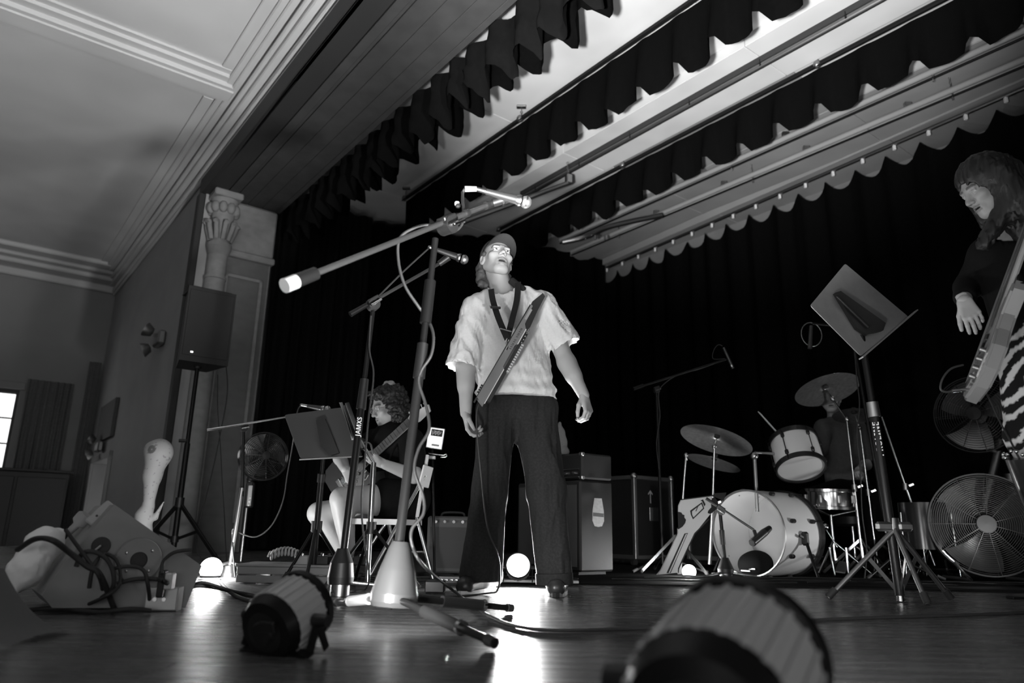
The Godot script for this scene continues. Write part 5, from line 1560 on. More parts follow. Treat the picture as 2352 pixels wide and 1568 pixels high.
func keytar() -> void:
	var a: Vector3 = Vector3(-0.148, 0.863, -3.3)
	var b: Vector3 = Vector3(0.103, 1.349, -3.32)
	var y := (b - a).normalized()
	var z := (Vector3(0, 0.3, 0) - a.lerp(b, 0.5)).normalized()
	var bas := frame(y, z)
	var l := a.distance_to(b)
	var t := thing("keytar", "slim grey keytar hanging at a slant across the singer's chest on a black strap", "keytar", a.lerp(b, 0.5))
	var x := Transform3D(bas, a)
	mat("keytar_grey", 0.2, 0.45)
	objw("side_panel", MB.new().prism(x * Transform3D(Basis(), Vector3(0, 0, -0.05)), PackedVector2Array([Vector2(-0.024, 0.02), Vector2(0.02, 0), Vector2(0.022, 0.2), Vector2(0.012, 0.21), Vector2(0.012, 0.33), Vector2(0.02, 0.34), Vector2(0.02, l - 0.12), Vector2(0.004, l - 0.1), Vector2(-0.006, l), Vector2(-0.016, l)]), 0.055), M.keytar_grey, t)
	objw("lower_trim", MB.new().bar(x * Vector3(0.0215, 0.01, 0.004), x * Vector3(0.0225, 0.2, 0.004), 0.004, 0.004, z), M.white_paint, t)
	objw("upper_trim", MB.new().bar(x * Vector3(0.0215, 0.34, 0.004), x * Vector3(0.0215, l - 0.12, 0.004), 0.004, 0.004, z), M.white_paint, t)
	objw("back_edge", MB.new().bar(x * Vector3(-0.024, 0.0, -0.025), x * Vector3(-0.018, l, -0.025), 0.06, 0.008, z), M.black_plastic, t)
	objw("neck", MB.new().prism(x * Transform3D(Basis(), Vector3(0, 0, -0.045)), PackedVector2Array([Vector2(0.018, l - 0.14), Vector2(0.034, l - 0.1), Vector2(0.026, l - 0.01), Vector2(0.024, l + 0.075), Vector2(0.006, l + 0.085), Vector2(-0.018, l + 0.02), Vector2(-0.006, l - 0.0), Vector2(0.004, l - 0.1)]), 0.045), M.black_plastic, t)
	objw("name_plate", MB.new().box(x * Transform3D(Basis(), Vector3(-0.004, l - 0.05, 0.006)), Vector3(0.012, 0.06, 0.002)), M.print_grey, t)
	objw("key_bed", MB.new().bar(x * Vector3(0.032, 0.03, -0.03), x * Vector3(0.032, l - 0.13, -0.03), 0.02, 0.04, bas.x), M.black_plastic, t)
	for k in 12:
		objw("key", MB.new().box(x * Transform3D(Basis(), Vector3(0.044, 0.2 + k * 0.0135, -0.012)), Vector3(0.014, 0.011, 0.04), 0.002), M.keytar_key, t)
	for k in 5:
		objw("pad", MB.new().ball(x * Vector3(0.034, 0.36 + k * 0.018, -0.005), Vector3.ONE * 0.006, 8, 6), M.chrome, t)
	for k in 4:
		objw("knob", MB.new().rod(x * Vector3(-0.024, 0.05 + k * 0.012, -0.03), x * Vector3(-0.036, 0.05 + k * 0.012, -0.03), 0.005), M.black_plastic, t)
	# worn small print, letter by letter
	for k in 13:
		if k != 6:
			objw("print_mark", MB.new().bar(x * Vector3(-0.004, l - 0.245 + 0.0095 * k, 0.0055), x * Vector3(0.006, l - 0.243 + 0.0095 * k + 0.002 * (k % 3), 0.0055), 0.0028, 0.0006, bas.y), M.print_black, t)
	# strap: two bands from the collar to the buckle
	mat("strap", 0.006, 0.8)
	var bk: Vector3 = Vector3(-0.023, 1.186, -3.33)
	for q in [[Vector3(-0.112, 1.482, -3.46), Vector3(-0.1, 1.409, -3.42), Vector3(-0.069, 1.3, -3.36), bk], [Vector3(0.026, 1.53, -3.48), Vector3(0.02, 1.411, -3.42), Vector3(-0.002, 1.29, -3.36), bk]]:
		var pts := arc(q, 5)
		var m := MB.new()
		for k in pts.size() - 1:
			m.bar(pts[k], pts[k + 1] + (pts[k + 1] - pts[k]) * 0.15, 0.03, 0.004, Vector3(1, 0, 0.2))
		objw("strap_band", m, M.strap, t)
	objw("neck_pad", MB.new().bar(Vector3(-0.015, 1.55, -3.5), Vector3(0.058, 1.486, -3.49), 0.036, 0.03, Vector3(0, 1, 0.4), 0.006), M.strap, t)
	objw("buckle", MB.new().bar(Vector3(-0.06, 1.235, -3.32), Vector3(-0.001, 1.219, -3.32), 0.008, 0.006, Vector3.UP, 0.002), M.chrome, t)
	objw("slider", MB.new().bar(Vector3(-0.111, 1.361, -3.38), Vector3(-0.059, 1.358, -3.38), 0.014, 0.008, Vector3.UP, 0.003), M.black_gloss, t)
	objw("snap_hook", MB.new().tube(arc([bk, Vector3(-0.027, 1.168, -3.32), Vector3(-0.02, 1.144, -3.31), Vector3(-0.028, 1.122, -3.3)], 3), 0.006, 6), M.chrome, t)
	cable([Vector3(-0.15, 0.859, -3.3), Vector3(-0.16, 0.814, -3.3), Vector3(-0.154, 0.715, -3.32), Vector3(-0.134, 0.557, -3.34), Vector3(-0.114, 0.4, -3.36), Vector3(-0.092, 0.285, -3.38), Vector3(-0.054, 0.198, -3.4), Vector3(-0.037, 0.132, -3.4), Vector3(-0.04, 0.05, -3.196), Vector3(-0.091, 0.008, -3.479), Vector3(-0.276, 0.006, -3.292), Vector3(-0.428, 0.006, -3.433)], 0.0042, "thin grey lead hanging from the keytar past the singer's trousers", "grey_lead")

# flat music desk on a tripod: corners in order, back to the camera
func music_desk(t: Node3D, c: Array, m: Material, thick := 0.004) -> void:
	var o: Vector3 = c[0]
	var x: Vector3 = (c[1] - c[0]).normalized()
	var n := x.cross(c[3] - c[0]).normalized()
	var y := n.cross(x)
	var poly := PackedVector2Array()
	for k in 4:
		var q: Vector3 = c[k] - o
		var prev: Vector3 = c[(k + 3) % 4] - c[k]
		var next: Vector3 = c[(k + 1) % 4] - c[k]
		for j in 4:
			var u := float(j) / 3.0
			var r := q + prev.normalized() * 0.014 * (1.0 - u) * (1.0 - u) + next.normalized() * 0.014 * u * u
			poly.append(Vector2(r.dot(x), r.dot(y)))
	objw("desk", MB.new().prism(Transform3D(Basis(x, y, n), o), poly, thick), m, t)

func singer_music() -> void:
	# stand by the bass player, desk seen from behind
	var c := Vector3(1.83, 0, -3.5)
	var t := thing("music_stand", "chrome-legged music stand with a tilted bare desk, lettered tube, before the drums", "music stand", c)
	tex(mat("desk_grey", 0.33, 0.4, 0.3), noise_tex(0.02, 0.85, 1.0, 3, 256, 71), Vector3(3, 3, 3))
	mat("desk_dark", 0.1, 0.35, 0.3)
	music_desk(t, [Vector3(1.49, 1.405, -3.4), Vector3(1.726, 1.154, -3.42), Vector3(2.118, 1.432, -3.6), Vector3(1.777, 1.703, -3.58)], M.desk_grey)
	var top: Vector3 = Vector3(1.767, 1.276, -3.47)
	var hub := c + Vector3.UP * 0.36
	objw("bracket", MB.new().prism(Transform3D(Basis(Vector3.RIGHT, Vector3.UP, Vector3.BACK), Vector3(0, 0, top.z + 0.02)), pix([Vector3(1.635, 1.485, -3.45), Vector3(1.663, 1.494, -3.45), Vector3(1.873, 1.329, -3.45), Vector3(1.856, 1.29, -3.45), Vector3(1.772, 1.266, -3.45), Vector3(1.725, 1.301, -3.45)]), 0.03), M.black_plastic, t)
	objw("bracket_rib", MB.new().bar(Vector3(1.63, 1.459, -3.4), Vector3(1.775, 1.297, -3.4), 0.012, 0.012, Vector3.UP, 0.003), M.black_gloss, t)
	objw("lip", MB.new().bar(Vector3(1.719, 1.14, -3.4), Vector3(2.127, 1.446, -3.58), 0.03, 0.006, Vector3.BACK), M.desk_grey, t)
	objw("upper_tube", MB.new().rod(hub.lerp(top, 0.5), top, 0.017, null, 14), M.black_metal, t)
	objw("lower_tube", MB.new().rod(c + Vector3.UP * 0.03, hub.lerp(top, 0.58), 0.0215, null, 16), M.grey_tube, t)
	objw("collar", MB.new().rod(hub.lerp(top, 0.55), hub.lerp(top, 0.63), 0.029, 0.027, 16), M.dull_steel, t)
	objw("hub", MB.new().rod(hub - Vector3.UP * 0.05, hub + Vector3.UP * 0.02, 0.034, 0.03, 16).bx(hub + Vector3(-0.05, -0.02, 0.02), Vector3(0.08, 0.045, 0.03), 0.012).bx(hub + Vector3(0.05, -0.02, 0.02), Vector3(0.07, 0.045, 0.03), 0.012), M.dull_steel, t)
	objw("centre_post", MB.new().rod(c + Vector3.UP * 0.005, hub, 0.017, null, 14), M.chrome, t)
	var feet := [Vector3(1.489, 0, -3.491), Vector3(1.813, 0, -3.247), Vector3(2.104, 0, -3.563)]
	legs(t, hub + Vector3(0, -0.03, 0.02), feet, 0.013, M.dull_steel)
	for f: Vector3 in feet:
		objw("brace", MB.new().bar(c + Vector3.UP * 0.035, hub.lerp(f, 0.42), 0.018, 0.004, Vector3.UP), M.dull_steel, t)
	var d := (top - hub).normalized()
	var out := (Vector3(0, 0.3, 0) - c).slide(d).normalized()
	text("lettering", "PROLINE", Transform3D(frame(out.cross(d), out), hub.lerp(top, 0.43) + out * 0.0222), 0.04, M.print_white, t)
	# guitarist's stand
	var c2 := Vector3(-1.03, 0, -3.95)
	var u := thing("music_stand", "black music stand with a full-size desk before the seated guitarist", "music stand", c2)
	music_desk(u, [Vector3(-1.23, 0.873, -3.85), Vector3(-1.106, 0.636, -3.8), Vector3(-0.806, 0.669, -3.92), Vector3(-0.945, 0.941, -3.98)], M.desk_dark)
	objw("lip", MB.new().bar(Vector3(-1.111, 0.631, -3.8), Vector3(-0.806, 0.665, -3.92), 0.028, 0.004, Vector3.BACK), M.desk_grey, u)
	objw("bracket", MB.new().prism(Transform3D(Basis(Vector3.RIGHT, Vector3.UP, Vector3.BACK), Vector3(0, 0, -3.86)), pix([Vector3(-1.053, 0.846, -3.85), Vector3(-1.004, 0.856, -3.85), Vector3(-0.914, 0.674, -3.85), Vector3(-0.955, 0.66, -3.85), Vector3(-1.015, 0.707, -3.85)]), 0.025), M.black_plastic, u)
	var h2 := c2 + Vector3.UP * 0.3
	var t2: Vector3 = Vector3(-1.003, 0.703, -3.87)
	objw("upper_tube", MB.new().rod(h2.lerp(t2, 0.5), t2, 0.011, null, 12), M.black_metal, u)
	objw("lower_tube", MB.new().rod(c2 + Vector3.UP * 0.03, h2.lerp(t2, 0.6), 0.016, null, 14), M.grey_tube, u)
	objw("collar", MB.new().rod(h2.lerp(t2, 0.55), h2.lerp(t2, 0.66), 0.022, null, 12), M.black_plastic, u)
	objw("hub", MB.new().rod(h2 - Vector3.UP * 0.04, h2 + Vector3.UP * 0.02, 0.03, null, 12), M.black_plastic, u)
	legs(u, h2, [Vector3(-1.158, 0, -3.86), Vector3(-0.916, 0, -4.311), Vector3(-0.978, 0, -3.628)], 0.01, M.black_metal)
	# second desk seen edge on, with papers
	var c3: Vector3 = Vector3(-0.7, 0, -3.75)
	var w := thing("music_stand", "music stand with its desk seen edge-on and stuffed with papers", "music stand", c3)
	music_desk(w, [Vector3(-0.848, 0.902, -3.6), Vector3(-0.749, 0.674, -3.6), Vector3(-0.821, 0.726, -4.05), Vector3(-0.934, 0.983, -4.05)], M.desk_dark)
	objw("lip", MB.new().bar(Vector3(-0.755, 0.669, -3.6), Vector3(-0.826, 0.721, -4.05), 0.03, 0.004, Vector3.RIGHT), M.black_metal, w)
	var h3 := c3 + Vector3.UP * 0.3
	var t3: Vector3 = Vector3(-0.715, 0.621, -3.78)
	objw("tube", MB.new().rod(c3 + Vector3.UP * 0.02, t3, 0.014, null, 14), M.chrome, w)
	objw("desk_arm", MB.new().rod(t3, Vector3(-0.797, 0.738, -3.78), 0.01), M.chrome, w)
	objw("hub", MB.new().rod(h3 - Vector3.UP * 0.04, h3 + Vector3.UP * 0.02, 0.026, null, 12), M.black_plastic, w)
	legs(w, h3, [c3 + Vector3(0.27, 0, 0.08), c3 + Vector3(-0.12, 0, -0.26), c3 + Vector3(-0.16, 0, 0.22)], 0.009, M.black_metal)
	for k in 3:
		var pp := MB.new()
		var o := Vector3(-0.014 - 0.011 * k, 0.012 * k, 0.02 * k)
		music_sheet(pp, [Vector3(-0.842, 0.882, -3.64) + o, Vector3(-0.759, 0.689, -3.62) + o, Vector3(-0.815, 0.733, -3.98) + o, Vector3(-0.903, 0.941, -3.98) + o])
		one("sheet_music", pp, M.paper, "white sheet of music standing on the edge-on desk", "paper", "sheets on the edge-on music desk")

func pix(pts: Array) -> PackedVector2Array:
	var out := PackedVector2Array()
	for p: Vector3 in pts:
		out.append(Vector2(p.x, p.y))
	return out
func music_sheet(m: MB, c: Array) -> void:
	m.sheet(6, 6, func(u: float, v: float) -> Vector3:
		return (c[0] as Vector3).lerp(c[1], v).lerp((c[3] as Vector3).lerp(c[2], v), u) + Vector3(0.004 * sin(u * 5.0 + v * 3.0), 0, 0))

func amps() -> void:
	mat("cone_grey", 0.12, 0.7)
	mat("sticker_grey", 0.12, 0.7)
	var s := 3.581
	var d := 3.36
	# speaker cabinet with head
	var t := thing("speaker_cabinet", "black speaker cabinet with a pale worn sticker on its side", "amplifier", sp(s + 0.35, 0, d + 0.16))
	objw("case", sbox(MB.new(), s, s + 0.68, 0.02, 0.615, d, d + 0.31, 0.012), tex(mat("tolex", 0.022, 0.6), noise_tex(0.2, 0.6, 1.0, 2, 256, 81), Vector3(8, 8, 8)), t)
	objw("grille_cloth", sbox(MB.new(), s + 0.03, s + 0.65, 0.05, 0.585, d - 0.008, d, 0.002), mat("grille_grey", 0.07, 0.8), t)
	for k in 2:
		objw("speaker_cone", MB.new().lathe(Transform3D(SB * Basis(Vector3.RIGHT, -PI / 2), sp(s + 0.19 + 0.31 * k, 0.33, d - 0.006)), [Vector2(0.14, 0.0), Vector2(0.135, 0.006), Vector2(0.12, 0.004), Vector2(0, 0.008)], 28, true), M.cone_grey, t)
	for k in 2:
		objw("rubber_foot", sbox(MB.new(), s + 0.05 + 0.53 * k, s + 0.1 + 0.53 * k, 0.0, 0.02, d + 0.03, d + 0.28), M.rubber, t)
	# sticker shaped like a car from above
	var sk := Transform3D(Basis(W, Vector3.UP, -U), sp(s - 0.001, 0, d))
	var st := objw("sticker", MB.new().prism(sk, PackedVector2Array([Vector2(0.13, 0.5), Vector2(0.2, 0.5), Vector2(0.218, 0.42), Vector2(0.22, 0.35), Vector2(0.2, 0.315), Vector2(0.165, 0.31), Vector2(0.13, 0.315), Vector2(0.11, 0.35), Vector2(0.112, 0.42)]), 0.0012), tex(mat("sticker", 0.6, 0.7), noise_tex(0.05, 0.7, 1.0, 3, 128, 83), Vector3(6, 6, 6)), t)
	obj("sticker_band", MB.new().prism(sk * Transform3D(Basis(), Vector3(0, 0, 0.0013)), PackedVector2Array([Vector2(0.115, 0.405), Vector2(0.216, 0.4), Vector2(0.216, 0.375), Vector2(0.115, 0.38)]), 0.0008), M.sticker_grey, st)
	var h := thing("amplifier_head", "black amplifier head with bright corner and knob strip on the speaker cabinet", "amplifier", sp(s + 0.3, 0.63, d + 0.16))
	objw("case", sbox(MB.new(), s + 0.0, s + 0.62, 0.625, 0.8, d + 0.02, d + 0.31, 0.012), M.tolex, h)
	objw("panel", sbox(MB.new(), s + 0.03, s + 0.59, 0.64, 0.69, d + 0.014, d + 0.02), M.black_gloss, h)
	for k in 2:
		objw("panel_trim", sbox(MB.new(), s + 0.03, s + 0.59, 0.636 + 0.054 * k, 0.64 + 0.054 * k, d + 0.01, d + 0.02), M.chrome, h)
	for k in 6:
		objw("knob", MB.new().rod(sp(s + 0.07 + 0.08 * k, 0.665, d + 0.016), sp(s + 0.07 + 0.08 * k, 0.665, d - 0.004), 0.011), M.chrome, h)
	for q: float in [0.632, 0.79]:
		objw("corner", sbox(MB.new(), s - 0.004, s + 0.03, q - 0.012, q + 0.014, d + 0.014, d + 0.045, 0.005), M.steel, h)
	for q: float in [0.05, 0.56]:
		objw("rubber_foot", sbox(MB.new(), s + q, s + q + 0.03, 0.6155, 0.627, d + 0.05, d + 0.28), M.rubber, h)
	# plush toy on the head
	var pf := Field.new(Vector3(0.361, 0.917, -5.1) - Vector3.ONE * 0.14, Vector3(0.361, 0.917, -5.1) + Vector3.ONE * 0.14, 0.007)
	pf.ell(Vector3(0.349, 0.886, -5.1), Vector3(0.06, 0.075, 0.05)).ell(Vector3(0.349, 0.954, -5.1), Vector3(0.045, 0.05, 0.045)).ell(Vector3(0.374, 0.825, -5.1), Vector3(0.05, 0.04, 0.05)).cap(Vector3(0.349, 0.979, -5.1), Vector3(0.355, 1.027, -5.1), 0.02, 0.012)
	pf.clip(Vector3(0, 0.802, 0), Vector3.DOWN)
	one("plush_toy", pf.mesh(MB.new()), tex(mat("plush", 0.35, 0.95), noise_tex(0.1, 0.6, 1.0, 3, 128, 84), Vector3(8, 8, 8)), "small pale plush toy sitting on the amplifier head", "toy")
	# flight cases
	road_case(4.42, 4.8, 0.66, 0.5, 0.77, "tall black flight case with metal edges and an upward arrow, behind the speaker cabinet")
	road_case(3.62, 5.15, 0.5, 0.4, 0.5, "low dark flight case standing beside the tall one")
	# small guitar amplifier behind the singer's leg
	var a := thing("guitar_amplifier", "small dark guitar amplifier on the floor behind the singer's trousers", "amplifier", Vector3(-0.318, 0, -4.791))
	var ax := Transform3D(Basis(Vector3.UP, -0.1), Vector3(-0.38, 0, -5.0))
	a.transform = ax
	obj("case", MB.new().bx(Vector3(0, 0.19, 0), Vector3(0.3, 0.36, 0.24), 0.012), mat("amp_grey", 0.06, 0.7), a)
	obj("grille_cloth", MB.new().bx(Vector3(0, 0.17, 0.121), Vector3(0.26, 0.26, 0.006)), mat("amp_cloth", 0.045, 0.9), a)
	for k in 4:
		obj("knob", MB.new().rod(Vector3(-0.09 + 0.06 * k, 0.335, 0.12), Vector3(-0.09 + 0.06 * k, 0.335, 0.135), 0.01), M.chrome, a)
	obj("handle", MB.new().tube(arc([Vector3(-0.08, 0.37, 0), Vector3(-0.06, 0.395, 0), Vector3(0.06, 0.395, 0), Vector3(0.08, 0.37, 0)], 4), 0.008, 6), M.rubber, a)

func road_case(s: float, d: float, w: float, deep: float, h: float, label: String) -> void:
	var t := thing("flight_case", label, "flight case", sp(s + w / 2, 0, d + deep / 2), 0.0, "flight cases behind the players")
	objw("panels", sbox(MB.new(), s, s + w, 0.06, h, d, d + deep), M.black_plastic, t)
	var al: Material = M.dull_steel
	for e in [[0, 0], [1, 0], [0, 1], [1, 1]]:
		var ss: float = s + w * e[0]
		var dd: float = d + deep * e[1]
		objw("edge_post", sbox(MB.new(), ss - 0.018, ss + 0.018, 0.06, h, dd - 0.018, dd + 0.018, 0.004), al, t)
	for yy: float in [0.075, h - 0.01]:
		for e in 2:
			objw("edge_rail", sbox(MB.new(), s, s + w, yy - 0.018, yy + 0.018, d + deep * e - 0.016, d + deep * e + 0.016, 0.004), al, t)
			objw("edge_rail", sbox(MB.new(), s + w * e - 0.016, s + w * e + 0.016, yy - 0.018, yy + 0.018, d, d + deep, 0.004), al, t)
	for e in [[0, 0], [1, 0], [0, 1]]:
		objw("ball_corner", MB.new().ball(sp(s + w * e[0], h, d + deep * e[1]), Vector3.ONE * 0.03, 10, 8), M.steel, t)
	for e in [[0.1, 0.1], [0.9, 0.1], [0.1, 0.9], [0.9, 0.9]]:
		objw("caster", MB.new().rod(sp(s + w * e[0] - 0.015, 0.03, d + deep * e[1]), sp(s + w * e[0] + 0.015, 0.03, d + deep * e[1]), 0.03, null, 14), M.rubber, t)
	objw("latch", sbox(MB.new(), s - 0.008, s, h * 0.5, h * 0.5 + 0.12, d + deep * 0.38, d + deep * 0.62, 0.006), M.dull_steel, t)
	var ar := MB.new()
	var o := Transform3D(Basis(W, Vector3.UP, -U), sp(s - 0.001, h * 0.78, d + deep * 0.42))
	ar.prism(o, PackedVector2Array([Vector2(-0.006, -0.06), Vector2(0.006, -0.06), Vector2(0.006, 0.03), Vector2(0.03, 0.01), Vector2(0.03, 0.025), Vector2(0, 0.055), Vector2(-0.03, 0.025), Vector2(-0.03, 0.01), Vector2(-0.006, 0.03)]), 0.001)
	objw("arrow_mark", ar, M.print_grey, t)
func cymbal(at: Vector3, n: Vector3, r: float, label: String) -> void:
	var t := thing("cymbal", label, "cymbal", at, 0.0, "cymbals of the drum kit")
	var x := Transform3D(frame(n, Vector3.BACK), at)
	objw("disc", MB.new().lathe(x, [Vector2(0.006, 0.028), Vector2(0.03, 0.026), Vector2(0.05, 0.012), Vector2(0.06, 0.006), Vector2(r * 0.6, -0.006), Vector2(r, -0.022), Vector2(r, -0.0235), Vector2(r * 0.6, -0.0085), Vector2(0.06, 0.003), Vector2(0.05, 0.009), Vector2(0.03, 0.023), Vector2(0.006, 0.025)], 48, true), M.bronze, t)
	objw("felt", MB.new().lathe(x, [Vector2(0, 0.05), Vector2(0.018, 0.05), Vector2(0.02, 0.028), Vector2(0, 0.028)], 14).lathe(x, [Vector2(0.006, 0.02), Vector2(0.02, 0.02), Vector2(0.02, 0.002), Vector2(0.006, 0.0)], 14), M.rubber, t)
func hardware(called: String, label: String, top: Vector3, base: Vector3, feet_r: float, tilt: Vector3, kinks: Array) -> Node3D:
	var t := thing(called, label, "cymbal stand", base, 0.0, "chrome stands of the drum kit")
	var mid := base.lerp(top, 0.55)
	objw("lower_tube", MB.new().rod(base + Vector3.UP * 0.08, mid, 0.0125, null, 12), M.chrome, t)
	objw("upper_tube", MB.new().rod(mid, top, 0.009, null, 12), M.chrome, t)
	objw("clamp", MB.new().rod(mid - Vector3.UP * 0.03, mid + Vector3.UP * 0.02, 0.02, null, 12), M.steel, t)
	objw("wing_nut", MB.new().bar(mid + Vector3(0.02, 0, 0.01), mid + Vector3(0.055, 0.015, 0.02), 0.018, 0.006, Vector3.UP, 0.002), M.chrome, t)
	var p := top
	for q: Vector3 in kinks:
		objw("arm", MB.new().rod(p, q, 0.0075, null, 10), M.chrome, t)
		objw("tilter", MB.new().ball(p, Vector3.ONE * 0.018, 10, 8), M.steel, t)
		p = q
	if feet_r > 0.0:
		var h := base + Vector3.UP * 0.26
		for k in 3:
			var a := TAU * k / 3 + 0.6 + base.x * 2.0
			var f := base + Vector3(cos(a), 0, sin(a)) * feet_r
			var o := objw("leg", MB.new().bar(h, f + Vector3.UP * 0.012, 0.02, 0.006, Vector3.UP), M.chrome, t)
			obj("rubber_foot", MB.new().ball(f + Vector3.UP * 0.014, Vector3.ONE * 0.014, 8, 6), M.rubber, o)
	return t

func drums() -> void:
	tex(mat("bronze", 0.32, 0.34, 0.75), noise_tex(0.02, 0.55, 1.0, 4, 256, 91), Vector3(5, 5, 5))
	tex(mat("drum_white", 0.72, 0.35), noise_tex(0.01, 0.92, 1.0, 2, 128, 92), Vector3(2, 2, 2))
	mat("drum_head", 0.5, 0.4)
	# bass drum, open at the front
	var fc: Vector3 = Vector3(1.639, 0.28, -5.05)
	fc.y = 0.29
	var x := Transform3D(frame(W, Vector3.UP), fc)
	var t := thing("bass_drum", "white bass drum with an open front, black lugs and folding spurs", "drum", Vector3(fc.x, 0, fc.z))
	var r := 0.288
	var l := 0.46
	objw("shell", MB.new().lathe(x, [Vector2(r, 0), Vector2(r, l - 0.02), Vector2(r - 0.008, l - 0.02), Vector2(r - 0.008, 0), Vector2(r, 0)], 72), M.drum_white, t)
	objw("front_edge", MB.new().lathe(x, [Vector2(r + 0.003, 0.004), Vector2(r + 0.003, -0.006), Vector2(r - 0.006, -0.006), Vector2(r - 0.01, 0.004)], 72), M.dull_steel, t)
	objw("rear_head", MB.new().lathe(x, [Vector2(0, l - 0.03), Vector2(r - 0.009, l - 0.03), Vector2(r - 0.009, l - 0.024), Vector2(0, l - 0.024)], 64), mat("film_head", 0.32, 0.13), t)
	objw("rear_hoop", MB.new().lathe(x, [Vector2(r + 0.002, l - 0.045), Vector2(r + 0.016, l - 0.045), Vector2(r + 0.016, l + 0.005), Vector2(r - 0.012, l + 0.005), Vector2(r - 0.012, l - 0.01)], 64), M.black_gloss, t)
	for k in 8:
		var a := TAU * (k + 0.35) / 8.0
		var c := x.basis * Vector3(cos(a), 0, sin(a))
		for q: float in [0.1, l - 0.12]:
			objw("lug", MB.new().box(Transform3D(frame(W, c), fc + c * (r + 0.012) + W * q), Vector3(0.028, 0.05, 0.026), 0.008), M.black_plastic, t)
		objw("tension_rod", MB.new().rod(fc + c * (r + 0.02) + W * (l - 0.1), fc + c * (r + 0.02) + W * (l + 0.01), 0.004), M.black_metal, t)
	for k in 14:
		var a := TAU * (k + 0.2) / 7.0
		var c := x.basis * Vector3(cos(a), 0, sin(a))
		objw("inner_screw", MB.new().ball(fc + c * (r - 0.009) + W * (0.09 if k < 7 else l - 0.13), Vector3.ONE * 0.006, 6, 4), M.dull_steel, t)
	for sg: float in [-1.0, 1.0]:
		var c := (U * -sg * 0.97 + Vector3.UP * -0.1).normalized()
		var m := fc + c * (r + 0.02) + W * 0.2
		objw("spur_bracket", MB.new().box(Transform3D(frame(Vector3.UP, c), m), Vector3(0.05, 0.09, 0.04), 0.012).bar(m, m - W * 0.07 + Vector3.UP * 0.02, 0.018, 0.012, Vector3.UP, 0.003), M.black_plastic, t)
		var f := m + c * 0.1 - W * 0.05
		f.y = 0.012
		objw("spur", MB.new().rod(m, f, 0.011, 0.009), M.black_metal, t)
	var pl := Field.new(fc - Vector3(0.3, 0.32, 0.3), fc + Vector3(0.3, 0.1, 0.3), 0.012)
	pl.ell(fc - Vector3.UP * 0.2 + W * 0.09, Vector3(0.1, 0.085, 0.12), frame(Vector3.UP, W), 0.01)
	pl.cap(fc - Vector3.UP * 0.215 + W * 0.05 - U * 0.04, fc - Vector3.UP * 0.215 + W * 0.05 + U * 0.05, 0.065, 0.065, 0.03)
	var pw := one("drum_pillow", pl.mesh(MB.new()), M.black_cloth, "black cushion stuffed inside the open bass drum", "cushion")
	for q in [[-0.03, -0.235, 0.05], [0.02, -0.25, 0.07]]:
		objw("printed_line", MB.new().bar(fc + Vector3.UP * q[1] - W * 0.02 + U * (q[0] - q[2] / 2), fc + Vector3.UP * q[1] - W * 0.02 + U * (q[0] + q[2] / 2), 0.009, 0.004, Vector3.UP), M.print_white, pw)
	# tom
	var tc: Vector3 = Vector3(2.126, 0.858, -5.3)
	var ta := Vector3(0.04, 0.86, -0.5).normalized()
	var tx := Transform3D(frame(ta, Vector3.BACK), tc)
	var tm := thing("tom_drum", "white tom with black hoops mounted above the bass drum", "drum", tc)
	objw("shell", MB.new().lathe(tx, [Vector2(0.165, -0.115), Vector2(0.168, -0.11), Vector2(0.168, 0.11), Vector2(0.165, 0.115)], 56), M.drum_white, tm)
	for sg: float in [-1.0, 1.0]:
		objw("hoop", MB.new().lathe(tx, [Vector2(0.162, 0.1 * sg), Vector2(0.178, 0.1 * sg), Vector2(0.178, 0.135 * sg), Vector2(0.166, 0.135 * sg), Vector2(0.162, 0.122 * sg)], 56), M.black_gloss, tm)
		objw("head", MB.new().lathe(tx, [Vector2(0.165, 0.12 * sg), Vector2(0, 0.121 * sg)], 48), M.drum_head, tm)
	for k in 6:
		var a := TAU * k / 6 + 0.3
		var c := tx.basis * Vector3(cos(a), 0, sin(a))
		for q: float in [-0.075, 0.075]:
			objw("lug", MB.new().box(Transform3D(frame(ta, c), tc + c * 0.178 + ta * q), Vector3(0.026, 0.042, 0.022), 0.008), M.black_plastic, tm)
		objw("tension_rod", MB.new().rod(tc + c * 0.182 - ta * 0.13, tc + c * 0.182 + ta * 0.13, 0.0035), M.black_metal, tm)
	objw("mount_arm", MB.new().rod(tc - Vector3.RIGHT * 0.17, Vector3(1.782, 0.854, -5.2), 0.01).ball(Vector3(1.774, 0.829, -5.2), Vector3.ONE * 0.028, 12, 8), M.steel, tm)
	objw("mount_tube", MB.new().rod(Vector3(1.774, 0.829, -5.2), Vector3(1.769, 0.436, -5.2), 0.013), M.dull_steel, tm)
	# cymbals and their stands
	cymbal(Vector3(2.457, 1.394, -5.45), Vector3(-0.1, 0.93, -0.36), 0.245, "crash cymbal tilted high on the drummer's right")
	hardware("cymbal_stand", "chrome boom stand carrying the high crash cymbal", Vector3(2.615, 1.159, -5.5), Vector3(2.63, 0, -5.5), 0.28, Vector3.UP, [Vector3(2.505, 1.312, -5.47), Vector3(2.455, 1.377, -5.45)])
	cymbal(Vector3(1.449, 0.931, -5), Vector3(0.33, 0.92, -0.16), 0.25, "ride cymbal sloping over the white cut-out board")
	hardware("cymbal_stand", "chrome stand carrying the sloping ride cymbal", Vector3(1.43, 0.87, -5), Vector3(1.36, 0, -5.02), 0.0, Vector3.UP, [Vector3(1.448, 0.925, -5)])
	cymbal(Vector3(1.55, 0.816, -5.45), Vector3(0.3, 0.93, -0.05), 0.2, "dim lower cymbal hanging below the ride")
	hardware("cymbal_stand", "bare chrome stand top beside the ride cymbal", Vector3(1.303, 0.836, -5.3), Vector3(1.2, 0, -5.3), 0.26, Vector3.UP, [Vector3(1.308, 0.798, -5.3)])
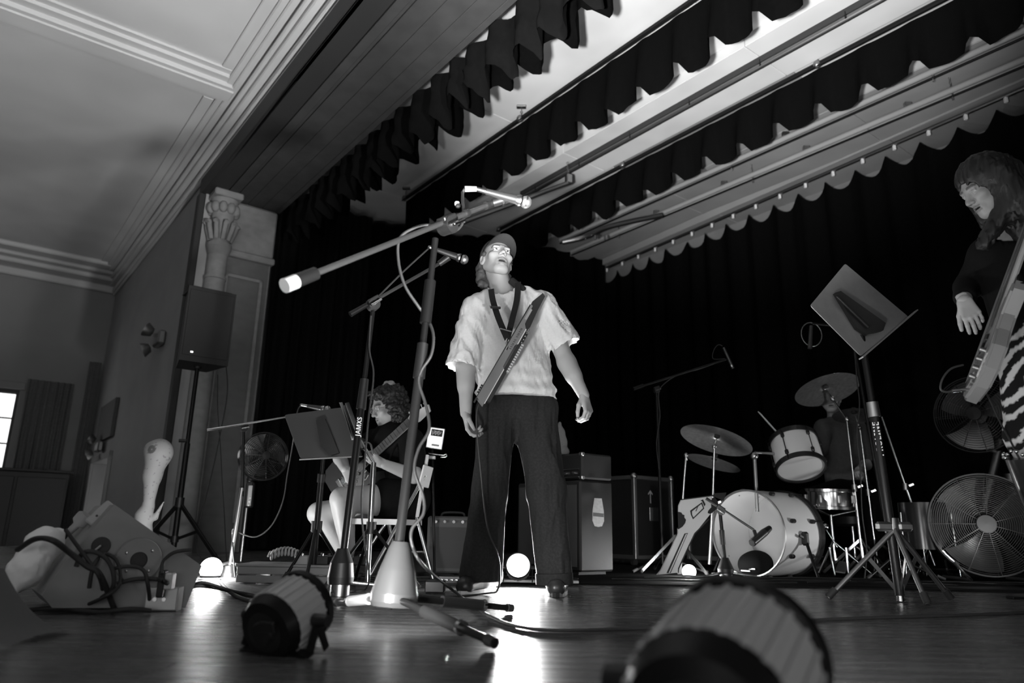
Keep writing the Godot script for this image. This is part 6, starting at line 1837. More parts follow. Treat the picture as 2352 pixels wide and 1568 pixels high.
	cymbal(Vector3(2.824, 1.253, -5.8), Vector3(0.1, 0.95, -0.2), 0.17, "small splash cymbal beside the crash")
	hardware("cymbal_stand", "chrome stand rising behind the music stand, for the small splash", Vector3(2.833, 1.128, -5.75), Vector3(2.86, 0, -5.75), 0.28, Vector3.UP, [Vector3(2.825, 1.222, -5.78)])
	hardware("cymbal_stand", "tall chrome stand at the drummer's left side", Vector3(2.945, 1.197, -5.6), Vector3(3.16, 0, -5.5), 0.2, Vector3.UP, [])
	# snare with stand
	var sc: Vector3 = Vector3(2.466, 0.554, -5.6)
	var sx2 := Transform3D(frame(Vector3(0, 1, 0.06), Vector3.BACK), sc)
	var sn := thing("snare_drum", "chrome snare drum behind the bass drum", "drum", sc)
	objw("shell", MB.new().lathe(sx2, [Vector2(0.175, -0.06), Vector2(0.178, -0.01), Vector2(0.175, 0.05)], 40, true), M.chrome, sn)
	for sg: float in [-1.0, 1.0]:
		objw("hoop", MB.new().lathe(sx2, [Vector2(0.172, 0.05 * sg), Vector2(0.188, 0.055 * sg), Vector2(0.188, 0.075 * sg), Vector2(0.176, 0.075 * sg)], 40), M.chrome, sn)
		objw("head", MB.new().lathe(sx2, [Vector2(0.174, 0.062 * sg), Vector2(0, 0.063 * sg)], 40), M.drum_head, sn)
	for k in 8:
		var a := TAU * k / 8
		var c := sx2.basis * Vector3(cos(a), 0, sin(a))
		objw("lug", MB.new().box(Transform3D(frame(Vector3.UP, c), sc + c * 0.185), Vector3(0.015, 0.06, 0.018), 0.004), M.steel, sn)
	var sb := Vector3(sc.x, 0, sc.z)
	var ss := thing("snare_stand", "chrome tripod stand under the snare drum", "stand", sb)
	objw("tube", MB.new().rod(sb + Vector3.UP * 0.1, sc - Vector3.UP * 0.12, 0.012), M.chrome, ss)
	for k in 3:
		var a := TAU * k / 3 + 0.4
		var e := Vector3(cos(a), 0, sin(a))
		objw("basket_arm", MB.new().tube(PackedVector3Array([sc - Vector3.UP * 0.13, sc - Vector3.UP * 0.09 + e * 0.17, sc - Vector3.UP * 0.05 + e * 0.195]), 0.007, 8), M.chrome, ss)
		objw("leg", MB.new().rod(sb + Vector3.UP * 0.24, sb + e * 0.24 + Vector3.UP * 0.012, 0.009), M.chrome, ss)
	# floor tom seen dimly behind the stands
	var fb := Vector3(2.98, 0, -5.25)
	var ft := thing("floor_tom", "dark floor tom on chrome legs beside the drummer", "drum", fb)
	objw("shell", MB.new().lathe(Transform3D(Basis(), fb), [Vector2(0.0, 0.2), Vector2(0.16, 0.2), Vector2(0.16, 0.52), Vector2(0.0, 0.52)], 36), M.black_gloss, ft)
	for k in 3:
		var a := TAU * k / 3 + 0.9
		objw("leg", MB.new().rod(fb + Vector3(cos(a) * 0.18, 0.45, sin(a) * 0.18), fb + Vector3(cos(a) * 0.19, 0.01, sin(a) * 0.19), 0.007), M.chrome, ft)
	# bass drum pedal and hi-hat pedal
	var pd := thing("drum_pedal", "steel pedal standing behind the bass drum", "pedal", Vector3(2.45, 0, -5.35))
	objw("footboard", MB.new().bar(Vector3(2.35, 0.03, -5.28), Vector3(2.5, 0.09, -5.52), 0.07, 0.012, Vector3.RIGHT, 0.004), M.dull_steel, pd)
	for k in 2:
		objw("frame_post", MB.new().rod(Vector3(2.32 + 0.1 * k, 0.01, -5.3), Vector3(2.3 + 0.12 * k, 0.2, -5.3), 0.008), M.chrome, pd)
	objw("beater", MB.new().rod(Vector3(2.36, 0.2, -5.3), Vector3(2.3, 0.33, -5.33), 0.005).ball(Vector3(2.3, 0.34, -5.33), Vector3.ONE * 0.025, 10, 8), M.chrome, pd)
	# bass drum microphone on a short stand
	var kc := Vector3(1.42, 0, -4.86)
	var ks := thing("microphone_stand", "short boom stand with round base before the open bass drum", "microphone stand", kc)
	objw("cone_base", MB.new().lathe(Transform3D(Basis(), kc), [Vector2(0, 0.03), Vector2(0.05, 0.03), Vector2(0.052, 0.06), Vector2(0.035, 0.1), Vector2(0.022, 0.13), Vector2(0, 0.13)], 20), M.black_plastic, ks)
	objw("base_ring", MB.new().lathe(Transform3D(Basis(), kc), [Vector2(0, 0.004), Vector2(0.04, 0.004), Vector2(0.04, 0.034), Vector2(0, 0.034)], 20), M.steel, ks)
	legs(ks, kc + Vector3.UP * 0.04, [kc + Vector3(0.24, 0.0, 0.12), kc + Vector3(-0.2, 0.0, 0.12), kc + Vector3(-0.02, 0.0, -0.26)], 0.008, M.steel)
	var kp: Vector3 = Vector3(1.404, 0.423, -4.86)
	objw("pole", MB.new().rod(kc + Vector3.UP * 0.1, kp, 0.0115), M.black_metal, ks)
	objw("clutch", MB.new().rod(kc.lerp(kp, 0.5), kc.lerp(kp, 0.72), 0.017), M.black_plastic, ks)
	var k0: Vector3 = Vector3(1.316, 0.506, -4.86)
	var k1: Vector3 = Vector3(1.585, 0.309, -4.75)
	objw("boom", MB.new().rod(k0, k1, 0.0075), M.boom_steel, ks)
	objw("boom_handle", MB.new().rod(k0, k0.lerp(k1, 0.22), 0.011), M.black_plastic, ks)
	boom_joint(ks, k0.lerp(k1, 0.32), k1 - k0, 0.9)
	objw("clip", MB.new().bar(k1, Vector3(1.599, 0.26, -4.75), 0.02, 0.02, Vector3.RIGHT, 0.004), M.black_plastic, ks)
	var dm := thing("drum_microphone", "stubby black bass drum microphone hung in the drum's mouth", "microphone", Vector3(1.627, 0.266, -4.75))
	objw("body", MB.new().rod(Vector3(1.559, 0.228, -4.72), Vector3(1.669, 0.294, -4.8), 0.024, 0.026, 18), M.mic_body, dm)
	objw("head", MB.new().rod(Vector3(1.666, 0.291, -4.8), Vector3(1.72, 0.322, -4.84), 0.026, 0.018, 18), M.black_metal, dm)
	objw("switch_plate", MB.new().rod(Vector3(1.554, 0.225, -4.715), Vector3(1.559, 0.228, -4.72), 0.019, 0.019, 14), M.steel, dm)
	# overhead condenser microphone with its ring
	var oh := thing("condenser_microphone", "dim hanging condenser microphone in a wire ring over the drums", "microphone", Vector3(2.178, 1.706, -5))
	objw("barrel", MB.new().rod(Vector3(2.187, 1.772, -5), Vector3(2.162, 1.6, -5), 0.013, 0.016, 14), M.mic_body, oh)
	var ring := PackedVector3Array()
	for k in 20:
		ring.append(Vector3(2.184, 1.706, -5) + Vector3(cos(TAU * k / 20) * 0.075, sin(TAU * k / 20) * 0.09, 0.0))
	objw("wire_ring", MB.new().tube(ring, 0.0035, 6, false, true), M.dull_steel, oh)
	var os := thing("microphone_stand", "thin dark boom stand holding the overhead microphone behind the music stand", "microphone stand", Vector3(2.783, 0, -5.776))
	var ob := Vector3(2.62, 0, -5.05)
	objw("pole", MB.new().rod(ob + Vector3.UP * 0.05, Vector3(2.51, 1.62, -5.05), 0.011), M.black_metal, os)
	objw("boom", MB.new().rod(Vector3(2.678, 1.755, -5.05), Vector3(2.197, 1.779, -5), 0.008), M.black_metal, os)
	objw("drop", MB.new().rod(Vector3(2.51, 1.62, -5.05), Vector3(2.521, 1.776, -5.04), 0.011), M.black_metal, os)
	legs(os, ob + Vector3.UP * 0.15, [ob + Vector3(0.28, 0, 0.1), ob + Vector3(-0.26, 0, 0.14), ob + Vector3(0.02, 0, -0.28)], 0.009, M.black_metal)
	cable([Vector3(2.503, 1.647, -5.03), Vector3(2.48, 1.381, -5), Vector3(2.479, 1.191, -5), Vector3(2.437, 0.974, -5), Vector3(2.436, 0.732, -5), Vector3(2.417, 0.438, -5), Vector3(2.422, 0.209, -5), Vector3(2.213, 0.02, -4.64)], 0.004, "thin lead hanging down the overhead microphone stand")
	cutout()

# big flat painted board in the outline of a toy blaster
func cutout() -> void:
	var k := 5.02 / 1635.0 / 6.533
	var o: Vector3 = Vector3(0.958, -0.019, -4.93)
	var x := Transform3D(Basis(Vector3.UP, 0.15), Vector3(o.x, 0.012, o.z))
	var q := func(pts: Array) -> PackedVector2Array:
		var out := PackedVector2Array()
		for p in pts:
			out.append(Vector2(p[0] * k, (1270.0 - p[1]) * k))
		return out
	var t := thing("cutout_board", "white cut-out board shaped like a toy blaster with black outlines, leaning by the bass drum", "sign", Vector3(o.x, 0, o.z))
	objw("board", MB.new().prism(x, q.call([[410, 320], [455, 235], [930, 168], [905, 240], [1000, 350], [870, 440], [635, 700], [520, 890], [365, 1185], [350, 1240], [50, 1270], [110, 1205], [385, 710], [392, 645], [455, 605], [500, 535], [485, 470], [405, 410]]), 0.018), mat("board_white", 0.72, 0.6), t)
	var ink := [[[440, 245], [455, 225], [940, 155], [960, 130], [1145, 115], [1090, 240], [1010, 200], [930, 172], [455, 240]], [[840, 415], [850, 380], [900, 330], [895, 250], [925, 200], [960, 190], [1010, 260], [1000, 345], [880, 425]], [[385, 410], [405, 405], [440, 415], [455, 440], [485, 450], [480, 480], [505, 515], [490, 560], [450, 610], [385, 650]], [[575, 385], [760, 262], [790, 350], [612, 505], [582, 440]], [[740, 240], [775, 222], [812, 290], [795, 320], [765, 250]], [[185, 1245], [475, 705], [525, 697], [245, 1245]], [[350, 1240], [358, 1180], [520, 880], [625, 695], [850, 495], [855, 510], [640, 705], [530, 890], [372, 1190], [365, 1238]]]
	for i in ink.size():
		objw("black_shape", MB.new().prism(x * Transform3D(Basis(), Vector3(0, 0, 0.0185)), q.call(ink[i]), 0.0035), M.print_black, t)
	for w in [[[600, 395], [745, 290], [768, 345], [618, 478], [600, 440]], [[215, 1240], [490, 712], [508, 710], [232, 1240]]]:
		objw("white_inset", MB.new().prism(x * Transform3D(Basis(), Vector3(0, 0, 0.0225)), q.call(w), 0.002), M.board_white, t)
	objw("pointer", MB.new().prism(x * Transform3D(Basis(), Vector3(0, 0, 0.025)), q.call([[650, 390], [685, 325], [692, 330], [662, 395]]), 0.001), M.print_black, t)
	objw("rear_prop", MB.new().bar(x * Vector3(0.2, 0.3, -0.01), x * Vector3(0.24, 0.0, -0.14), 0.03, 0.015, Vector3.RIGHT), M.dark_wood, t)
func fan_head(t: Node3D, c: Vector3, n: Vector3, r: float, rings: int, deep: float, m: Material) -> void:
	var x := Transform3D(frame(n, Vector3.UP), c)
	objw("fan_drum", MB.new().lathe(x, [Vector2(r * 1.03, -deep), Vector2(r * 1.03, deep), Vector2(r * 1.0, deep), Vector2(r * 1.0, -deep), Vector2(r * 1.03, -deep)], 56), m, t)
	for side: float in [1.0, -1.0]:
		var g := MB.new()
		for k in rings:
			var rr := r * (0.16 + 0.83 * (k + 0.5) / rings)
			var ring := PackedVector3Array()
			for j in 48:
				ring.append(x * Vector3(cos(TAU * j / 48) * rr, side * (deep + 0.03 * (1.0 - (rr / r) * (rr / r))), sin(TAU * j / 48) * rr))
			g.tube(ring, 0.0022, 4, false, true)
		objw("front_grille" if side > 0 else "rear_grille", g, m, t)
		for k in 11:
			var a := TAU * k / 11
			objw("grille_spoke", MB.new().rod(x * Vector3(cos(a) * r * 0.15, side * (deep + 0.034), sin(a) * r * 0.15), x * Vector3(cos(a) * r, side * (deep + 0.004), sin(a) * r), 0.003, null, 5), m, t)
	objw("hub", MB.new().lathe(x, [Vector2(0, deep + 0.045), Vector2(r * 0.17, deep + 0.042), Vector2(r * 0.18, deep + 0.028), Vector2(0, deep + 0.025)], 24), m, t)
	objw("motor", MB.new().lathe(x, [Vector2(0, -deep), Vector2(r * 0.25, -deep), Vector2(r * 0.25, deep * 0.3), Vector2(r * 0.1, deep * 0.5), Vector2(0, deep * 0.5)], 20), M.black_metal, t)
	for k in 3:
		var a := TAU * k / 3 + 0.6
		var f := func(u: float, v: float) -> Vector3:
			var b := a + (u - 0.5) * 1.25 + v * 0.3
			var rr := r * lerpf(0.2, 0.93, v)
			return x * Vector3(cos(b) * rr, (u - 0.5) * 0.09, sin(b) * rr)
		objw("blade", MB.new().sheet(8, 6, f, n), M.fan_blade, t)

func left_side() -> void:
	mat("fan_blade", 0.09, 0.4, 0.5)
	mat("speaker_grille", 0.008, 0.7)
	mat("maple", 0.45, 0.35)
	mat("rosewood", 0.06, 0.5)
	# loudspeaker on its tripod
	var sc := Vector3(-2.75, 0, -6.1)
	var t := thing("speaker_stand", "black tripod stand under the loudspeaker by the pilaster", "speaker stand", sc)
	objw("pole", MB.new().rod(sc + Vector3.UP * 0.12, sc + Vector3.UP * 1.598, 0.0185, null, 14), M.black_metal, t)
	objw("outer_tube", MB.new().rod(sc + Vector3.UP * 0.1, sc + Vector3.UP * 0.95, 0.024, null, 14), M.black_metal, t)
	objw("top_collar", MB.new().rod(sc + Vector3.UP * 0.42, sc + Vector3.UP * 0.5, 0.036, null, 14), M.black_plastic, t)
	objw("low_collar", MB.new().rod(sc + Vector3.UP * 0.14, sc + Vector3.UP * 0.19, 0.033, null, 14), M.black_plastic, t)
	objw("lock_knob", MB.new().rod(sc + Vector3(0, 0.97, 0.02), sc + Vector3(-0.06, 0.97, 0.03), 0.015), M.black_plastic, t)
	for f: Vector3 in [Vector3(-2.263, 0, -5.817), Vector3(-3.124, 0, -6.172), sc + Vector3(0.1, 0, -0.62)]:
		var h := sc + Vector3.UP * 0.46
		var o := objw("leg", MB.new().bar(h, f + Vector3.UP * 0.015, 0.035, 0.02, Vector3.UP, 0.004), M.black_metal, t)
		obj("rubber_foot", MB.new().ball(f + Vector3.UP * 0.02, Vector3(0.025, 0.02, 0.025), 8, 6), M.rubber, o)
		objw("brace", MB.new().bar(sc + Vector3.UP * 0.16, h.lerp(f, 0.5), 0.022, 0.006, Vector3.UP), M.black_metal, t)
	var spk := thing("loudspeaker", "tall black loudspeaker on a tripod beside the stone pilaster", "loudspeaker", sc + Vector3.UP * 1.6)
	spk.rotation.y = deg_to_rad(38.0)
	obj("cabinet", MB.new().prism(Transform3D(Basis(Vector3.RIGHT, Vector3.BACK, Vector3.DOWN), Vector3(0, 0.68, 0)), PackedVector2Array([Vector2(-0.2, 0.19), Vector2(0.2, 0.19), Vector2(0.13, -0.2), Vector2(-0.13, -0.2)]), 0.66), tex(mat("speaker_black", 0.006, 0.6), noise_tex(0.2, 0.7, 1, 2, 128, 93), Vector3(6, 6, 6)), spk)
	obj("grille", MB.new().bx(Vector3(0, 0.36, 0.192), Vector3(0.37, 0.58, 0.008), 0.003), M.speaker_grille, spk)
	obj("top_plate", MB.new().bx(Vector3(0, 0.685, 0.0), Vector3(0.34, 0.012, 0.34), 0.004), M.speaker_black, spk)
	obj("pole_socket", MB.new().rod(Vector3(0, 0.0, 0), Vector3(0, 0.022, 0), 0.035), M.speaker_black, spk)
	obj("badge_led", MB.new().bx(Vector3(-0.11, 0.1, 0.198), Vector3(0.02, 0.012, 0.004)), M.led, spk)
	obj("handle", MB.new().bx(Vector3(0.17, 0.4, 0.0), Vector3(0.02, 0.03, 0.13), 0.006), M.black_plastic, spk)
	cable([Vector3(-2.552, 1.693, -6.2), Vector3(-2.504, 1.418, -6.2), Vector3(-2.522, 1.034, -6.2), Vector3(-2.529, 0.731, -6.15), Vector3(-2.545, 0.441, -6.1), Vector3(-2.567, 0.247, -6.1), Vector3(-2.558, 0.092, -6.1), Vector3(-2.102, 0.02, -5.175)], 0.005, "black lead drooping from the loudspeaker down to the floor")
	cable([Vector3(-2.649, 1.594, -6.3), Vector3(-2.611, 1.278, -6.3), Vector3(-2.55, 0.97, -6.3), Vector3(-2.498, 0.669, -6.3), Vector3(-2.444, 0.376, -6.3), Vector3(-2.103, 0.02, -5.571)], 0.004, "second thin lead hanging beside the loudspeaker")
	# decorated plaster leg
	var pn := FastNoiseLite.new()
	pn.seed = 5
	pn.frequency = 17.0
	var ink := func(p: Vector3) -> Color:
		var g := 0.38
		for q in [Vector3(-2.365, 0.745, -4.86), Vector3(-2.457, 0.783, -4.9), Vector3(-2.455, 0.583, -4.9), Vector3(-2.387, 0.496, -4.86), Vector3(-2.386, 0.448, -4.86), Vector3(-2.386, 0.411, -4.86), Vector3(-2.371, 0.663, -4.86)]:
			var e := p.distance_to(q)
			if e < 0.034 and e > 0.014 or e < 0.02 and pn.get_noise_3dv(p * 3.0) > 0.0:
				g = 0.12
		if pn.get_noise_3dv(p * 2.0) > 0.42:
			g = 0.2
		return Color(g, g, g)
	var lf := Field.new(Vector3(-2.458, 0.555, -5) - Vector3(0.35, 0.7, 0.2), Vector3(-2.458, 0.555, -5) + Vector3(0.3, 0.45, 0.22), 0.008)
	lf.ell(Vector3(-2.44, 0.769, -5), Vector3(0.085, 0.09, 0.08), Basis(), 0.03)
	lf.ell(Vector3(-2.504, 0.786, -5), Vector3(0.035, 0.05, 0.05), Basis(), 0.02)
	lf.cap(Vector3(-2.446, 0.763, -5), Vector3(-2.465, 0.608, -5), 0.08, 0.058, 0.04).cap(Vector3(-2.465, 0.608, -5), Vector3(-2.464, 0.394, -5), 0.056, 0.032, 0.03)
	lf.cap(Vector3(-2.464, 0.394, -5), Vector3(-2.485, 0.336, -5), 0.036, 0.05, 0.03)
	lf.cap(Vector3(-2.459, 0.322, -5), Vector3(-2.407, 0.329, -5), 0.026, 0.018, 0.02).cap(Vector3(-2.407, 0.329, -5), Vector3(-2.362, 0.434, -5), 0.018, 0.005, 0.015)
	lf.cap(Vector3(-2.485, 0.336, -5), Vector3(-2.46, 0.011, -5), 0.05, 0.09, 0.03)
	lf.clip(Vector3(0, 0.005, 0), Vector3.DOWN)
	var pmt := mat("plaster_leg", 1.0, 0.7)
	pmt.vertex_color_use_as_albedo = true
	one("plaster_leg", lf.mesh(MB.new(), ink), pmt, "white plaster leg with scribbled drawings standing behind the monitor wedge", "sculpture")
	# stage monitor lying on its side, side panel to the camera
	var w := thing("monitor_wedge", "grey wooden stage monitor wedge with a round socket and a handle hole in its side", "loudspeaker", Vector3(-1.45, 0, -2.9))
	tex(mat("wedge_grey", 0.3, 0.7, 0.0, 0.3), noise_tex(0.012, 0.6, 1.0, 4, 256, 95), Vector3(1.5, 1.5, 1.5))
	var wb := Basis(Vector3.UP, deg_to_rad(38))
	var wo := Vector3(-1.3, 0, -2.62)
	var wp := PackedVector2Array()
	for q: Vector3 in [Vector3(-1.379, 0.356, -2.558), Vector3(-1.128, 0.146, -2.754), Vector3(-1.159, 0.001, -2.73), Vector3(-1.485, 0.022, -2.476), Vector3(-1.512, 0.061, -2.454), Vector3(-1.473, 0.166, -2.485)]:
		wp.append(Vector2((q - wo).dot(wb.x), maxf(q.y, 0.002)))
	objw("case", MB.new().prism(Transform3D(wb, wo - wb.z * 0.4), wp, 0.4), M.wedge_grey, w)
	var soc: Vector3 = Vector3(-1.292, 0.169, -2.608)
	var sx1 := Transform3D(frame(wb.z, Vector3.UP), soc)
	objw("socket_plate", MB.new().lathe(sx1, [Vector2(0.028, 0.005), Vector2(0.073, 0.005), Vector2(0.075, 0.0), Vector2(0.075, -0.01)], 36), M.wedge_grey, w)
	objw("socket_hole", MB.new().lathe(sx1, [Vector2(0.029, 0.0052), Vector2(0.027, -0.004), Vector2(0, -0.004)], 24), M.soffit_edge, w)
	for q in [[0.7, 1], [2.6, 1], [-0.8, 1], [3.9, 1]]:
		objw("bolt", MB.new().ball(soc + wb * Vector3(cos(q[0]) * 0.05, sin(q[0]) * 0.05, 0.006), Vector3(0.006, 0.006, 0.003), 8, 6), M.steel, w)
	var hd: Vector3 = Vector3(-1.393, 0.217, -2.539)
	objw("handle_recess", MB.new().lathe(Transform3D(frame(wb.z, Vector3.UP), hd), [Vector2(0.03, 0.0), Vector2(0.028, 0.003), Vector2(0, 0.003)], 20), M.soffit_edge, w)
	objw("handle_cup", MB.new().bar(hd, Vector3(-1.409, 0.196, -2.526), 0.045, 0.006, Vector3(1, 1, 0), 0.01), M.print_grey, w)
	var ps := thing("power_strip", "pale socket strip propped on top of the monitor wedge", "power strip", Vector3(-1.527, 0.325, -2.75))
	objw("case", MB.new().bar(Vector3(-1.489, 0.284, -2.62), Vector3(-1.44, 0.358, -2.657), 0.05, 0.035, Vector3.BACK, 0.005), M.print_grey, ps)
	for k in 2:
		objw("socket", MB.new().rod(Vector3(-1.457, 0.317, -2.598) + Vector3(0.03, 0.012, -0.015) * k, Vector3(-1.452, 0.317, -2.589) + Vector3(0.03, 0.012, -0.015) * k, 0.004), M.print_black, ps)
	one("bottle", MB.new().tube(PackedVector3Array([Vector3(-1.606, 0.257, -2.7), Vector3(-1.582, 0.284, -2.7), Vector3(-1.574, 0.293, -2.7), Vector3(-1.555, 0.314, -2.7), Vector3(-1.55, 0.32, -2.7)]), [0.012, 0.014, 0.028, 0.03, 0.02], 16), M.print_grey, "pale plastic bottle lying behind the monitor wedge", "bottle")
	# white paper cone tied with a lead
	var cf := Field.new(Vector3(-1.589, 0.149, -2.5) - Vector3.ONE * 0.32, Vector3(-1.589, 0.149, -2.5) + Vector3.ONE * 0.3, 0.008)
	cf.cap(Vector3(-1.613, 0.054, -2.45), Vector3(-1.608, 0.135, -2.5), 0.008, 0.05, 0.02).cap(Vector3(-1.608, 0.135, -2.5), Vector3(-1.596, 0.218, -2.55), 0.052, 0.06, 0.03).cap(Vector3(-1.596, 0.218, -2.55), Vector3(-1.588, 0.249, -2.6), 0.05, 0.025, 0.02)
	cf.warp(func(p: Vector3) -> float: return pn.get_noise_3dv(p * 1.2) * 0.008)
	cf.clip(Vector3(0, 0.004, 0), Vector3.DOWN)
	one("paper_cone", cf.mesh(MB.new()), mat("cone_paper", 0.75, 0.7), "white rolled paper cone lying against the monitor wedge", "paper roll")
	cable([Vector3(-1.597, 0.204, -2.42), Vector3(-1.508, 0.24, -2.36), Vector3(-1.415, 0.239, -2.3), Vector3(-1.409, 0.2, -2.391), Vector3(-1.365, 0.157, -2.425), Vector3(-1.332, 0.129, -2.45), Vector3(-1.332, 0.012, -2.571)], 0.009, "thick black lead lying over the white paper cone")
	# tangle before the wedge
	var tang := [[Vector3(-1.448, 0.271, -2.413), Vector3(-1.412, 0.224, -2.426), Vector3(-1.37, 0.169, -2.443), Vector3(-1.333, 0.115, -2.457), Vector3(-1.466, 0.01, -2.756)], [Vector3(-1.416, 0.154, -2.453), Vector3(-1.4, 0.196, -2.45), Vector3(-1.365, 0.199, -2.463), Vector3(-1.325, 0.169, -2.478), Vector3(-1.301, 0.114, -2.482), Vector3(-1.331, 0.069, -2.519), Vector3(-1.469, 0.01, -2.651)], [Vector3(-1.322, 0.146, -2.511), Vector3(-1.278, 0.153, -2.531), Vector3(-1.239, 0.139, -2.546), Vector3(-1.217, 0.09, -2.547), Vector3(-1.257, 0.012, -2.667)], [Vector3(-1.316, 0.096, -2.532), Vector3(-1.268, 0.11, -2.554), Vector3(-1.208, 0.109, -2.585), Vector3(-1.174, 0.094, -2.596), Vector3(-1.317, 0.008, -3.064)], [Vector3(-1.187, 0.127, -2.571), Vector3(-1.208, 0.165, -2.616), Vector3(-1.178, 0.197, -2.624), Vector3(-1.128, 0.206, -2.648)], [Vector3(-1.314, 0.05, -2.912), Vector3(-1.318, 0.03, -3.04), Vector3(-1.273, 0.05, -3.073), Vector3(-1.244, 0.03, -3.23), Vector3(-1.166, 0.008, -3.255), Vector3(-1.006, 0.008, -3.087)], [Vector3(-1.372, 0.01, -3.107), Vector3(-1.289, 0.05, -3.069), Vector3(-1.252, 0.06, -3.104), Vector3(-1.188, 0.02, -3.234), Vector3(-1.041, 0.01, -3.134), Vector3(-0.848, 0.008, -2.808)], [Vector3(-1.581, 0.01, -2.496), Vector3(-1.508, 0.015, -2.539), Vector3(-1.352, 0.01, -2.495), Vector3(-1.245, 0.02, -2.508), Vector3(-1.203, 0.01, -2.558)], [Vector3(-1.361, 0.088, -2.45), Vector3(-1.353, 0.156, -2.441), Vector3(-1.356, 0.192, -2.501), Vector3(-1.316, 0.167, -2.516), Vector3(-1.297, 0.098, -2.515), Vector3(-1.323, 0.059, -2.48), Vector3(-1.467, 0.01, -2.595)], [Vector3(-1.49, 0.02, -3.856), Vector3(-1.26, 0.015, -3.373), Vector3(-1.09, 0.008, -3.071), Vector3(-0.869, 0.008, -2.774)]]
	for k in tang.size():
		cable(tang[k], 0.0065 if k % 2 == 0 else 0.008, "black lead in the tangle of cables around the monitor wedge", "rubber", "cables tangled by the wedge", 5)
	# direct boxes
	var db := thing("junction_box", "pale grey metal stage box standing on the floor before the wedge", "stage box", Vector3(-1.203, 0, -2.626))
	db.rotation.y = 0.18
	obj("case", MB.new().bx(Vector3(0, 0.04, -0.03), Vector3(0.105, 0.075, 0.06), 0.004), mat("box_grey", 0.42, 0.45, 0.2), db)
	obj("end_plate", MB.new().bx(Vector3(0.054, 0.04, -0.03), Vector3(0.004, 0.08, 0.064), 0.002), M.steel, db)
	for k in 2:
		obj("jack", MB.new().rod(Vector3(-0.02 + 0.03 * k, 0.04, 0.0), Vector3(-0.02 + 0.03 * k, 0.04, 0.006), 0.007), M.steel, db)
	var ad := thing("power_adapter", "small grey adapter plugged in above the stage box", "power adapter", Vector3(-1.178, 0.102, -2.606))
	objw("case", MB.new().bx(Vector3(-1.178, 0.102, -2.606), Vector3(0.04, 0.055, 0.035), 0.004), M.box_grey, ad)
	objw("plug", MB.new().bx(Vector3(-1.193, 0.094, -2.595), Vector3(0.022, 0.09, 0.03), 0.004), M.black_plastic, ad)
	# curled paper at the left edge
	var pp := MB.new()
	pp.sheet(10, 6, func(u: float, v: float) -> Vector3: return Vector3(-1.42 + 0.22 * u, 0.004 + 0.16 * pow(1.0 - u, 2.0) + 0.01 * sin(v * 3.0), -1.86 - 0.25 * v), Vector3.UP)
	one("set_list", pp, mat("dull_paper", 0.1, 0.9), "curled sheet of paper lying on the boards near the stage edge", "paper")
	# small boom stand and vocal mic by the guitarist
	var c := Vector3(-1.62, 0, -4.35)
	var b := thing("microphone_stand", "slim bright-boomed stand beside the pilaster, reaching to the guitarist", "microphone stand", c)
	objw("lower_tube", MB.new().rod(c + Vector3.UP * 0.03, Vector3(-1.599, 0.506, -4.35), 0.0125), M.steel, b)
	objw("upper_tube", MB.new().rod(Vector3(-1.593, 0.455, -4.35), Vector3(-1.631, 0.876, -4.35), 0.009), M.black_metal, b)
	objw("base", MB.new().lathe(Transform3D(Basis(), c), [Vector2(0, 0.07), Vector2(0.03, 0.06), Vector2(0.045, 0.02), Vector2(0.045, 0.0)], 20), M.steel, b)
	legs(b, c + Vector3.UP * 0.08, [c + Vector3(0.26, 0, 0.05), c + Vector3(-0.2, 0, 0.2), c + Vector3(-0.05, 0, -0.27)], 0.009, M.steel)
	objw("boom", MB.new().rod(Vector3(-1.789, 0.827, -4.2), Vector3(-1.351, 0.982, -4.55), 0.0065), M.chrome, b)
	objw("boom_handle", MB.new().rod(Vector3(-1.789, 0.827, -4.2), Vector3(-1.726, 0.851, -4.26), 0.009), M.chrome, b)
	boom_joint(b, Vector3(-1.631, 0.881, -4.35), Vector3(-1.351, 0.982, -4.55) - Vector3(-1.789, 0.827, -4.2), 0.8)
	mic(Vector3(-1.297, 1.031, -4.5), Vector3(-1.167, 1.011, -4.5), 0.95, "vocal microphone peeking over the guitarist's music desk")
	cable([Vector3(-1.303, 1.037, -4.5), Vector3(-1.346, 1.025, -4.5), Vector3(-1.361, 0.952, -4.5), Vector3(-1.398, 0.797, -4.6), Vector3(-1.413, 0.604, -4.6), Vector3(-1.409, 0.44, -4.55), Vector3(-1.446, 0.295, -4.5), Vector3(-1.514, 0.225, -4.45), Vector3(-1.587, 0.239, -4.4), Vector3(-1.627, 0.268, -4.36), Vector3(-1.625, 0.204, -4.36), Vector3(-1.466, 0.02, -4.031)], 0.0045, "grey lead looping down from the guitarist's vocal microphone", "grey_lead")
	# pedestal fan in the dark
	var fp := thing("pedestal_fan", "dark pedestal fan with a control box, behind the slim stand", "fan", Vector3(-1.788, 0, -5.112))
	var fb := Vector3(-1.9, 0, -5.3)
	fan_head(fp, Vector3(-1.8, 0.775, -5.25), Vector3(0.55, 0.05, 0.83), 0.17, 12, 0.03, M.black_gloss)
	objw("pole", MB.new().rod(fb + Vector3.UP * 0.02, Vector3(-1.916, 0.617, -5.35), 0.013), M.steel, fp)
	objw("control_box", MB.new().bar(Vector3(-1.885, 0.41, -5.3), Vector3(-1.887, 0.595, -5.3), 0.06, 0.05, Vector3.RIGHT, 0.012), M.black_plastic, fp)
	objw("control_panel", MB.new().bar(Vector3(-1.872, 0.421, -5.26), Vector3(-1.873, 0.568, -5.26), 0.03, 0.012, Vector3.RIGHT, 0.004), M.print_grey, fp)
	for k in 3:
		objw("button", MB.new().ball(Vector3(-1.869, 0.427, -5.25) + Vector3(0.003, 0.025, 0) * k, Vector3.ONE * 0.007, 8, 6), M.paper, fp)
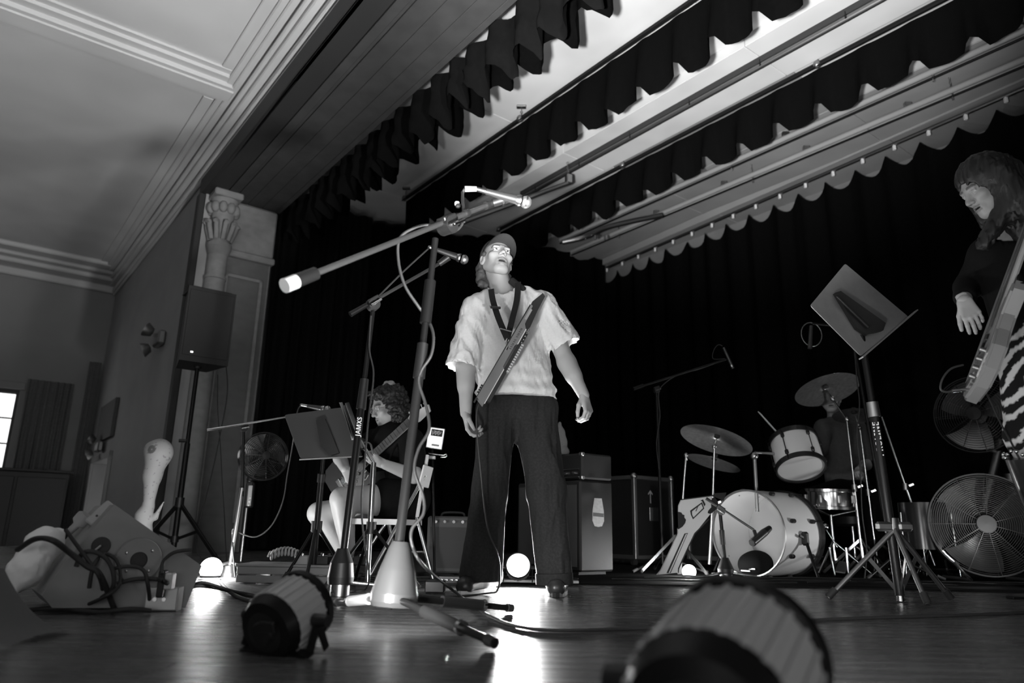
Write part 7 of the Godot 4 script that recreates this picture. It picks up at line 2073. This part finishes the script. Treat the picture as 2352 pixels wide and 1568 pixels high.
	objw("neck", MB.new().rod(Vector3(-1.904, 0.603, -5.32), Vector3(-1.849, 0.771, -5.35), 0.03), M.black_plastic, fp)
	objw("base", MB.new().lathe(Transform3D(Basis(), fb), [Vector2(0, 0.04), Vector2(0.04, 0.035), Vector2(0.2, 0.015), Vector2(0.2, 0.0)], 24), M.black_plastic, fp)
	chair_and_guitar()

func chair_and_guitar() -> void:
	var t := thing("folding_chair", "white folding chair with steel tube legs under the guitarist", "chair", Vector3(-0.8, 0, -4.55))
	var y := 0.34
	var seat := PackedVector2Array([Vector2(-1.02, 4.36), Vector2(-0.62, 4.28), Vector2(-0.55, 4.66), Vector2(-0.98, 4.72)])
	var sp2 := PackedVector2Array()
	for p in seat:
		sp2.append(Vector2(p.x, -p.y))
	objw("seat", MB.new().prism(Transform3D(Basis(Vector3.RIGHT, Vector3(0, 0, 1), Vector3(0, -1, 0)), Vector3(0, y, 0)), sp2, 0.032), M.white_paint, t)
	var tubes := [[Vector3(-0.781, 0, -4.206), Vector3(-0.512, 0.597, -4.35)], [Vector3(-0.429, 0, -4.296), Vector3(-0.54, 0.352, -4.32)], [Vector3(-0.98, 0, -4.72), Vector3(-0.6, 0.62, -4.75)], [Vector3(-0.653, 0.067, -4.5), Vector3(-0.729, 0.33, -4.45)]]
	for k in tubes.size():
		var a: Vector3 = tubes[k][0]
		a.y = 0.012
		objw("leg", MB.new().rod(a, tubes[k][1], 0.0115, null, 12), M.chrome, t)
	objw("cross_bar", MB.new().rod(Vector3(-0.676, 0.15, -4.4), Vector3(-0.492, 0.157, -4.3), 0.008), M.chrome, t)
	objw("back_post", MB.new().rod(Vector3(-0.54, 0.352, -4.32), Vector3(-0.505, 0.724, -4.4), 0.011), M.white_paint, t)
	objw("backrest", MB.new().bar(Vector3(-0.492, 0.655, -4.36), Vector3(-0.517, 0.531, -4.36), 0.1, 0.012, Vector3(0.5, 0, -0.9), 0.003), M.white_paint, t)
	# electric guitar
	var a: Vector3 = Vector3(-0.99, 0.614, -4.56)
	var b: Vector3 = Vector3(-0.561, 0.972, -4.32)
	var d := (b - a).normalized()
	var n := Vector3(-0.25, -0.1, 1.0)
	var x := Transform3D(frame(d, n), a)
	var l := a.distance_to(b)
	var g := thing("electric_guitar", "dark electric guitar with a pale maple neck in the seated player's lap", "guitar", a)
	var out := PackedVector2Array()
	for q in [[-0.02, -0.2], [0.06, -0.2], [0.13, -0.15], [0.15, -0.06], [0.11, 0.02], [0.13, 0.09], [0.16, 0.17], [0.12, 0.19], [0.07, 0.1], [0.03, 0.09], [-0.03, 0.09], [-0.07, 0.11], [-0.11, 0.19], [-0.14, 0.18], [-0.13, 0.08], [-0.11, 0.0], [-0.15, -0.07], [-0.14, -0.15], [-0.09, -0.195]]:
		out.append(Vector2(q[0], q[1]))
	objw("body", MB.new().prism(x * Transform3D(Basis(), Vector3(0, 0, -0.045)), out, 0.042), M.black_gloss, g)
	objw("pickguard", MB.new().prism(x * Transform3D(Basis(), Vector3(0, 0, -0.003)), PackedVector2Array([Vector2(-0.04, 0.08), Vector2(0.06, 0.08), Vector2(0.1, 0.0), Vector2(0.12, -0.1), Vector2(0.04, -0.12), Vector2(-0.04, -0.05)]), 0.003), M.black_plastic, g)
	objw("neck", MB.new().bar(x * Vector3(0, 0.04, -0.01), x * Vector3(0, l - 0.08, -0.01), 0.046, 0.022, x.basis.x, 0.006), M.maple, g)
	objw("fingerboard", MB.new().bar(x * Vector3(0, 0.04, 0.003), x * Vector3(0, l - 0.08, 0.003), 0.046, 0.005, x.basis.x), M.rosewood, g)
	for k in 16:
		var yy := (l - 0.08) * (1.0 - 0.72 * (1.0 - pow(2.0, -k / 12.0)) / 0.6)
		objw("fret", MB.new().bar(x * Vector3(-0.022, yy, 0.006), x * Vector3(0.022, yy, 0.006), 0.002, 0.002, x.basis.z), M.chrome, g)
	objw("headstock", MB.new().prism(x * Transform3D(Basis(), Vector3(0, l - 0.085, -0.016)), PackedVector2Array([Vector2(-0.023, 0), Vector2(0.023, 0), Vector2(0.042, 0.05), Vector2(0.04, 0.15), Vector2(0.0, 0.165), Vector2(-0.03, 0.03)]), 0.014), M.maple, g)
	for k in 6:
		objw("tuner", MB.new().rod(x * Vector3(-0.02 + 0.002 * k, l - 0.06 + 0.023 * k, -0.01), x * Vector3(-0.042 + 0.004 * k, l - 0.055 + 0.023 * k, -0.01), 0.004).ball(x * Vector3(-0.046 + 0.004 * k, l - 0.055 + 0.023 * k, -0.01), Vector3.ONE * 0.007, 8, 6), M.chrome, g)
		objw("string", MB.new().rod(x * Vector3(-0.018 + 0.0072 * k, -0.11, 0.012), x * Vector3(-0.015 + 0.006 * k, l - 0.07, 0.009), 0.0008, null, 4), M.chrome, g)
	for k in 3:
		objw("pickup", MB.new().box(x * Transform3D(Basis(), Vector3(0, -0.07 + 0.055 * k, 0.003)), Vector3(0.075, 0.018, 0.01), 0.004), M.black_plastic, g)
	objw("bridge", MB.new().box(x * Transform3D(Basis(), Vector3(0, -0.115, 0.002)), Vector3(0.08, 0.03, 0.012), 0.003), M.chrome, g)
	objw("strap", MB.new().tube(arc([x * Vector3(0.16, 0.17, -0.02), Vector3(-0.733, 0.739, -4.45), Vector3(-0.665, 0.854, -4.5)], 4), 0.008, 6), M.black_cloth, g)
	# clip-on reading lamp arm on the edge-on desk
	var la := thing("clip_lamp", "bent grey wire arm clipped above the guitarist's hand", "lamp", Vector3(-0.807, 0.74, -4))
	objw("arm", MB.new().tube(arc([Vector3(-0.833, 0.742, -3.98), Vector3(-0.799, 0.747, -3.98), Vector3(-0.774, 0.733, -3.98), Vector3(-0.761, 0.686, -3.98)], 4), 0.006, 7), M.dull_steel, la)
	objw("loop", MB.new().tube(arc([Vector3(-0.789, 0.595, -3.98), Vector3(-0.804, 0.571, -3.98), Vector3(-0.794, 0.542, -3.98), Vector3(-0.777, 0.571, -3.98)], 4), 0.005, 6), M.dull_steel, la)
	# tablet-like printed card on a hooked holder
	var hp := Vector3(-0.455, 0, -4.68)
	var hk := thing("card_holder", "dark upright holder with a bright bent hook behind the guitarist's chair", "stand", hp)
	objw("pole", MB.new().rod(hp, Vector3(-0.513, 0.851, -4.68), 0.01), M.black_metal, hk)
	objw("base", MB.new().lathe(Transform3D(Basis(), hp), [Vector2(0, 0.02), Vector2(0.12, 0.014), Vector2(0.12, 0)], 20), M.black_metal, hk)
	objw("hook", MB.new().tube(arc([Vector3(-0.53, 0.761, -4.66), Vector3(-0.439, 0.751, -4.66), Vector3(-0.416, 0.757, -4.66), Vector3(-0.413, 0.741, -4.66), Vector3(-0.449, 0.737, -4.66)], 4), 0.005, 6), M.chrome, hk)
	objw("tray", MB.new().bar(Vector3(-0.529, 0.734, -4.64), Vector3(-0.481, 0.732, -4.64), 0.03, 0.02, Vector3.BACK, 0.003), M.white_paint, hk)
	var cx := Transform3D(Basis(Vector3.BACK, -0.12), Vector3(-0.487, 0.858, -4.64))
	var cd := thing("tablet", "bright tablet screen with a scrawled black emblem on the hooked holder", "tablet", cx.origin)
	objw("case", MB.new().box(cx, Vector3(0.106, 0.136, 0.006), 0.002), M.white_paint, cd)
	objw("screen", MB.new().box(cx * Transform3D(Basis(), Vector3(0, 0, 0.003)), Vector3(0.096, 0.126, 0.001)), M.tablet_screen, cd)
	objw("emblem_ground", MB.new().box(cx * Transform3D(Basis(), Vector3(0.005, 0.035, 0.004)), Vector3(0.075, 0.044, 0.001)), M.print_black, cd)
	for k in 9:
		objw("emblem_stroke", MB.new().bar(cx * Vector3(-0.022 + 0.0062 * k, 0.02 + 0.005 * (k % 3), 0.005), cx * Vector3(-0.018 + 0.0055 * k + 0.006 * ((k * 7) % 3 - 1), 0.046 + 0.003 * (k % 2), 0.005), 0.003, 0.001, Vector3.RIGHT), M.print_white, cd)
	objw("grey_block", MB.new().box(cx * Transform3D(Basis(), Vector3(0.008, -0.045, 0.004)), Vector3(0.05, 0.012, 0.001)), M.print_grey, cd)

func right_side() -> void:
	# big drum fan
	var fc: Vector3 = Vector3(3.247, 0.369, -5)
	var t := thing("drum_fan", "large steel drum fan with a ring grille, standing on the floor", "fan", Vector3(fc.x, 0, fc.z))
	mat("fan_grey", 0.07, 0.45, 0.4)
	fan_head(t, fc, Vector3(-0.45, 0.06, 0.88), 0.33, 22, 0.08, M.fan_grey)
	for k: float in [-1.0, 1.0]:
		objw("foot", MB.new().tube(PackedVector3Array([fc + Vector3(0.25 * k, -0.25, 0.02), Vector3(fc.x + 0.22 * k, 0.02, fc.z + 0.12), Vector3(fc.x + 0.22 * k, 0.02, fc.z - 0.18)]), 0.013, 8), M.fan_grey, t)
	# pedestal fan behind the bass player
	var p := Vector3(3.55, 0, -5.75)
	var q := thing("pedestal_fan", "dark pedestal fan with a thick grey pole behind the bass player", "fan", p)
	fan_head(q, Vector3(3.775, 1.245, -5.7), Vector3(-0.75, 0.0, 0.66), 0.3, 14, 0.05, M.black_gloss)
	objw("pole", MB.new().rod(p, Vector3(3.97, 1.061, -5.75), 0.03), M.dull_steel, q)
	objw("pole_sleeve", MB.new().rod(Vector3(3.989, 0.784, -5.75), Vector3(4.005, 0.581, -5.75), 0.04), M.dull_steel, q)
	objw("head_bracket", MB.new().rod(Vector3(3.97, 1.061, -5.75), Vector3(3.849, 1.147, -5.75), 0.03), M.black_metal, q)
	objw("base", MB.new().lathe(Transform3D(Basis(), p), [Vector2(0, 0.05), Vector2(0.06, 0.04), Vector2(0.18, 0.02), Vector2(0.18, 0)], 28), M.black_metal, q)
	bass_guitar()
	# clamp light and odds by the fan
	var cl := thing("clamp", "small bright clamp lying at the foot of the drum fan", "clamp", Vector3(3.492, 0, -5.873))
	objw("jaw", MB.new().tube(arc([Vector3(3.539, 0.1, -6.004), Vector3(3.185, 0.06, -5.395), Vector3(3.313, 0.02, -5.598), Vector3(3.395, 0.01, -5.682), Vector3(3.516, 0.015, -5.847)], 4), 0.008, 8), M.steel, cl)
	one("floor_plate", MB.new().bx(Vector3(2.607, 0.006, -3.812), Vector3(0.12, 0.01, 0.06), 0.003), M.black_metal, "thin dark plate on the boards at the right edge", "plate")

func bass_guitar() -> void:
	var a: Vector3 = Vector3(1.805, 0.996, -2.626)
	var b: Vector3 = Vector3(2.045, 1.459, -2.647)
	var d := (b - a).normalized()
	var n := Vector3(-0.9, 0.1, -0.3)
	var x := Transform3D(frame(d, n), a)
	var g := thing("bass_guitar", "grey solid-body bass guitar with a dark pickguard held at a slant", "guitar", a)
	var out := PackedVector2Array()
	for q in [[0.0, -0.2], [0.08, -0.2], [0.15, -0.15], [0.165, -0.06], [0.125, 0.03], [0.12, 0.1], [0.155, 0.19], [0.14, 0.235], [0.1, 0.22], [0.07, 0.14], [0.03, 0.11], [-0.03, 0.11], [-0.07, 0.14], [-0.1, 0.18], [-0.135, 0.17], [-0.13, 0.09], [-0.12, 0.0], [-0.16, -0.08], [-0.14, -0.16], [-0.07, -0.2]]:
		out.append(Vector2(q[0], q[1]))
	mat("bass_grey", 0.22, 0.22)
	mat("guard", 0.14, 0.3)
	# rounded body: stacked slices
	for k in 3:
		var sc: float = [0.94, 1.0, 0.95][k]
		var o2 := PackedVector2Array()
		for p in out:
			o2.append(p * sc)
		objw("body" if k == 1 else "body_contour", MB.new().prism(x * Transform3D(Basis(), Vector3(0, 0, [-0.05, -0.042, -0.008][k])), o2, [0.01, 0.036, 0.01][k]), M.bass_grey, g)
	objw("pickguard", MB.new().prism(x * Transform3D(Basis(), Vector3(0, 0, 0.002)), PackedVector2Array([Vector2(-0.06, 0.12), Vector2(0.05, 0.12), Vector2(0.1, 0.18), Vector2(0.11, 0.05), Vector2(0.12, -0.08), Vector2(0.07, -0.16), Vector2(0.02, -0.14), Vector2(-0.03, -0.04), Vector2(-0.08, 0.03)]), 0.003), M.guard, g)
	objw("neck", MB.new().bar(x * Vector3(0, 0.08, -0.008), x * Vector3(0, 0.72, -0.008), 0.058, 0.026, x.basis.x, 0.008), M.maple, g)
	objw("fingerboard", MB.new().bar(x * Vector3(0, 0.08, 0.007), x * Vector3(0, 0.72, 0.007), 0.058, 0.006, x.basis.x), M.rosewood, g)
	for k in 14:
		var yy := 0.72 - 0.9 * (1.0 - pow(2.0, -k / 12.0))
		objw("fret", MB.new().bar(x * Vector3(-0.028, yy, 0.0105), x * Vector3(0.028, yy, 0.0105), 0.002, 0.002, x.basis.z), M.chrome, g)
	objw("headstock", MB.new().prism(x * Transform3D(Basis(), Vector3(0, 0.72, -0.02)), PackedVector2Array([Vector2(-0.03, 0), Vector2(0.03, 0), Vector2(0.06, 0.06), Vector2(0.05, 0.2), Vector2(0, 0.22), Vector2(-0.04, 0.04)]), 0.015), M.maple, g)
	for k in 4:
		objw("string", MB.new().rod(x * Vector3(-0.028 + 0.0187 * k, -0.15, 0.018), x * Vector3(-0.021 + 0.014 * k, 0.73, 0.014), 0.0013, null, 5), M.steel, g)
		objw("tuner", MB.new().rod(x * Vector3(0.04, 0.76 + 0.04 * k, -0.01), x * Vector3(0.08, 0.76 + 0.04 * k, -0.01), 0.008), M.chrome, g)
		objw("knob", MB.new().rod(x * Vector3(0.075 - 0.008 * k, -0.05 - 0.035 * k, 0.005), x * Vector3(0.075 - 0.008 * k, -0.05 - 0.035 * k, 0.024), 0.01), M.dull_steel, g)
	for k in 2:
		objw("pickup", MB.new().box(x * Transform3D(Basis(), Vector3(0.012 - 0.03 * k, 0.03 - 0.025 * k, 0.008)), Vector3(0.055, 0.03, 0.014), 0.004), M.black_plastic, g)
	objw("bridge", MB.new().box(x * Transform3D(Basis(), Vector3(0, -0.15, 0.006)), Vector3(0.075, 0.05, 0.014), 0.003), M.steel, g)
	objw("strap", MB.new().tube(arc([x * Vector3(0.14, 0.22, -0.03), Vector3(2.131, 1.431, -2.821), Vector3(2.202, 1.558, -2.908)], 4), 0.012, 6), M.black_cloth, g)
	var j := thing("cable", "instrument lead with a bright plug looping out of the bass guitar", "cable", Vector3(1.679, 0.833, -2.626))
	objw("lead", MB.new().tube(arc([Vector3(1.733, 0.937, -2.658), Vector3(1.672, 0.917, -2.637), Vector3(1.629, 0.877, -2.626), Vector3(1.614, 0.837, -2.626), Vector3(1.631, 0.824, -2.626), Vector3(1.658, 0.828, -2.626)], 5), 0.0035, 7), M.grey_lead, j)
	objw("plug", MB.new().tube(PackedVector3Array([Vector3(1.655, 0.827, -2.626), Vector3(1.742, 0.839, -2.626), Vector3(1.743, 0.839, -2.626), Vector3(1.775, 0.845, -2.626)]), [0.006, 0.007, 0.004, 0.004], 10), M.chrome, j)
	cable([Vector3(1.775, 0.845, -2.626), Vector3(1.854, 0.81, -2.712), Vector3(1.925, 0.736, -2.778), Vector3(1.985, 0.665, -2.821), Vector3(2.012, 0.589, -2.821), Vector3(2.0, 0.25, -2.62), Vector3(1.98, 0.01, -2.6), Vector3(2.4, 0.008, -2.6)], 0.0035, "thin lead running from the bass down past the zebra trousers")

func small_things() -> void:
	# pedal board and wooden platform by the guitarist
	var b := thing("platform", "low pale wooden platform with two boards on its front, under the pedals", "platform", Vector3(-1.189, 0, -3.795))
	var o: Vector3 = Vector3(-1.367, 0, -3.869)
	for k in 2:
		objw("front_board", MB.new().bx(Vector3(o.x + 0.22, 0.022 + 0.043 * k, o.z - 0.02), Vector3(0.52, 0.036, 0.02), 0.003), mat("pale_wood%d" % k, 0.26, 0.6), b)
	objw("top", MB.new().bx(Vector3(o.x + 0.22, 0.09, o.z - 0.16), Vector3(0.54, 0.012, 0.3), 0.003), M.pale_wood0, b)
	objw("end_board", MB.new().bx(Vector3(o.x - 0.035, 0.045, o.z - 0.16), Vector3(0.012, 0.08, 0.28), 0.003), M.pale_wood0, b)
	for k in 4:
		var c := Vector3(o.x + 0.28 + 0.1 * k, 0.096, o.z - 0.1 - 0.03 * (k % 2))
		var pd := thing("effects_pedal", ["small grey effects pedal on the platform beside the coiled lead", "dark effects pedal with a bright switch on the platform", "silver effects pedal on the platform, next but one to the coiled lead", "black effects pedal at the end of the platform"][k], "effects pedal", c, 0.0, "pedals on the platform")
		obj("case", MB.new().bx(Vector3(0, 0.022, 0), Vector3(0.07, 0.044, 0.11), 0.004), [M.print_grey, M.black_plastic, M.steel, M.black_gloss][k], pd)
		obj("switch", MB.new().rod(Vector3(0, 0.044, 0.03), Vector3(0, 0.056, 0.03), 0.007), M.chrome, pd)
		obj("knob", MB.new().rod(Vector3(-0.018, 0.044, -0.03), Vector3(-0.018, 0.056, -0.03), 0.008), M.black_plastic, pd)
		obj("knob", MB.new().rod(Vector3(0.018, 0.044, -0.03), Vector3(0.018, 0.056, -0.03), 0.008), M.black_plastic, pd)
	var coil := []
	for k in 40:
		var u := k / 39.0
		coil.append(Vector3(o.x + 0.08 + 0.18 * u, 0.13 + 0.03 * sin(u * PI) + 0.022 * sin(k * 1.6), o.z - 0.14 + 0.022 * cos(k * 1.6)))
	var cc := thing("coiled_cable", "bright curly coiled lead lying on the platform", "cable", coil[0])
	objw("coil", MB.new().tube(arc(coil, 4), 0.0055, 6), mat("coil_grey", 0.4, 0.4), cc)
	# leads on the rug before the drums
	var r2 := RandomNumberGenerator.new()
	r2.seed = 99
	for k in 9:
		var pts := []
		var x0 := 0.5 + 0.32 * k
		for j in 5:
			pts.append(Vector3(x0 + 0.3 * j + r2.randf_range(-0.1, 0.1), 0.016 + 0.006 * (k % 3), -4.32 - 0.1 * (k % 4) + r2.randf_range(-0.07, 0.07)))
		cable(pts, 0.006, "black lead lying in curls on the dark rug before the drums", "black_gloss", "leads on the rug", 5)
	for k in 5:
		var pts := []
		for j in 5:
			pts.append(Vector3(-1.25 + 0.18 * k + 0.22 * j + r2.randf_range(-0.08, 0.08), 0.012, -4.1 - 0.12 * k + r2.randf_range(-0.1, 0.1)))
		cable(pts, 0.005, "black lead lying on the boards under the guitarist's stands", "black_gloss", "leads under the guitarist's stands", 5)
	# multiway plug near the singer's heel
	var ms := thing("plug_strip", "pale plug strip on the floor behind the singer's left shoe", "power strip", Vector3(-0.321, 0, -4.255))
	objw("case", MB.new().bx(Vector3(-0.304, 0.025, -4.026), Vector3(0.14, 0.035, 0.06), 0.006), M.print_grey, ms)
	for k in 5:
		objw("socket", MB.new().bx(Vector3(-0.283, 0.044, -3.748) + Vector3(-0.05 + 0.025 * k, 0, 0.005), Vector3(0.014, 0.006, 0.03), 0.002), M.paper, ms)
	one("black_box", MB.new().bx(Vector3(-0.34, 0.03, -3.535), Vector3(0.09, 0.05, 0.09), 0.004), M.black_plastic, "small black box on the floor by the cone base", "box")
	# straight lamp bar behind the legs
	one("floor_strip", MB.new().bx(Vector3(0.08, 0.012, -4.12), Vector3(0.62, 0.02, 0.05), 0.004), M.dull_steel, "flat bright metal strip lying under the glaring lamp behind the singer", "metal strip")
